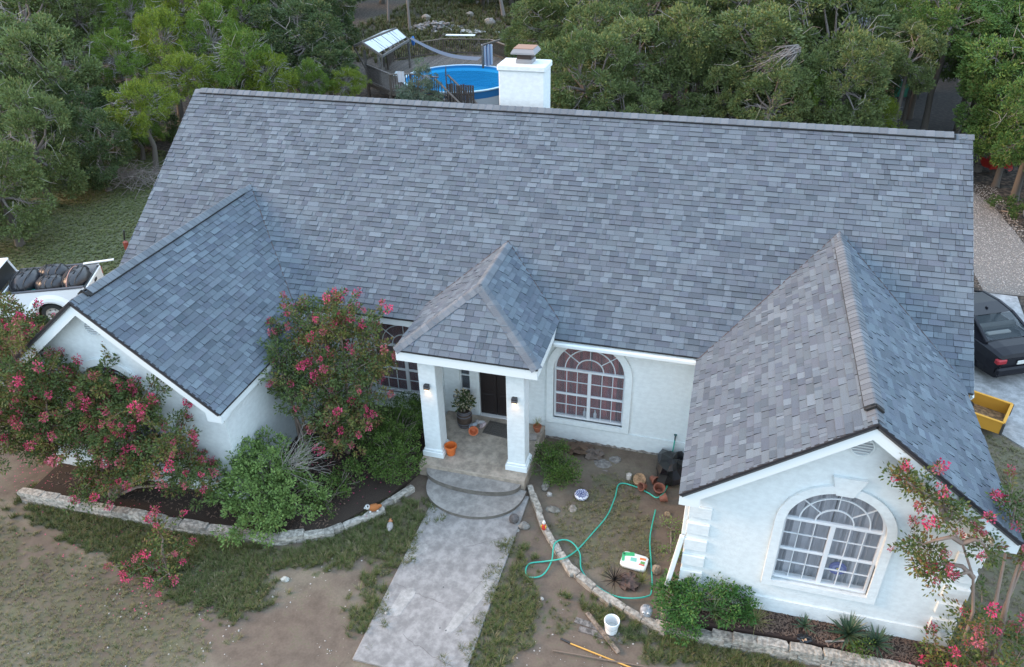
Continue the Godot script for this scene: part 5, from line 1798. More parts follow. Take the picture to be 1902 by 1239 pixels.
	stone_edging("stone_edging", "curved limestone edging around the left planting bed", [-12.15, 10.2, -9.75, 10.13, -7.9, 10.09, -5.7, 9.93, -4.6, 9.45, -3.95, 8.75, -3.5, 7.95], [0.36, 0.32, 0.28, 0.22, 0.18, 0.16, 0.14], 51)
	stone_edging("stone_edging", "limestone edging curving from the front steps round the right beds", [-0.72, 6.75, -0.1, 7.9, 0.69, 8.95, 1.48, 9.5, 2.62, 9.98, 3.54, 10.06, 4.5, 10.03, 6.05, 10.0, 8.6, 9.98], [0.12, 0.13, 0.13, 0.14, 0.18, 0.30, 0.36, 0.38, 0.38], 52)

# ---------------------------------------------------------------- things in the yard
func lump(b: MB, o: Vector3, s: Vector3, r: RandomNumberGenerator, col: Color, rough := 0.05, sq := 0.75) -> void:
	# a soft full shape with smooth shading (a stuffed sack)
	var rows := 10
	var segs := 16
	var k0 := b.v.size()
	var ph := r.randf() * 6.0
	for a in rows + 1:
		var f := PI * a / rows
		for e in segs:
			var h := TAU * e / segs
			var d := Vector3(sin(f) * cos(h), cos(f), sin(f) * sin(h))
			var p := Vector3(signf(d.x) * pow(absf(d.x), sq), signf(d.y) * pow(absf(d.y), sq), signf(d.z) * pow(absf(d.z), sq))
			var k := 1.0 + rough * sin(h * 3.0 + ph + f * 4.0) + rough * sin(h * 5.0 - f * 7.0 + ph)
			b.v.append(o + p * s * k)
			b.n.append((d / s).normalized())
			b.c.append(col)
	for a in rows:
		for e in segs:
			var A := k0 + a * segs + e
			var B := k0 + a * segs + (e + 1) % segs
			b.i.append_array(PackedInt32Array([A, A + segs, B, B, A + segs, B + segs]))

func wheel(parent: Node3D, o: Vector3, r: float, w: float, rim: Color) -> void:
	var T := Transform3D(Basis(Vector3.RIGHT, PI / 2), o)
	var b := MB.new()
	b.lathe([Vector2(r * 0.62, -w / 2), Vector2(r * 0.93, -w / 2), Vector2(r, -w * 0.32), Vector2(r, w * 0.32), Vector2(r * 0.93, w / 2), Vector2(r * 0.62, w / 2)], 26, Color(0.022, 0.022, 0.023), T)
	var t := part("wheel", b, "plain", parent)
	b = MB.new()
	b.lathe([Vector2(0.0, -w * 0.40), Vector2(r * 0.2, -w * 0.42), Vector2(r * 0.3, -w * 0.28), Vector2(r * 0.5, -w * 0.30), Vector2(r * 0.62, -w * 0.48), Vector2(r * 0.63, w * 0.48), Vector2(0, w * 0.35)], 22, rim, T)
	for k in 6:
		var g := TAU * k / 6
		b.box(o + Vector3(cos(g) * r * 0.42, sin(g) * r * 0.42, -w * 0.33), Vector3(r * 0.1, r * 0.1, 0.02), Color(0.03, 0.03, 0.03))
	part("rim", b, "satin", t)

func pickup() -> void:
	var white := Color(0.72, 0.74, 0.76)
	var dark := Color(0.02, 0.02, 0.022)
	var t := thing("pickup_truck", "white pickup truck loaded with black sacks beside the left wing", "truck", Vector3(-16.95, GROUND, 1.75), -2.697)
	var r0 := Vector2(1.15, 0.36)
	for sg in [-1.0, 1.0]:
		var b := MB.new()
		var pl := PackedVector2Array([Vector2(-0.02, 0.45), Vector2(r0.x - 0.47, 0.42)])
		var ar := arc(r0, 0.45, PI, 0, 14)
		pl.append_array(ar)
		pl.append_array(PackedVector2Array([Vector2(2.5, 0.42), Vector2(2.5, 1.22), Vector2(0.0, 1.18)]))
		b.slab(pl, Transform3D(Basis() if sg > 0 else Basis(Vector3.UP, 0), Vector3(0, 0, sg * 0.88 + (0.04 if sg > 0 else 0.04))), 0.08, white)
		var bx := part("bed_side", b, "paint", t)
		# the swelling fender over the wheel
		b = MB.new()
		for k in 14:
			var g0 := PI * k / 14
			var g1 := PI * (k + 1) / 14
			var prof := [[0.45, 0.0], [0.455, 0.10], [0.52, 0.12], [0.62, 0.10], [0.72, 0.02]]
			for j in 4:
				var p := []
				for e in [[g0, j], [g0, j + 1], [g1, j + 1], [g1, j]]:
					var rr: float = prof[e[1]][0]
					p.append(Vector3(r0.x + cos(e[0]) * rr * 1.06, r0.y + sin(e[0]) * rr, sg * (0.90 + prof[e[1]][1])))
				b.qo(p[0], p[1], p[2], p[3], Vector3(r0.x, r0.y, sg * 0.6), white)
		part("fender", b, "paint", t)
		b = MB.new()
		b.box(Vector3(1.25, 1.235, sg * 0.88), Vector3(2.5, 0.035, 0.12), Color(0.05, 0.05, 0.055), 0.01)
		part("bed_rail", b, "plastic", t)
		wheel(t, Vector3(r0.x, 0.36, sg * 0.80), 0.37, 0.24, Color(0.42, 0.40, 0.38)) if sg < 0 else wheel(t, Vector3(r0.x, 0.36, sg * 0.80), 0.37, 0.24, Color(0.42, 0.40, 0.38))
		wheel(t, Vector3(4.75, 0.36, sg * 0.80), 0.37, 0.24, Color(0.42, 0.40, 0.38))
		b = MB.new()
		b.box(Vector3(-0.01, 0.95, sg * 0.86), Vector3(0.07, 0.30, 0.12), Color(0.35, 0.02, 0.025), 0.015)
		part("tail_light", b, "plastic", t)
		# cab doors and front wing
		b = MB.new()
		var front := PackedVector2Array([Vector2(2.55, 0.42), Vector2(4.25, 0.42), Vector2(4.25, 0.5)])
		front.append_array(arc(Vector2(4.75, 0.36), 0.45, PI * 0.93, 0.1, 12))
		front.append_array(PackedVector2Array([Vector2(5.45, 0.45), Vector2(5.45, 1.0), Vector2(4.15, 1.15), Vector2(2.55, 1.2)]))
		b.slab(front, Transform3D(Basis(), Vector3(0, 0, sg * 0.88 + 0.04)), 0.08, white)
		part("cab_side", b, "paint", t)
	var b := MB.new()
	b.box(Vector3(1.25, 0.62, 0), Vector3(2.46, 0.06, 1.66), Color(0.05, 0.05, 0.055))
	b.box(Vector3(2.48, 0.92, 0), Vector3(0.05, 0.56, 1.68), white, 0.01)
	part("bed", b, "plain", t)
	b = MB.new()
	b.box(Vector3(-0.035, 0.89, 0), Vector3(0.07, 0.56, 1.60), white, 0.02)
	b.box(Vector3(0.006, 1.165, 0), Vector3(0.09, 0.03, 1.62), dark, 0.01)
	var tg := part("tailgate", b, "paint", t)
	b = MB.new()
	b.box(Vector3(-0.078, 1.02, 0.05), Vector3(0.025, 0.10, 0.24), dark, 0.01)
	part("handle", b, "plastic", tg)
	b = MB.new()
	b.box(Vector3(-0.078, 0.86, -0.35), Vector3(0.012, 0.07, 0.22), Color(0.25, 0.27, 0.3), 0.005)
	part("badge", b, "satin", tg)
	b = MB.new()
	b.box(Vector3(-0.12, 0.46, 0), Vector3(0.16, 0.16, 1.7), Color(0.3, 0.3, 0.31), 0.03)
	part("bumper", b, "satin", t)
	b = MB.new()
	b.qo(Vector3(2.6, 1.2, -0.86), Vector3(4.0, 1.15, -0.86), Vector3(3.5, 1.72, -0.7), Vector3(2.7, 1.72, -0.7), Vector3(3.1, 1.2, 0), dark)
	b.qo(Vector3(2.6, 1.2, 0.86), Vector3(4.0, 1.15, 0.86), Vector3(3.5, 1.72, 0.7), Vector3(2.7, 1.72, 0.7), Vector3(3.1, 1.2, 0), dark)
	b.qo(Vector3(2.6, 1.2, -0.86), Vector3(2.6, 1.2, 0.86), Vector3(2.7, 1.72, 0.7), Vector3(2.7, 1.72, -0.7), Vector3(3.1, 1.2, 0), dark)
	b.qo(Vector3(4.05, 1.15, -0.86), Vector3(4.05, 1.15, 0.86), Vector3(3.5, 1.72, 0.7), Vector3(3.5, 1.72, -0.7), Vector3(3.1, 1.2, 0), dark)
	part("cab_glass", b, "satin", t)
	b = MB.new()
	b.box(Vector3(3.1, 1.745, 0), Vector3(0.95, 0.06, 1.5), white, 0.025)
	for e in [[2.6, 2.7], [4.05, 3.5]]:
		for sg in [-1.0, 1.0]:
			b.bar(Vector3(e[0], 1.18, sg * 0.865), Vector3(e[1], 1.73, sg * 0.715), 0.07, 0.07, white, 0.01)
	part("cab_roof", b, "paint", t)
	b = MB.new()
	b.box(Vector3(4.8, 1.08, 0), Vector3(1.35, 0.10, 1.66), white, 0.04)
	b.box(Vector3(5.46, 0.75, 0), Vector3(0.08, 0.5, 1.6), white, 0.02)
	part("hood", b, "paint", t)
	# load
	var M2 := t.transform
	var r := RandomNumberGenerator.new()
	r.seed = 61
	for e in [[0.45, 1.16, -0.05, 0.42, 0.30, 0.68, "black sack nearest the tailgate, tied with a pale strap"], [1.16, 1.16, -0.34, 0.46, 0.29, 0.40, "black sack in the middle of the load, on the near side"], [1.25, 1.22, 0.36, 0.50, 0.30, 0.40, "black sack in the middle of the load, on the far side"], [2.0, 1.22, -0.05, 0.44, 0.32, 0.66, "black sack against the pickup's cab"]]:
		var o: Vector3 = M2 * Vector3(e[0], e[1], e[2])
		b = MB.new()
		lump(b, Vector3(), Vector3(e[3], e[4], e[5]), r, Color(0.026, 0.024, 0.028), 0.05, 0.92)
		var sk := one("sack", e[6], "sack", b, "bag", o, -2.697, "black sacks in the pickup bed")
		for k in 3:
			b = MB.new()
			var pts := []
			for j in 17:
				var g := PI * j / 16
				pts.append(Vector3(e[3] * (-0.45 + 0.45 * k) + 0.04 * sin(g * 3.0), sin(g) * (e[4] + 0.012) * 0.97, cos(g) * (e[5] + 0.012)))
			b.tube(pts, [0.016], 5, Color(0.014, 0.013, 0.014))
			part("strap", b, "plastic", sk)
		if e[0] < 0.5:
			b = MB.new()
			var pts := []
			for j in 17:
				var g := PI * j / 16
				pts.append(Vector3(0.10, sin(g) * (e[4] + 0.025), cos(g) * (e[5] + 0.025)))
			b.tube(pts, [0.013], 5, Color(0.45, 0.25, 0.2))
			part("pale_strap", b, "plastic", sk)
	b = MB.new()
	b.box(Vector3(), Vector3(1.6, 0.03, 0.36), Color(0.02, 0.30, 0.27), 0.006)
	one("teal_board", "teal board lying along the near side of the pickup bed", "board", b, "plain", M2 * Vector3(0.95, 1.08, -0.62), -2.697)
	b = MB.new()
	b.box(Vector3(), Vector3(0.42, 0.16, 0.16), Color(0.50, 0.44, 0.62), 0.01)
	b.box(Vector3(0.32, -0.02, 0), Vector3(0.2, 0.12, 0.14), Color(0.08, 0.07, 0.08), 0.01)
	one("carton", "pale lilac carton tucked under the teal board in the pickup", "box", b, "plain", M2 * Vector3(1.0, 1.0, -0.76), -2.697)
	b = MB.new()
	b.box(Vector3(), Vector3(0.95, 0.035, 0.12), Color(0.55, 0.56, 0.55), 0.006)
	one("white_plank", "short white plank sticking out over the pickup tailgate", "plank", b, "plain", M2 * Vector3(-0.15, 1.42, 0.55), -2.55)

func sedan() -> void:
	var black := Color(0.012, 0.013, 0.016)
	var t := thing("sedan_car", "black sedan parked on the concrete pad at the right", "car", Vector3(11.5, GROUND + 0.05, -0.75), 2.04)
	# stations along the length: x, half width, belt height, deck height at the middle
	var st := [[0.0, 0.70, 0.80, 0.84], [0.06, 0.80, 0.86, 0.93], [0.35, 0.87, 0.92, 1.0], [0.95, 0.90, 0.94, 1.03], [1.6, 0.91, 0.94, 1.0], [2.6, 0.91, 0.93, 0.99], [3.3, 0.90, 0.92, 0.98], [4.1, 0.87, 0.84, 0.90], [4.6, 0.80, 0.72, 0.78], [4.78, 0.62, 0.60, 0.64]]
	var b := MB.new()
	for k in st.size() - 1:
		var ring := []
		for e in [st[k], st[k + 1]]:
			var x: float = e[0]
			var w: float = e[1]
			var pts := []
			for sg in [1.0, -1.0]:
				var half := [Vector3(x, 0.22, sg * w * 0.93), Vector3(x, 0.45, sg * w), Vector3(x, 0.70, sg * w * 0.995), Vector3(x, e[2], sg * w * 0.95), Vector3(x, (e[2] + e[3]) * 0.5 + 0.015, sg * w * 0.82), Vector3(x, e[3], sg * w * 0.45)]
				if sg < 0:
					half.reverse()
				pts.append_array(half)
			ring.append(pts)
		for j in 11:
			b.qo(ring[0][j], ring[0][j + 1], ring[1][j + 1], ring[1][j], Vector3(2.2, 0.55, 0), black)
	for sg in [0, 9]:
		var e: Array = st[sg]
		b.qo(Vector3(e[0], 0.25, -e[1]), Vector3(e[0], 0.25, e[1]), Vector3(e[0], e[2], e[1] * 0.95), Vector3(e[0], e[2], -e[1] * 0.95), Vector3(2.2, 0.5, 0), black)
		b.qo(Vector3(e[0], e[2], -e[1] * 0.95), Vector3(e[0], e[2], e[1] * 0.95), Vector3(e[0], e[3], e[1] * 0.45), Vector3(e[0], e[3], -e[1] * 0.45), Vector3(2.2, 0.3, 0), black)
	part("body", b, "car_paint", t)
	b = MB.new()
	# roof with pillars
	var rf := [[0.62, 0.74, 1.02], [1.45, 0.63, 1.38], [2.0, 0.63, 1.43], [2.6, 0.62, 1.40], [3.45, 0.72, 1.0]]
	for k in [1, 2]:
		var a: Array = rf[k]
		var e: Array = rf[k + 1]
		b.qo(Vector3(a[0], a[2], -a[1]), Vector3(a[0], a[2], a[1]), Vector3(e[0], e[2], e[1]), Vector3(e[0], e[2], -e[1]), Vector3(2, 0.5, 0), black)
	for sg in [-1.0, 1.0]:
		for k in 4:
			var a: Array = rf[k]
			var e: Array = rf[k + 1]
			b.bar(Vector3(a[0], a[2] - 0.01, sg * a[1]), Vector3(e[0], e[2] - 0.01, sg * e[1]), 0.10, 0.06, black, 0.015)
		b.bar(Vector3(2.02, 0.95, sg * 0.84), Vector3(2.0, 1.41, sg * 0.64), 0.07, 0.05, black)
		b.qo(Vector3(0.62, 0.98, sg * 0.80), Vector3(1.2, 0.96, sg * 0.85), Vector3(1.45, 1.37, sg * 0.65), Vector3(1.30, 1.30, sg * 0.66), Vector3(1.2, 1.0, 0), black)
	b.box(Vector3(1.72, 1.425, 0.0), Vector3(0.10, 0.05, 0.03), black, 0.01)
	part("roof", b, "car_paint", t)
	b = MB.new()
	b.q(Vector3(0.66, 1.035, -0.68), Vector3(0.66, 1.035, 0.68), Vector3(1.43, 1.372, 0.60), Vector3(1.43, 1.372, -0.60), Color.WHITE)
	part("rear_window", b, "car_glass", t)
	b = MB.new()
	b.q(Vector3(2.62, 1.39, -0.58), Vector3(2.62, 1.39, 0.58), Vector3(3.42, 1.0, 0.68), Vector3(3.42, 1.0, -0.68), Color.WHITE)
	part("windscreen", b, "car_glass", t)
	for sg in [-1.0, 1.0]:
		for e in [[1.2, 2.0, 1.47, 1.98], [2.06, 3.35, 2.04, 2.6]]:
			b = MB.new()
			b.q(Vector3(e[0], 0.96, sg * 0.84), Vector3(e[1], 0.96, sg * 0.84), Vector3(e[3], 1.36, sg * 0.655), Vector3(e[2], 1.36, sg * 0.655), Color.WHITE)
			part("side_window", b, "car_glass", t)
	b = MB.new()      # seats and parcel shelf
	b.box(Vector3(0.95, 1.0, 0), Vector3(0.5, 0.03, 1.3), Color(0.10, 0.10, 0.11))
	b.box(Vector3(1.3, 0.9, 0), Vector3(0.16, 0.6, 1.25), Color(0.14, 0.14, 0.13), 0.03, Basis(Vector3.BACK, 0.25))
	for z in [-0.4, 0.4]:
		b.box(Vector3(2.2, 0.95, z), Vector3(0.16, 0.7, 0.5), Color(0.2, 0.2, 0.19), 0.04, Basis(Vector3.BACK, 0.2))
	b.box(Vector3(2.0, 0.55, 0), Vector3(2.6, 0.05, 1.5), Color(0.05, 0.05, 0.05))
	part("seats", b, "cloth", t)
	b = MB.new()
	b.box(Vector3(0.98, 1.04, -0.1), Vector3(0.14, 0.07, 0.75), Color(0.5, 0.5, 0.47), 0.02)
	part("shelf_cloth", b, "cloth", t)
	for sg in [-1.0, 1.0]:
		b = MB.new()
		b.box(Vector3(0.05, 0.74, sg * 0.68), Vector3(0.16, 0.15, 0.30), Color(0.30, 0.015, 0.02), 0.03)
		part("tail_light", b, "plastic", t)
		for x in [1.0, 3.85]:
			wheel(t, Vector3(x, 0.32, sg * 0.82), 0.32, 0.22, Color(0.45, 0.46, 0.48))
	b = MB.new()
	b.box(Vector3(-0.03, 0.45, 0), Vector3(0.14, 0.24, 1.62), black, 0.05)
	part("bumper", b, "car_paint", t)
	b = MB.new()
	b.box(Vector3(-0.03, 0.68, 0), Vector3(0.02, 0.12, 0.42), Color(0.55, 0.55, 0.52), 0.005)
	part("plate", b, "plain", t)
	# yellow wooden trailer box in front of it
	var y := Color(0.50, 0.24, 0.025)
	var x2 := thing("trailer_box", "open orange-yellow wooden trailer box beside the black sedan", "trailer", Vector3(9.70, GROUND + 0.05, 1.25), -0.42)
	for e in [[Vector3(0, 0.33, 0.50), Vector3(2.0, 0.34, 0.04)], [Vector3(0, 0.33, -0.50), Vector3(2.0, 0.34, 0.04)]]:
		b = MB.new()
		b.box(e[0], e[1], y, 0.008)
		b.box(e[0] + Vector3(0, 0.18, 0), Vector3(2.02, 0.035, 0.07), shade(y, 1.15), 0.008)
		part("side_board", b, "plain", x2)
	for x in [-1.0, 1.0]:
		b = MB.new()
		b.box(Vector3(x, 0.33, 0), Vector3(0.04, 0.34, 0.96), y, 0.008)
		b.box(Vector3(x, 0.51, 0), Vector3(0.07, 0.035, 0.98), shade(y, 1.15), 0.008)
		part("end_board", b, "plain", x2)
		for z in [-0.51, 0.51]:
			b = MB.new()
			b.box(Vector3(x + signf(x) * 0.02, 0.33, z), Vector3(0.06, 0.35, 0.06), Color(0.05, 0.045, 0.04), 0.006)
			part("corner_strap", b, "plain", x2)
	b = MB.new()
	b.box(Vector3(0, 0.155, 0), Vector3(1.96, 0.03, 0.96), Color(0.30, 0.17, 0.08), 0.0)
	part("floor", b, "wood", x2)
	for z in [-0.38, 0.38]:
		wheel(x2, Vector3(0.1, 0.13, z), 0.13, 0.1, Color(0.3, 0.3, 0.3))

func lamp(x: float, label: String) -> void:
	var z := 6.60
	var t := thing("wall_lamp", label, "lamp", Vector3(x, 2.18, z), 0.0, "lamps on the porch columns")
	var b := MB.new()
	b.box(Vector3(0, 0, 0.012), Vector3(0.11, 0.15, 0.024), Color(0.02, 0.02, 0.022), 0.004)
	b.box(Vector3(0, 0.02, 0.065), Vector3(0.13, 0.12, 0.09), Color(0.025, 0.025, 0.028), 0.008)
	part("housing", b, "satin", t)
	b = MB.new()
	b.box(Vector3(0, 0.02, 0.112), Vector3(0.125, 0.025, 0.006), Color(0.12, 0.12, 0.13))
	part("trim", b, "satin", t)
	b = MB.new()
	b.box(Vector3(0, -0.047, 0.065), Vector3(0.09, 0.012, 0.06), Color(1, 0.9, 0.75))
	part("bulb", b, "lamp_glow", t)
	var l := SpotLight3D.new()
	l.name = "light"
	l.position = Vector3(0, -0.06, 0.065)
	l.rotation_degrees = Vector3(-90, 0, 0)
	l.spot_angle = 50.0
	l.spot_range = 12.0
	l.spot_attenuation = 2.0
	l.light_color = Color(1.0, 0.72, 0.42)
	l.light_energy = 0.045
	l.light_size = 0.03
	l.shadow_enabled = true
	t.add_child(l)

func yard_things() -> void:
	var b := MB.new()
	var r := RandomNumberGenerator.new()
	r.seed = 5
	lamp(-3.08, "black box lamp on the left porch column, lit below")
	lamp(-0.99, "black box lamp on the right porch column, lit below")
	# porch things, floor at 0.08
	var F := 0.082
	var t := thing("barrel_planter", "half wine barrel planter beside the front door", "planter", Vector3(-2.72, F, 5.28))
	b.lathe([Vector2(0.0, 0.0), Vector2(0.155, 0.0), Vector2(0.185, 0.12), Vector2(0.20, 0.26), Vector2(0.185, 0.40), Vector2(0.165, 0.50), Vector2(0.145, 0.50), Vector2(0.145, 0.44), Vector2(0, 0.44)], 20, Color(0.085, 0.055, 0.04))
	part("barrel", b, "wood", t)
	for e in [[0.05, 0.172], [0.13, 0.190], [0.36, 0.194], [0.44, 0.180], [0.485, 0.171]]:
		b = MB.new()
		b.lathe([Vector2(e[1] - 0.004, e[0] - 0.017), Vector2(e[1] + 0.004, e[0] - 0.015), Vector2(e[1] + 0.004, e[0] + 0.015), Vector2(e[1] - 0.006, e[0] + 0.017)], 20, Color(0.10, 0.10, 0.11))
		part("hoop", b, "satin", t)
	shrub("potted_plant", "leafy plant with cream flowers in the barrel planter", Vector3(-2.72, F + 0.44, 5.28), [[-2.72, F + 0.68, 5.28, 0.2, 0.17], [-2.62, F + 0.8, 5.25, 0.16, 0.13], [-2.78, F + 0.9, 5.22, 0.1, 0.1]], [Color(0.04, 0.065, 0.025), Color(0.05, 0.08, 0.03), Color(0.07, 0.10, 0.04), Color(0.4, 0.36, 0.26)], Vector2(0.075, 0.045), 22, 330.0, 71)
	b = MB.new()
	b.lathe([Vector2(0, 0.0), Vector2(0.10, 0.0), Vector2(0.135, 0.22), Vector2(0.155, 0.22), Vector2(0.155, 0.27), Vector2(0.13, 0.27), Vector2(0.12, 0.2), Vector2(0.09, 0.04), Vector2(0, 0.04)], 20, Color(0.55, 0.13, 0.03))
	one("flower_pot", "bright orange empty pot standing behind the left porch column", "pot", b, "plastic", Vector3(-2.70, F, 6.42))
	b = MB.new()
	b.lathe([Vector2(0, 0.0), Vector2(0.075, 0.0), Vector2(0.105, 0.12), Vector2(0.125, 0.12), Vector2(0.125, 0.165), Vector2(0.10, 0.165), Vector2(0.09, 0.12), Vector2(0.06, 0.02), Vector2(0, 0.02)], 20, Color(0.45, 0.12, 0.045), Transform3D(Basis(Vector3.UP, 0.35) * Basis(Vector3.RIGHT, 1.25), Vector3(0, 0.11, -0.02)))
	one("flower_pot", "terracotta pot tipped over towards the steps on the porch floor", "pot", b, "plain", Vector3(-2.42, F, 5.52))
	t = thing("door_mat", "patterned grey door mat on the porch before the front door", "mat", Vector3(-1.72, F, 5.25), -0.1)
	b = MB.new()
	b.box(Vector3(0, 0.008, 0), Vector3(0.92, 0.014, 0.52), Color(0.20, 0.18, 0.155), 0.003)
	part("mat", b, "mulch", t)
	b = MB.new()
	for e in [[0, 0.2, 0.84, 0.012], [0, -0.2, 0.84, 0.012], [-0.42, 0, 0.012, 0.41], [0.42, 0, 0.012, 0.41], [0, 0.13, 0.62, 0.01], [0, -0.13, 0.62, 0.01], [-0.31, 0, 0.01, 0.25], [0.31, 0, 0.01, 0.25]]:
		b.box(Vector3(e[0], 0.0165, e[1]), Vector3(e[2], 0.003, e[3]), Color(0.05, 0.045, 0.04))
	for k in 7:
		for j in 2:
			b.box(Vector3(-0.24 + k * 0.08, 0.0165, -0.05 + j * 0.1), Vector3(0.05, 0.003, 0.012), Color(0.06, 0.055, 0.05), 0.0, Basis(Vector3.UP, 0.7 if (k + j) % 2 == 0 else -0.7))
	part("pattern", b, "cloth", t).set_meta("kind", "stuff")
	for e in [[-2.36, 5.12, 0.3, "pale shoe on the porch beside the barrel, nearer the door", Color(0.5, 0.48, 0.48)], [-2.26, 5.22, 1.2, "pale pink shoe lying across the corner of the door mat", Color(0.52, 0.42, 0.43)], [-2.50, 5.28, 0.9, "pale blue dish-like shoe next to the barrel's foot", Color(0.40, 0.45, 0.50)]]:
		b = MB.new()
		lump(b, Vector3(0, 0.045, 0), Vector3(0.13, 0.045, 0.05), r, e[4], 0.03, 0.8)
		lump(b, Vector3(-0.07, 0.07, 0), Vector3(0.055, 0.055, 0.045), r, shade(e[4], 0.6), 0.03, 0.8)
		one("shoe", e[3], "shoe", b, "cloth", Vector3(e[0], F, e[1]), e[2])
	t = thing("flower_pot", "small terracotta pot by the wall right of the porch column", "pot", Vector3(-0.86, F, 5.05))
	b = MB.new()
	b.lathe([Vector2(0, 0.0), Vector2(0.07, 0.0), Vector2(0.095, 0.13), Vector2(0.11, 0.13), Vector2(0.11, 0.17), Vector2(0.09, 0.17), Vector2(0.085, 0.13), Vector2(0, 0.13)], 18, Color(0.30, 0.10, 0.05))
	part("pot", b, "plain", t)
	spiky("ornamental_grass", "wispy yellow grass growing in the small pot right of the porch column", Vector3(-0.86, F + 0.13, 5.05), 40, 0.22, 0.008, [Color(0.25, 0.24, 0.10), Color(0.18, 0.2, 0.07)], 72, "grass", 0.5)
	b = MB.new()
	b.box(Vector3(0, 0.03, 0), Vector3(0.30, 0.05, 0.24), Color(0.30, 0.27, 0.24), 0.01)
	one("paver", "flat concrete paver on the porch edge under the small pot's wall", "paver", b, "concrete", Vector3(-0.95, F, 5.36), 0.2)
	# garden hose
	var P := [2.55, 0.35, 4.86, 2.52, -0.1, 4.95, 2.45, -0.24, 5.3, 2.52, -0.22, 5.9, 2.36, -0.2, 6.38, 2.1, -0.24, 6.24, 1.8, -0.252, 6.1, 1.42, -0.252, 6.1, 1.38, -0.252, 6.6, 1.3, -0.252, 7.2, 1.08, -0.252, 7.8, 0.85, -0.252, 8.35, 0.68, -0.14, 8.72, 0.5, -0.13, 8.85, 0.22, -0.252, 8.86, -0.08, -0.252, 9.02, -0.03, -0.252, 9.32, 0.26, -0.252, 9.24, 0.38, -0.22, 8.85, 0.36, -0.14, 8.4, 0.62, -0.2, 8.2, 0.9, -0.252, 8.42, 1.05, -0.252, 8.9, 1.42, -0.25, 9.22, 1.9, -0.2, 9.42, 2.42, -0.2, 9.28, 2.52, -0.252, 9.0, 2.42, -0.252, 8.3, 2.32, -0.252, 7.6, 2.34, -0.252, 6.75]
	var cv := Curve3D.new()
	cv.bake_interval = 0.04
	for k in range(0, P.size(), 3):
		var a := Vector3(P[k], P[k + 1], P[k + 2])
		var pr := Vector3(P[maxi(k - 3, 0)], P[maxi(k - 3, 0) + 1], P[maxi(k - 3, 0) + 2])
		var nx := Vector3(P[mini(k + 3, P.size() - 3)], P[mini(k + 3, P.size() - 3) + 1], P[mini(k + 3, P.size() - 3) + 2])
		var tn := (nx - pr) * 0.18
		cv.add_point(a, -tn, tn)
	b = MB.new()
	var bp := cv.get_baked_points()
	var hp := []
	for p in bp:
		hp.append(p)
	b.tube(hp, [0.016], 7, Color(0.03, 0.36, 0.27))
	one("garden_hose", "teal garden hose looped over the stone edging and the bare bed", "hose", b, "plastic")
	t = thing("hose_tap", "dark outdoor tap on the white wall where the hose starts", "tap", Vector3(2.55, 0.38, 4.80))
	b = MB.new()
	b.tube([Vector3(0, 0, -0.03), Vector3(0, 0, 0.05), Vector3(0, -0.05, 0.07)], [0.018, 0.018, 0.014], 8, Color(0.05, 0.06, 0.06))
	part("spout", b, "satin", t)
	b = MB.new()
	b.lathe([Vector2(0, 0.05), Vector2(0.035, 0.05), Vector2(0.035, 0.065), Vector2(0, 0.065)], 10, Color(0.02, 0.10, 0.10))
	part("handle", b, "plastic", t)
	# sack of soil: a full plastic pillow with a green top and printed panels
	t = thing("soil_bag", "white and green plastic sack of garden soil lying on the dry grass", "bag", Vector3(2.08, GROUND + 0.02, 8.42), -0.12)
	b = MB.new()
	lump(b, Vector3(0, 0.06, 0), Vector3(0.28, 0.065, 0.20), r, Color(0.66, 0.70, 0.68), 0.012, 0.36)
	part("sack", b, "plastic", t)
	for e in [[-0.15, -0.11, 0.24, 0.10, 0.30, Color(0.03, 0.33, 0.12)], [-0.24, 0.0, 0.06, 0.22, 0.15, Color(0.05, 0.36, 0.15)], [0.16, -0.08, 0.13, 0.06, 0.1, Color(0.55, 0.17, 0.05)], [0.18, 0.02, 0.09, 0.07, 0.0, Color(0.10, 0.28, 0.08)], [0.17, 0.08, 0.12, 0.035, 0.0, Color(0.50, 0.08, 0.06)], [-0.02, 0.0, 0.13, 0.10, 0.1, Color(0.16, 0.45, 0.36)]]:
		b = MB.new()
		b.box(Vector3(e[0], 0.125, e[1]), Vector3(e[2], 0.005, e[3]), e[5], 0.0, Basis(Vector3.UP, e[4]))
		part("print", b, "plastic", t)
	# bucket with planks
	for e in [[1.15, 10.12, 2.04, 10.25, 0.13, Color(0.20, 0.185, 0.17), 0.012, "grey weathered plank under the bucket, the farther of two"], [1.26, 10.30, 2.13, 10.37, 0.13, Color(0.185, 0.165, 0.15), 0.012, "grey weathered plank under the bucket, the nearer of two"], [1.35, 9.92, 2.09, 10.66, 0.09, Color(0.26, 0.20, 0.155), 0.04, "brown plank laid across the two grey ones beside the bucket"]]:
		b = MB.new()
		var a := Vector3(e[0], GROUND + e[6] + 0.02, e[1])
		var q := Vector3(e[2], GROUND + e[6] + 0.02, e[3])
		b.bar(Vector3(), q - a, e[4], 0.024, e[5], 0.004)
		one("plank", e[7], "plank", b, "wood", a)
	t = thing("bucket", "white plastic bucket standing on planks below the right stone edging", "bucket", Vector3(1.88, GROUND + 0.075, 10.22))
	b = MB.new()
	b.lathe([Vector2(0, 0), Vector2(0.115, 0.0), Vector2(0.14, 0.28), Vector2(0.152, 0.28), Vector2(0.152, 0.30), Vector2(0.14, 0.31), Vector2(0.134, 0.30), Vector2(0.11, 0.02), Vector2(0, 0.02)], 24, Color(0.66, 0.68, 0.68))
	part("pail", b, "plastic", t)
	b = MB.new()
	b.lathe([Vector2(0, 0.10), Vector2(0.119, 0.10)], 20, Color(0.45, 0.46, 0.44))
	b.box(Vector3(0.02, 0.107, 0.02), Vector3(0.08, 0.01, 0.05), Color(0.10, 0.09, 0.08))
	part("paste", b, "plain", t)
	b = MB.new()
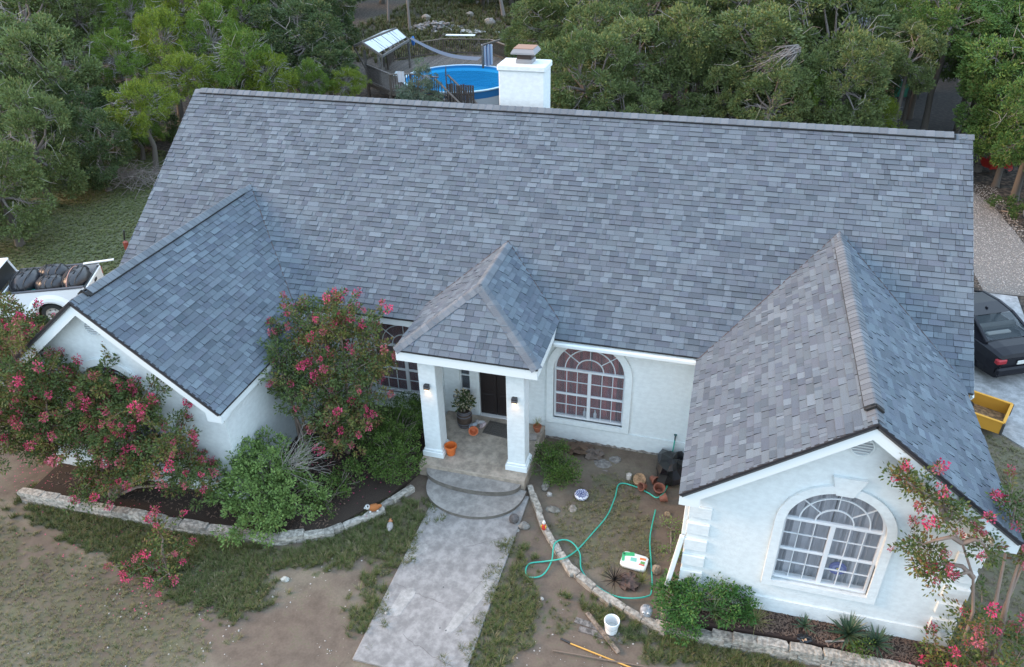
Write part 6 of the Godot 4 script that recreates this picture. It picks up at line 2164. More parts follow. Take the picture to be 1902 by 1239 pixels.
	b.tube([Vector3(-0.15, 0.27, 0), Vector3(-0.12, 0.20, 0.11), Vector3(0.0, 0.17, 0.17), Vector3(0.12, 0.20, 0.11), Vector3(0.15, 0.27, 0)], [0.004], 5, Color(0.4, 0.4, 0.4))
	part("handle", b, "metal", t)
	t = thing("long_handled_tool", "yellow-handled garden tool with a black grip on the bare ground", "tool", Vector3(0.97, GROUND + 0.04, 10.62))
	b = MB.new()
	b.tube([Vector3(0.18, 0, 0.05), Vector3(1.7, 0.01, 0.34)], [0.015], 8, Color(0.55, 0.30, 0.06))
	part("handle", b, "satin", t)
	b = MB.new()
	b.tube([Vector3(0, 0, 0), Vector3(0.2, 0.0, 0.053)], [0.02], 8, Color(0.02, 0.02, 0.02))
	part("grip", b, "plastic", t)
	b = MB.new()
	b.tube([Vector3(0, 0, 0), Vector3(0.5, 0.02, -0.02), Vector3(1.1, 0.0, -0.06), Vector3(1.75, 0.01, -0.10)], [0.014, 0.018, 0.016, 0.012], 7, Color(0.15, 0.11, 0.085))
	one("stick", "long brown stick crossing the yellow-handled tool", "stick", b, "bark", Vector3(0.87, GROUND + 0.055, 10.92))
	# ornaments and stones
	t = thing("ceramic_planter", "small blue and white patterned ceramic bowl in the bare bed", "bowl", Vector3(0.62, GROUND, 6.75))
	b = MB.new()
	b.lathe([Vector2(0, 0), Vector2(0.08, 0.0), Vector2(0.155, 0.07), Vector2(0.165, 0.12), Vector2(0.14, 0.16), Vector2(0.12, 0.15), Vector2(0, 0.14)], 20, Color(0.55, 0.57, 0.62))
	part("bowl", b, "satin", t)
	b = MB.new()
	for k in 46:
		b.box(Vector3(cos(k * 2.39996) * 0.022 * sqrt(k), 0.155, sin(k * 2.39996) * 0.022 * sqrt(k)), Vector3(0.026, 0.012, 0.018), Color(0.02, 0.03, 0.16), 0.0, Basis(Vector3.UP, k * 1.3))
	for k in 40:
		var g := k * 2.4
		var f := 0.3 + 0.6 * float(k % 5) / 5.0
		var p := Vector3(cos(g) * lerpf(0.13, 0.166, f), lerpf(0.045, 0.125, f), sin(g) * lerpf(0.13, 0.166, f))
		b.box(p, Vector3(0.03, 0.03, 0.014), Color(0.02, 0.03, 0.16), 0.004, Basis(Vector3.UP, -g + PI / 2))
	part("blue_pattern", b, "satin", t).set_meta("kind", "stuff")
	var stones := [["rock", "grey rock beside the patterned stone ball at the walkway's edge", -0.44, GROUND, 7.98, 0.14, 0.09, 0.10, Color(0.24, 0.23, 0.21)], ["rock", "small pale flat rock in front of the grey one by the walkway", -0.58, GROUND, 8.12, 0.07, 0.03, 0.05, Color(0.34, 0.32, 0.29)], ["rock", "pale flat stone in the bare bed near the hose", 0.50, GROUND, 7.15, 0.10, 0.035, 0.14, Color(0.33, 0.29, 0.25)], ["rock", "low grey stone half sunk by the edging near the steps", 0.06, GROUND, 7.30, 0.18, 0.04, 0.12, Color(0.22, 0.21, 0.18)], ["rock", "small white rock right of the edging's upper end", -0.12, GROUND, 6.85, 0.07, 0.06, 0.06, Color(0.48, 0.47, 0.44)], ["rock", "long grey stone beside the edging's upper end", -0.28, GROUND, 6.58, 0.10, 0.07, 0.20, Color(0.28, 0.26, 0.23)], ["rock", "tan upright stone right of the soil sack", 2.56, GROUND, 8.52, 0.10, 0.13, 0.10, Color(0.30, 0.25, 0.19)], ["rock", "weathered upright stone left of the drooping shrub", 2.85, GROUND, 9.68, 0.12, 0.30, 0.12, Color(0.28, 0.26, 0.22)], ["rock", "single white rock lying in the grass left of the walkway", -4.92, GROUND, 10.67, 0.10, 0.05, 0.07, Color(0.52, 0.52, 0.46)], ["rock", "small white stone on the bare ground right of the walkway", 0.40, GROUND, 9.79, 0.045, 0.035, 0.045, Color(0.5, 0.46, 0.42)], ["rock", "small pale stone on the lower left of the walkway", -2.50, GROUND + 0.066, 10.95, 0.04, 0.025, 0.035, Color(0.42, 0.40, 0.36)], ["rock", "tan stone at the foot of the right wing's side wall", 2.62, GROUND, 6.80, 0.08, 0.05, 0.07, Color(0.33, 0.25, 0.16)], ["flagstone", "flat grey flagstone against the main wall, left of the other", 0.90, GROUND, 5.46, 0.22, 0.03, 0.20, Color(0.25, 0.23, 0.21)], ["flagstone", "flat grey flagstone against the main wall, right of the other", 1.18, GROUND, 5.24, 0.16, 0.035, 0.14, Color(0.26, 0.24, 0.22)], ["flagstone", "thin flagstone lying in front of the pair at the main wall", 1.05, GROUND, 5.72, 0.28, 0.015, 0.11, Color(0.24, 0.21, 0.19)]]
	for e in stones:
		b = MB.new()
		b.rock(Vector3(0, e[6] * 0.6, 0), Vector3(e[5], e[6], e[7]), r, e[8], 9, 6, 0.13)
		one(e[0], e[1], "stone", b, "stone", Vector3(e[2], e[3], e[4]))
	t = thing("stone_ball", "dark patterned stone ball at the walkway's right edge", "ornament", Vector3(-0.70, GROUND + 0.05, 7.90))
	b = MB.new()
	lump(b, Vector3(0, 0.09, 0), Vector3(0.115, 0.11, 0.115), r, Color(0.13, 0.12, 0.115), 0.015, 1.0)
	part("ball", b, "stone", t)
	figurine("dog_figurine", "orange, black and white animal figurine on the left edging", Vector3(-3.90, GROUND + 0.16, 8.50), 0.5, Color(0.32, 0.11, 0.035), Color(0.5, 0.5, 0.48), 0.95, r)
	figurine("squirrel_figurine", "grey and orange animal figurine in the grass left of the walkway", Vector3(-3.36, GROUND, 8.72), -1.3, Color(0.28, 0.265, 0.25), Color(0.36, 0.15, 0.06), 0.85, r)
	# gnome-like garden figure on the right edging
	t = thing("garden_figure", "tiny red, yellow and white garden figure standing on the right edging", "figurine", Vector3(0.02, GROUND + 0.13, 8.02))
	b = MB.new()
	b.lathe([Vector2(0, 0), Vector2(0.05, 0), Vector2(0.06, 0.06), Vector2(0.045, 0.12), Vector2(0.03, 0.14)], 12, Color(0.50, 0.05, 0.03))
	part("coat", b, "satin", t)
	b = MB.new()
	lump(b, Vector3(0, 0.17, 0.005), Vector3(0.036, 0.038, 0.036), r, Color(0.55, 0.38, 0.28), 0.0, 1.0)
	part("head", b, "satin", t)
	b = MB.new()
	b.lathe([Vector2(0.042, 0.185), Vector2(0.03, 0.22), Vector2(0.0, 0.27)], 12, Color(0.62, 0.6, 0.56))
	part("cap", b, "satin", t)
	b = MB.new()
	b.box(Vector3(-0.05, 0.09, 0.03), Vector3(0.03, 0.08, 0.03), Color(0.55, 0.38, 0.04), 0.01)
	b.box(Vector3(0.05, 0.09, 0.03), Vector3(0.03, 0.08, 0.03), Color(0.55, 0.38, 0.04), 0.01)
	part("arms", b, "satin", t)
	t = thing("owl_figurine", "pale round owl-like figurine behind the right edging", "figurine", Vector3(2.48, GROUND + 0.1, 9.72))
	b = MB.new()
	lump(b, Vector3(0, 0.13, 0), Vector3(0.125, 0.14, 0.115), r, Color(0.36, 0.38, 0.40), 0.01, 0.95)
	part("body", b, "stone", t)
	for sg in [-1.0, 1.0]:
		b = MB.new()
		lump(b, Vector3(sg * 0.045, 0.18, 0.095), Vector3(0.03, 0.03, 0.016), r, Color(0.6, 0.6, 0.58), 0.0, 1.0)
		lump(b, Vector3(sg * 0.045, 0.18, 0.109), Vector3(0.013, 0.013, 0.008), r, Color(0.02, 0.02, 0.02), 0.0, 1.0)
		part("eye", b, "satin", t)
		b = MB.new()
		b.lathe([Vector2(0.03, 0), Vector2(0.0, 0.06)], 6, Color(0.33, 0.35, 0.37), Transform3D(Basis(), Vector3(sg * 0.06, 0.245, 0.0)))
		part("ear", b, "stone", t)
	# clutter in the corner by the wing
	b = MB.new()
	b.lathe([Vector2(0, 0.18), Vector2(0.15, 0.18), Vector2(0.155, 0.12), Vector2(0.15, 0.0), Vector2(0, 0)], 18, Color(0.36, 0.22, 0.12), Transform3D(Basis(Vector3.RIGHT, 0.55), Vector3(0, 0.02, 0)))
	one("tree_stump", "round cut log with a pale face among the pots in the corner", "log", b, "wood", Vector3(1.86, GROUND, 5.86))
	var tc := Color(0.17, 0.065, 0.04)
	for e in [[2.12, 5.78, 0.9, 1.5, "broken terracotta pot lying behind the log in the corner", 0.8], [2.02, 6.10, -0.7, 1.2, "terracotta pot tipped over in front of the cut log", 0.75], [2.34, 6.10, 0.2, 0.3, "largest terracotta pot standing in the corner clutter", 1.0], [2.40, 6.45, 2.0, 1.4, "terracotta shard pot in front of the largest one", 0.75]]:
		b = MB.new()
		var s: float = e[5]
		b.lathe([Vector2(0, 0), Vector2(0.08 * s, 0), Vector2(0.12 * s, 0.17 * s), Vector2(0.14 * s, 0.17 * s), Vector2(0.14 * s, 0.21 * s), Vector2(0.115 * s, 0.21 * s), Vector2(0.07 * s, 0.03), Vector2(0, 0.03)], 16, tc, Transform3D(Basis(Vector3.UP, e[2]) * Basis(Vector3.RIGHT, e[3]), Vector3(0, 0.12 if e[3] > 1.0 else 0.0, 0)))
		one("flower_pot", e[4], "pot", b, "plain", Vector3(e[0], GROUND, e[1]), 0.0, "terracotta pots in the corner")
	b = MB.new()
	b.lathe([Vector2(0, 0), Vector2(0.06, 0), Vector2(0.065, 0.16), Vector2(0.05, 0.17), Vector2(0.05, 0.14), Vector2(0, 0.14)], 14, Color(0.46, 0.42, 0.38))
	one("candle_jar", "small pale cylinder pot left of the cut log", "pot", b, "plain", Vector3(1.60, GROUND, 5.84))
	for e in [["black_sheeting", "heap of crumpled black plastic sheeting in the corner by the wing", 2.55, 5.35, 0.38, 0.34, 0.55, Color(0.012, 0.012, 0.013), "bag"], ["weed_cloth", "crumpled brown cloth against the main wall right of the small shrub", 0.22, 5.12, 0.42, 0.14, 0.22, Color(0.10, 0.065, 0.045), "cloth"], ["weed_cloth", "crumpled dark brown cloth next to the flagstones", 0.62, 5.22, 0.25, 0.14, 0.18, Color(0.12, 0.095, 0.08), "cloth"], ["weed_cloth", "crumpled brown cloth beside the dead plant", 2.05, 8.92, 0.20, 0.10, 0.24, Color(0.09, 0.06, 0.05), "cloth"], ["black_sheeting", "scrap of black plastic by the small yucca in the right bed", 5.40, 9.72, 0.14, 0.05, 0.10, Color(0.012, 0.012, 0.013), "bag"]]:
		b = MB.new()
		b.rock(Vector3(0, e[5] * 0.4, 0), Vector3(e[4], e[5], e[6]), r, e[7], 14, 8, 0.26)
		one(e[0], e[1], "sheeting" if e[0] == "black_sheeting" else "cloth", b, e[8], Vector3(e[2], GROUND if e[2] < 5 else 0.07, e[3]))
	b = MB.new()
	b.bar(Vector3(), Vector3(0.42, 0.03, -0.10), 0.03, 0.02, Color(0.33, 0.31, 0.29))
	one("wood_scrap", "pale scrap of wood lying on the mulch under the right window", "wood", b, "wood", Vector3(5.75, 0.10, 9.70))
	t = thing("toy_ball", "blue ball-like ornament on the sill inside the right wing window", "ornament", Vector3(5.78, 1.28, 9.03))
	b = MB.new()
	b.lathe([Vector2(0, -0.02), Vector2(0.15, -0.02), Vector2(0.155, 0), Vector2(0.15, 0.02), Vector2(0, 0.02)], 22, Color(0.03, 0.04, 0.22), Transform3D(Basis(Vector3.RIGHT, PI / 2), Vector3(0, 0.05, 0)))
	part("disc", b, "satin", t)
	b = MB.new()
	b.lathe([Vector2(0.05, 0.022), Vector2(0.10, 0.022)], 22, Color(0.12, 0.15, 0.35), Transform3D(Basis(Vector3.RIGHT, PI / 2), Vector3(0, 0.05, 0.001)))
	b.lathe([Vector2(0.0, 0.022), Vector2(0.03, 0.022)], 12, Color(0.35, 0.3, 0.06), Transform3D(Basis(Vector3.RIGHT, PI / 2), Vector3(0, 0.05, 0.001)))
	part("rings", b, "satin", t)
	for x in [0.26, 0.52]:
		b = MB.new()
		b.lathe([Vector2(0, 0), Vector2(0.04, 0), Vector2(0.045, 0.14), Vector2(0.018, 0.2), Vector2(0.018, 0.26), Vector2(0.0, 0.27)], 14, Color(0.35, 0.36, 0.38))
		one("bottle", "grey bottle on the sill inside the red-curtained window, left one" if x < 0.4 else "grey bottle on the sill inside the red-curtained window, right one", "bottle", b, "satin", Vector3(x, 0.41, 4.60))
	# red and dark tool leaning behind the left roof edge
	t = thing("leaf_blower", "red and black power tool standing on the lawn by the left roof edge", "tool", Vector3(-18.2, GROUND, -1.35))
	b = MB.new()
	b.box(Vector3(0, 0.72, 0), Vector3(0.17, 0.36, 0.17), Color(0.22, 0.05, 0.035), 0.04)
	part("housing", b, "plastic", t)
	b = MB.new()
	b.tube([Vector3(0, 0.0, 0), Vector3(0, 0.6, 0)], [0.06], 8, Color(0.03, 0.03, 0.03))
	b.tube([Vector3(0, 0.95, 0), Vector3(0.1, 1.35, 0)], [0.03], 8, Color(0.03, 0.03, 0.03))
	part("shaft", b, "plastic", t)

func figurine(called: String, label: String, at: Vector3, turn: float, c1: Color, c2: Color, s: float, r: RandomNumberGenerator) -> void:
	var t := thing(called, label, "figurine", at, turn)
	var b := MB.new()
	lump(b, Vector3(0.06, 0.10, 0) * s, Vector3(0.13, 0.095, 0.085) * s, r, c1, 0.03, 0.9)
	lump(b, Vector3(0.19, 0.12, 0) * s, Vector3(0.06, 0.05, 0.04) * s, r, c1, 0.03, 0.9)
	part("body", b, "cloth", t)
	b = MB.new()
	lump(b, Vector3(-0.09, 0.15, 0) * s, Vector3(0.065, 0.065, 0.06) * s, r, c2, 0.01, 0.95)
	lump(b, Vector3(-0.15, 0.135, 0) * s, Vector3(0.03, 0.028, 0.03) * s, r, c2, 0.0, 1.0)
	part("head", b, "satin", t)
	for sg in [-1.0, 1.0]:
		b = MB.new()
		lump(b, Vector3(-0.08, 0.21, sg * 0.045) * s, Vector3(0.02, 0.035, 0.018) * s, r, Color(0.03, 0.025, 0.02), 0.0, 1.0)
		part("ear", b, "satin", t)
		b = MB.new()
		lump(b, Vector3(-0.135, 0.17, sg * 0.032) * s, Vector3(0.012, 0.012, 0.012) * s, r, Color(0.02, 0.02, 0.02), 0.0, 1.0)
		part("eye", b, "satin", t)
		for x in [-0.04, 0.13]:
			b = MB.new()
			lump(b, Vector3(x, 0.025, sg * 0.05) * s, Vector3(0.03, 0.035, 0.025) * s, r, c2, 0.0, 0.9)
			part("paw", b, "satin", t)

# ---------------------------------------------------------------- behind the house
func wood_fence_run(parent: Node3D, pts: Array, y0: float, y1: float, step: float, col: Color) -> void:
	var bal := MB.new()
	for k in range(0, pts.size() - 2, 2):
		var a := Vector3(pts[k], 0, pts[k + 1])
		var e := Vector3(pts[k + 2], 0, pts[k + 3])
		var b := MB.new()
		b.bar(a + Vector3(0, y1, 0), e + Vector3(0, y1, 0), 0.16, 0.045, shade(col, 1.2), 0.006)
		part("top_rail", b, "wood", parent)
		b = MB.new()
		b.bar(a + Vector3(0, y0 + 0.12, 0), e + Vector3(0, y0 + 0.12, 0), 0.05, 0.09, col)
		part("bottom_rail", b, "wood", parent)
		b = MB.new()
		b.box(a + Vector3(0, (y0 + y1) * 0.5 - 0.1, 0), Vector3(0.11, y1 - y0 + 0.2, 0.11), col, 0.008)
		part("post", b, "wood", parent)
		var n := int(a.distance_to(e) / step)
		for j in range(1, n):
			var p := a.lerp(e, float(j) / n)
			bal.box(p + Vector3(0, (y0 + y1) * 0.5 + 0.03, 0), Vector3(0.045, y1 - y0 - 0.10, 0.045), var_col(col, 0.15))
	part("balusters", bal, "wood", parent).set_meta("kind", "stuff")

func pool_area() -> void:
	var C := Vector3(-13.3, 0, -25.7)
	var R := 3.4
	var gw := Color(0.15, 0.12, 0.098)
	var b := MB.new()
	var t := thing("swimming_pool", "round above-ground pool with a bright blue liner beside the deck", "pool", Vector3(C.x, GROUND, C.z))
	b.lathe([Vector2(R + 0.05, 0.0), Vector2(R + 0.05, 0.85)], 48, Color(0.50, 0.52, 0.54))
	b.lathe([Vector2(R + 0.055, 0.85), Vector2(R + 0.055, 1.25)], 48, Color(0.02, 0.16, 0.38))
	part("outer_wall", b, "plain", t)
	b = MB.new()
	b.lathe([Vector2(R - 0.02, 1.30), Vector2(R - 0.02, 1.12)], 48, Color(0.03, 0.30, 0.62))
	b.lathe([Vector2(R - 0.021, 1.12), Vector2(R - 0.021, 0.0), Vector2(0, 0.02)], 48, Color(0.06, 0.52, 0.85))
	part("liner", b, "satin", t)
	b = MB.new()
	b.lathe([Vector2(R + 0.11, 1.26), Vector2(R + 0.11, 1.32), Vector2(R - 0.07, 1.32), Vector2(R - 0.07, 1.28)], 48, Color(0.45, 0.60, 0.70))
	part("rim", b, "satin", t)
	b = MB.new()
	b.lathe([Vector2(0.001, 0.95), Vector2(R - 0.03, 0.95)], 48, Color.WHITE)
	for k in b.n.size():
		b.n[k] = Vector3.UP
	part("water", b, "water", t)
	# deck of planks wrapping the far and left sides
	t = thing("pool_deck", "weathered raised wooden deck with railings around the pool", "deck", Vector3(-17.0, GROUND, -27.0))
	var inv := t.position
	var outer := poly([-18.6, -24.0, -16.3, -22.1, -15.2, -22.5, -13.1, -22.0, -12.6, -21.6, -12.6, -22.25, -13.3, -22.3, -14.5, -25, -11, -28.5, -11.6, -30.6, -13.3, -32.4, -16.6, -32.0, -19.2, -29.3])
	var circ := PackedVector2Array()
	for k in 40:
		circ.append(Vector2(C.x, C.z) + Vector2(cos(TAU * k / 40), sin(TAU * k / 40)) * (R + 0.16))
	var planks := MB.new()
	var x := -20.0
	var r := RandomNumberGenerator.new()
	r.seed = 8
	while x < -10.5:
		var strip := PackedVector2Array([Vector2(x, -34), Vector2(x + 0.145, -34), Vector2(x + 0.145, -21), Vector2(x, -21)])
		x += 0.155
		for pp in Geometry2D.intersect_polygons(strip, outer):
			for q in Geometry2D.clip_polygons(pp, circ):
				var pl: PackedVector2Array = q
				for k in pl.size():
					pl[k] = Vector2(pl[k].x - inv.x, -(pl[k].y - inv.z))
				planks.slab(pl, Transform3D(Basis(Vector3.RIGHT, -PI / 2), Vector3(0, 1.25 + r.randf() * 0.008, 0)), 0.035, var_col(Color(0.135, 0.11, 0.092), 0.25), false)
	part("deck_planks", planks, "wood", t).set_meta("kind", "stuff")
	var rim := MB.new()      # dark framing under the curved edge
	for k in 22:
		var g0 := PI * 0.95 + PI * 0.95 * k / 22.0
		var g1 := PI * 0.95 + PI * 0.95 * (k + 1) / 22.0
		rim.bar(Vector3(C.x + cos(g0) * (R + 0.2), 1.12, C.z + sin(g0) * (R + 0.2)) - Vector3(inv.x, 0, inv.z), Vector3(C.x + cos(g1) * (R + 0.2), 1.12, C.z + sin(g1) * (R + 0.2)) - Vector3(inv.x, 0, inv.z), 0.04, 0.18, Color(0.06, 0.05, 0.045))
	part("edge_beam", rim, "wood", t)
	var pts := [-16.3, -22.1, -15.2, -22.5, -13.3, -22.0]
	var back := [-18.6, -27.0, -19.2, -29.3, -16.6, -32.0, -13.3, -32.4, -11.6, -30.6]
	for k in range(0, pts.size(), 2):
		pts[k] -= inv.x
		pts[k + 1] -= inv.z
	for k in range(0, back.size(), 2):
		back[k] -= inv.x
		back[k + 1] -= inv.z
	wood_fence_run(t, pts, 1.25, 2.2, 0.14, gw)
	wood_fence_run(t, back, 1.25, 2.25, 0.15, shade(gw, 0.85))
	# lattice side
	b = MB.new()
	var A: Vector3 = Vector3(-18.6 - inv.x, 0, -24.0 - inv.z)
	var E: Vector3 = Vector3(-16.35 - inv.x, 0, -22.15 - inv.z)
	var d: Vector3 = E - A
	for k in 26:
		for sg in [0, 1]:
			var u0 := -0.35 + 1.35 * k / 25.0
			var u1 := u0 + 0.32
			var c0 := clampf(u0, 0, 1)
			var c1 := clampf(u1, 0, 1)
			if c1 - c0 < 0.02:
				continue
			var h0 := (c0 - u0) / 0.32
			var h1 := (c1 - u0) / 0.32
			if sg == 1:
				h0 = 1.0 - h0
				h1 = 1.0 - h1
			b.bar(A + d * c0 + Vector3(0, 1.3 + 0.9 * h0, 0.01 * sg), A + d * c1 + Vector3(0, 1.3 + 0.9 * h1, 0.01 * sg), 0.01, 0.035, Color(0.24, 0.215, 0.195))
	part("lattice", b, "wood", t).set_meta("kind", "stuff")
	for y in [1.28, 2.22]:
		b = MB.new()
		b.bar(A + Vector3(0, y, 0), E + Vector3(0, y, 0), 0.09, 0.07, Color(0.24, 0.21, 0.19), 0.006)
		part("lattice_rail", b, "wood", t)
	b = MB.new()
	b.bar(A + Vector3(0, 1.1, 0.05), E + Vector3(0, 1.1, 0.05), 0.04, 0.22, gw)
	b.bar(E + Vector3(0, 1.1, 0.05), Vector3(-13.2 - inv.x, 1.1, -22.1 - inv.z), 0.04, 0.22, gw)
	part("edge_beam", b, "wood", t)
	for p in [A, E, Vector3(-14.6 - inv.x, 0, -22.5 - inv.z), Vector3(-16.6 - inv.x, 0, -31.9 - inv.z)]:
		b = MB.new()
		b.box(p + Vector3(0, 0.6, 0.12), Vector3(0.14, 1.2, 0.14), gw)
		part("support_post", b, "wood", t)
	# gazebo
	t = thing("gazebo", "wooden gazebo with a white metal gable roof on the deck's left end", "gazebo", Vector3(-17.6, 0.95, -25.0))
	var o := t.position
	var cw := Color(0.21, 0.185, 0.165)
	var n0 := Vector3(-18.45, 0, -23.4)      # ridge, near and far ends
	var n1 := Vector3(-18.1, 0, -27.7)
	var posts := [Vector3(-18.7, 0, -24.1), Vector3(-17.4, 0, -23.2), Vector3(-19.1, 0, -27.6), Vector3(-17.4, 0, -27.8)]
	for p in posts:
		b = MB.new()
		b.box(p - Vector3(o.x, 0, o.z) + Vector3(0, 0.9, 0), Vector3(0.13, 1.8, 0.13), cw, 0.01)
		part("post", b, "wood", t)
	var W := Color(0.42, 0.46, 0.48)
	var rn := n0 - o + Vector3(0, 3.35, 0)
	var rf := n1 - o + Vector3(0, 3.35, 0)
	var pn := Vector3(-17.0, 2.72, -22.9) - o
	var pf := Vector3(-17.2, 2.72, -27.5) - o
	var ln := Vector3(-19.6, 2.85, -24.6) - o
	var lf := Vector3(-19.6, 2.85, -29.2) - o
	for e in [[rn, rf, pf, pn, 0.10, 0.80], [rn, rf, lf, ln, 0.18, 1.0]]:
		for k in 4:
			var f0 := k / 4.0 + 0.01
			var f1 := (k + 1) / 4.0 - 0.01
			b = MB.new()
			var q := []
			for s in [[f0, e[4]], [f1, e[4]], [f1, e[5]], [f0, e[5]]]:
				var top: Vector3 = e[0].lerp(e[1], s[0])
				var low: Vector3 = e[3].lerp(e[2], s[0])
				q.append(top.lerp(low, s[1]) + Vector3(0, 0.05, 0))
			b.qo(q[0], q[1], q[2], q[3], (q[0] + q[2]) * 0.5 - Vector3(0, 1, 0), W)
			var dn := Vector3(0, -0.03, 0)
			b.qo(q[0] + dn, q[1] + dn, q[2] + dn, q[3] + dn, (q[0] + q[2]) * 0.5 + Vector3(0, 1, 0), W)
			b.qo(q[0], q[3], q[3] + dn, q[0] + dn, (q[0] + q[2]) * 0.5, W)
			b.qo(q[1], q[2], q[2] + dn, q[1] + dn, (q[0] + q[2]) * 0.5, W)
			b.qo(q[2], q[3], q[3] + dn, q[2] + dn, (q[0] + q[2]) * 0.5, W)
			part("roof_panel", b, "satin", t)
		for k in 7:
			b = MB.new()
			b.bar(e[0].lerp(e[1], k / 6.0), e[3].lerp(e[2], k / 6.0), 0.05, 0.10, cw)
			part("rafter", b, "wood", t)
		b = MB.new()
		b.bar(e[3], e[2], 0.08, 0.12, cw)
		part("roof_beam", b, "wood", t)
	b = MB.new()
	b.bar(rn, rf, 0.08, 0.12, cw)
	part("ridge_beam", b, "wood", t)
	for e in [[ln, rn], [pn, rn], [pn, posts[1] - o + Vector3(0, 1.6, 0)], [ln, posts[0] - o + Vector3(0, 1.6, 0)], [pf, posts[3] - o + Vector3(0, 1.5, 0)]]:
		b = MB.new()
		b.bar(e[0] + Vector3(0, -0.03, 0.02), e[1] + Vector3(0, -0.03, 0.02), 0.06, 0.10, cw)
		part("brace", b, "wood", t)
	b = MB.new()      # dark screen cloth on the near side
	var s0: Vector3 = posts[0] - o + Vector3(0.05, 0.95, 0.02)
	var s1: Vector3 = posts[1] - o + Vector3(-0.05, 0.95, 0.02)
	b.q(s0, s1, s1 + Vector3(0, 0.95, 0), s0 + Vector3(0, 0.95, 0), Color(0.055, 0.05, 0.055))
	part("screen_cloth", b, "cloth", t)
	# rolled grey shade cloth stretched from the gazebo to the right-hand post
	b = MB.new()
	var a0 := Vector3(-17.3, 2.75, -28.0)
	var a1 := Vector3(-12.6, 1.75, -27.6)
	for k in 16:
		var f0 := k / 16.0
		var f1 := (k + 1) / 16.0
		var p := []
		for e in [[f0, 0.0], [f1, 0.0], [f1, 1.0], [f0, 1.0]]:
			var w: float = lerpf(0.35, 0.95, e[0])
			p.append(a0.lerp(a1, e[0]) + Vector3(0, -0.35 * sin(PI * e[0]) + 0.12 * sin(e[1] * 3.0), -w * e[1] + w * 0.5) - a0)
		b.q(p[3], p[2], p[1], p[0], Color(0.11, 0.125, 0.155))
	one("shade_cloth", "long grey-blue shade cloth sagging from the gazebo over the deck", "shade cloth", b, "cloth", a0)
	b = MB.new()
	for k in 10:
		var f0 := k / 10.0
		var f1 := (k + 1) / 10.0
		b.q(Vector3(f0 * 0.75, 0.1 + 0.05 * sin(f0 * 9.0), 0.06 * sin(f0 * 20.0)), Vector3(f1 * 0.75, 0.1 + 0.05 * sin(f1 * 9.0), 0.06 * sin(f1 * 20.0)), Vector3(f1 * 0.75, 1.4, 0.04 * sin(f1 * 20.0)), Vector3(f0 * 0.75, 1.4, 0.04 * sin(f0 * 20.0)), Color(0.40, 0.45, 0.52) if k % 3 != 1 else Color(0.16, 0.20, 0.32))
	one("beach_towel", "blue and white towel hanging from the post at the deck's right end", "towel", b, "cloth", Vector3(-12.9, 0.95, -29.0))
	b = MB.new()
	b.box(Vector3(0, 0.7, 0), Vector3(0.12, 1.4, 0.12), cw, 0.008)
	b.bar(Vector3(0, 1.4, 0), Vector3(0.9, 1.45, -2.2), 0.1, 0.1, cw)
	one("shade_post", "wooden post and beam at the deck's right end holding the shade cloth", "post", b, "wood", Vector3(-12.7, 0.95, -28.6))
	b = MB.new()
	b.box(Vector3(), Vector3(2.0, 0.05, 0.36), Color(0.58, 0.62, 0.64), 0.008)
	one("white_board", "white board lying on the far deck railing", "board", b, "plain", Vector3(-15.3, 2.25, -31.95), 0.12)
	b = MB.new()
	lump(b, Vector3(0, 0.25, 0), Vector3(0.12, 0.28, 0.1), rng, Color(0.04, 0.16, 0.42), 0.05, 0.9)
	one("blue_bundle", "bright blue cloth bundle tied at the gazebo's far roof corner", "bundle", b, "cloth", Vector3(-17.3, 2.25, -28.4))
	b = MB.new()
	b.bar(Vector3(), Vector3(0.25, -0.0, 1.0), 0.22, 0.04, Color(0.45, 0.50, 0.52))
	one("leaning_board", "narrow white panel leaning inside the deck by the gazebo post", "board", b, "plain", Vector3(-17.2, 1.3, -25.3))
	for e in [[-15.8, 1.5, -22.2, "white towel hung over the deck railing left of the silvery shrub", Color(0.55, 0.56, 0.6)], [-14.2, 1.4, -22.1, "pale blue towel hung over the deck railing right of the silvery shrub", Color(0.40, 0.45, 0.56)]]:
		b = MB.new()
		for k in 6:
			b.q(Vector3(k * 0.07, 0, 0.03 * sin(k * 2.0)), Vector3((k + 1) * 0.07, 0, 0.03 * sin(k * 2.0 + 2.0)), Vector3((k + 1) * 0.07, 0.62, 0.02), Vector3(k * 0.07, 0.62, 0.02), e[4])
		one("towel", e[3], "towel", b, "cloth", Vector3(e[0], e[1], e[2] + 0.12))
	# stairs down from the deck
	t = thing("deck_stairs", "wooden stairs with slanted handrails going down from the pool deck", "stairs", Vector3(-12.9, GROUND, -21.9), -0.35)
	for k in 6:
		b = MB.new()
		b.box(Vector3(0.2 + k * 0.28, 1.1 - k * 0.2, 0), Vector3(0.3, 0.04, 1.05), Color(0.19, 0.165, 0.145), 0.005)
		part("tread", b, "wood", t)
	for z in [-0.55, 0.55]:
		b = MB.new()
		b.bar(Vector3(-0.2, 2.25, z), Vector3(2.1, 0.75, z), 0.14, 0.05, Color(0.22, 0.18, 0.15), 0.006)
		part("handrail", b, "wood", t)
		b = MB.new()
		b.bar(Vector3(0.0, 1.2, z), Vector3(2.0, -0.1, z), 0.05, 0.24, Color(0.16, 0.13, 0.11))
		part("stringer", b, "wood", t)
		for k in 9:
			b = MB.new()
			var f := (k + 0.5) / 9.0
			b.box(Vector3(lerpf(-0.1, 2.0, f), lerpf(1.7, 0.36, f), z), Vector3(0.045, 0.85, 0.045), Color(0.18, 0.15, 0.13))
			part("baluster", b, "wood", t)
		b = MB.new()
		b.box(Vector3(2.05, 0.4, z), Vector3(0.1, 0.85, 0.1), cw)
		part("newel_post", b, "wood", t)
	b = MB.new()
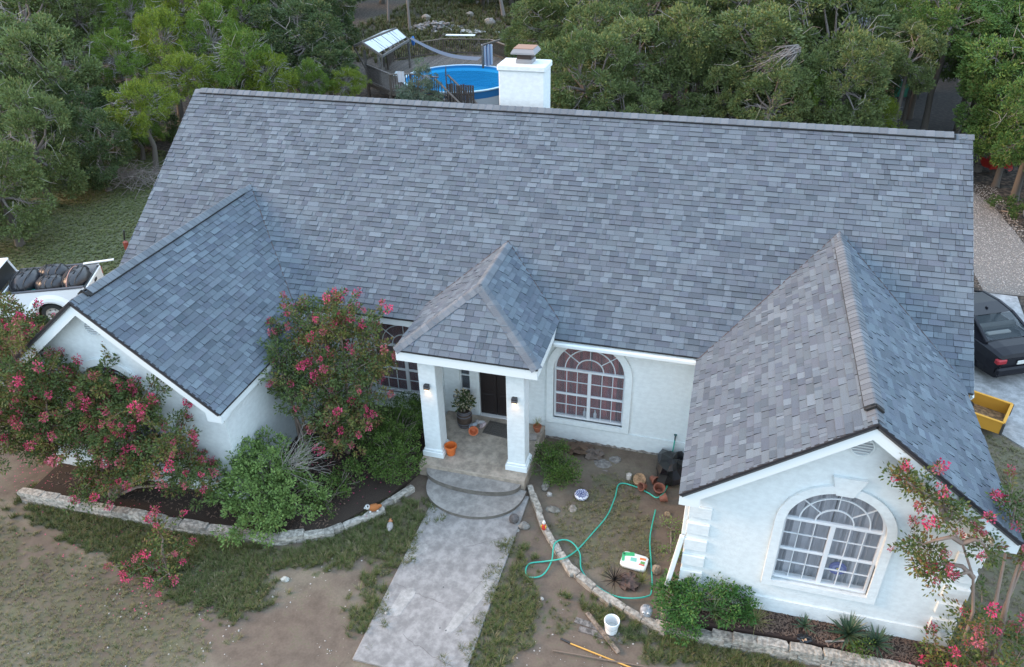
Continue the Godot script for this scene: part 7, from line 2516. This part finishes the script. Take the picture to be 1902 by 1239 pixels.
	b.qo(Vector3(-0.4, 1.3, -0.7), Vector3(0.1, 1.3, 0.0), Vector3(0.1, 2.6, 0.0), Vector3(-0.4, 2.8, -0.7), Vector3(-1, 2, 1), Color(0.17, 0.115, 0.085))
	part("gate_board", b, "wood", t)
	t = thing("picket_fence", "short run of dark weathered pickets in front of the pool", "fence", Vector3(-12.5, GROUND, -21.3))
	for k in 12:
		b = MB.new()
		b.box(Vector3(k * 0.135, 0.95 + r.randf_range(-0.05, 0.05), 0), Vector3(0.115, 2.2, 0.025), var_col(Color(0.085, 0.07, 0.062), 0.2), 0.006)
		part("picket", b, "wood", t)
	for y in [0.5, 1.5]:
		b = MB.new()
		b.box(Vector3(0.74, y, -0.05), Vector3(1.6, 0.09, 0.04), Color(0.08, 0.065, 0.06))
		part("rail", b, "wood", t)

func far_things() -> void:
	var r := RandomNumberGenerator.new()
	r.seed = 33
	var b := MB.new()
	for k in 150:
		var d := Vector3(r.randfn() * 1.3, 0, r.randfn() * 1.0)
		var h := maxf(0.0, 0.75 - d.length() * 0.3)
		var c := r.randf_range(0.07, 0.28)
		b.rock(d + Vector3(0, h * r.randf(), 0), Vector3(r.randf_range(0.08, 0.28), r.randf_range(0.05, 0.15), r.randf_range(0.08, 0.25)), r, Color(c, c * 0.96, c * 0.95), 6, 4, 0.25)
	one("rubble_pile", "heap of grey rubble and debris in the clearing behind the gazebo", "rubble", b, "plain", Vector3(-22.9, GROUND, -47.0)).set_meta("kind", "stuff")
	b = MB.new()
	for k in 24:
		b.rock(Vector3(r.randfn() * 0.9, 0.1, r.randfn() * 0.4), Vector3(0.3, 0.08, 0.2), r, Color(0.32, 0.33, 0.33), 6, 4, 0.3)
	one("rubble_pile", "small scatter of pale debris in the clearing above the pool", "rubble", b, "plain", Vector3(-19.4, GROUND, -46.0)).set_meta("kind", "stuff")
	for e in [[-25.2, -51.0, 0.35, "pale boulder left of the clearing's grass"], [-18.8, -50.0, 0.4, "pale boulder by the leaning trunk"], [-21.8, -53.5, 0.3, "pale boulder at the back of the clearing"]]:
		b = MB.new()
		b.rock(Vector3(0, e[2] * 0.4, 0), Vector3(e[2] * 1.4, e[2], e[2]), r, Color(0.33, 0.3, 0.27), 9, 6, 0.15)
		one("boulder", e[3], "boulder", b, "stone", Vector3(e[0], GROUND, e[1]))
	# shed with a grey roof among the right-hand trees
	var t := thing("shed", "small shed with a grey roof among the trees at the upper right", "shed", Vector3(11.2, GROUND, -40.0))
	b = MB.new()
	b.box(Vector3(0, 1.2, 0), Vector3(3.2, 2.4, 3.0), Color(0.16, 0.14, 0.12))
	part("wall", b, "wood", t)
	b = MB.new()
	deck(b, Vector3(-1.8, 2.4, 1.8), Vector3(1.8, 2.4, 1.8), Vector3(1.8, 3.3, 0), Vector3(-1.8, 3.3, 0), 0.06)
	deck(b, Vector3(1.8, 2.4, -1.8), Vector3(-1.8, 2.4, -1.8), Vector3(-1.8, 3.3, 0), Vector3(1.8, 3.3, 0), 0.06)
	part("roof", b, "plain", t)
	# open market-like stall: tan and green panels in front of dark clutter
	t = thing("storage_stall", "low storage stall with tan and green side panels under the right trees", "stall", Vector3(12.2, GROUND, -31.5), -0.1)
	b = MB.new()
	b.box(Vector3(-0.55, 0.5, 0), Vector3(1.3, 0.9, 0.05), Color(0.30, 0.19, 0.12), 0.01)
	part("tan_panel", b, "plain", t)
	b = MB.new()
	b.box(Vector3(0.75, 0.5, 0), Vector3(1.3, 0.9, 0.05), Color(0.02, 0.13, 0.085), 0.01)
	part("green_panel", b, "plain", t)
	for x in [-1.25, 1.45]:
		for z in [0.0, -2.2]:
			b = MB.new()
			b.box(Vector3(x, 1.3, z), Vector3(0.08, 2.6, 0.08), Color(0.06, 0.06, 0.06))
			part("post", b, "plain", t)
	b = MB.new()
	for k in 9:
		var g0 := PI * k / 9.0
		var g1 := PI * (k + 1) / 9.0
		b.q(Vector3(0.1 - cos(g0) * 1.4, 2.5 + sin(g0) * 0.6, 0.2), Vector3(0.1 - cos(g1) * 1.4, 2.5 + sin(g1) * 0.6, 0.2), Vector3(0.1 - cos(g1) * 1.4, 2.5 + sin(g1) * 0.6, -2.4), Vector3(0.1 - cos(g0) * 1.4, 2.5 + sin(g0) * 0.6, -2.4), Color(0.13, 0.12, 0.13))
	part("canopy", b, "cloth", t)
	b = MB.new()
	for k in 60:
		twig(b, Vector3(r.randf_range(-1.1, 1.3), r.randf_range(0.2, 0.9), r.randf_range(-1.8, -0.2)), Vector3(r.randf_range(-1.1, 1.3), r.randf_range(0.9, 1.8), r.randf_range(-1.8, -0.2)), 0.03, 0.03, r, [Color(0.3, 0.33, 0.4), Color(0.03, 0.04, 0.06), Color(0.12, 0.16, 0.25)][k % 3], 5, 0.15)
	part("stored_frames", b, "plain", t).set_meta("kind", "stuff")
	# red barrow under the right-hand trees
	t = thing("wheelbarrow", "red wheelbarrow lying under the green trees at the right edge", "wheelbarrow", Vector3(14.9, GROUND, -18.6), 0.4)
	b = MB.new()
	b.qo(Vector3(-0.5, 0.35, -0.3), Vector3(0.5, 0.35, -0.3), Vector3(0.7, 0.85, -0.45), Vector3(-0.6, 0.75, -0.45), Vector3(0, 0.6, 0), Color(0.30, 0.025, 0.022))
	b.qo(Vector3(-0.5, 0.35, 0.3), Vector3(0.5, 0.35, 0.3), Vector3(0.7, 0.85, 0.45), Vector3(-0.6, 0.75, 0.45), Vector3(0, 0.6, 0), Color(0.30, 0.025, 0.022))
	b.qo(Vector3(-0.5, 0.35, -0.3), Vector3(-0.5, 0.35, 0.3), Vector3(-0.6, 0.75, 0.45), Vector3(-0.6, 0.75, -0.45), Vector3(0, 0.6, 0), Color(0.30, 0.025, 0.022))
	b.qo(Vector3(0.5, 0.35, -0.3), Vector3(0.5, 0.35, 0.3), Vector3(0.7, 0.85, 0.45), Vector3(0.7, 0.85, -0.45), Vector3(0, 0.6, 0), Color(0.30, 0.025, 0.022))
	b.box(Vector3(0, 0.35, 0), Vector3(1.0, 0.03, 0.6), Color(0.30, 0.025, 0.022))
	part("tray", b, "satin", t)
	wheel(t, Vector3(0.75, 0.2, 0), 0.2, 0.1, Color(0.3, 0.05, 0.04))
	for z in [-0.25, 0.25]:
		b = MB.new()
		b.tube([Vector3(0.75, 0.2, z * 0.4), Vector3(-0.3, 0.33, z), Vector3(-1.1, 0.5, z * 1.1)], [0.02], 6, Color(0.06, 0.05, 0.05))
		part("handle", b, "plain", t)
	t = thing("grill", "grey round kettle-like grill at the right edge above the gravel", "grill", Vector3(14.75, GROUND, -12.4))
	b = MB.new()
	lump(b, Vector3(0, 0.6, 0), Vector3(0.33, 0.28, 0.33), r, Color(0.10, 0.12, 0.16), 0.0, 1.0)
	part("bowl", b, "satin", t)
	for k in 3:
		b = MB.new()
		b.tube([Vector3(0, 0.5, 0), Vector3(cos(k * 2.09) * 0.35, 0, sin(k * 2.09) * 0.35)], [0.02], 6, Color(0.3, 0.3, 0.3))
		part("leg", b, "metal", t)

func build_rest() -> void:
	ground_and_paths()
	pool_area()
	far_things()
	forest()
	garden_plants()
	pickup()
	sedan()
	yard_things()
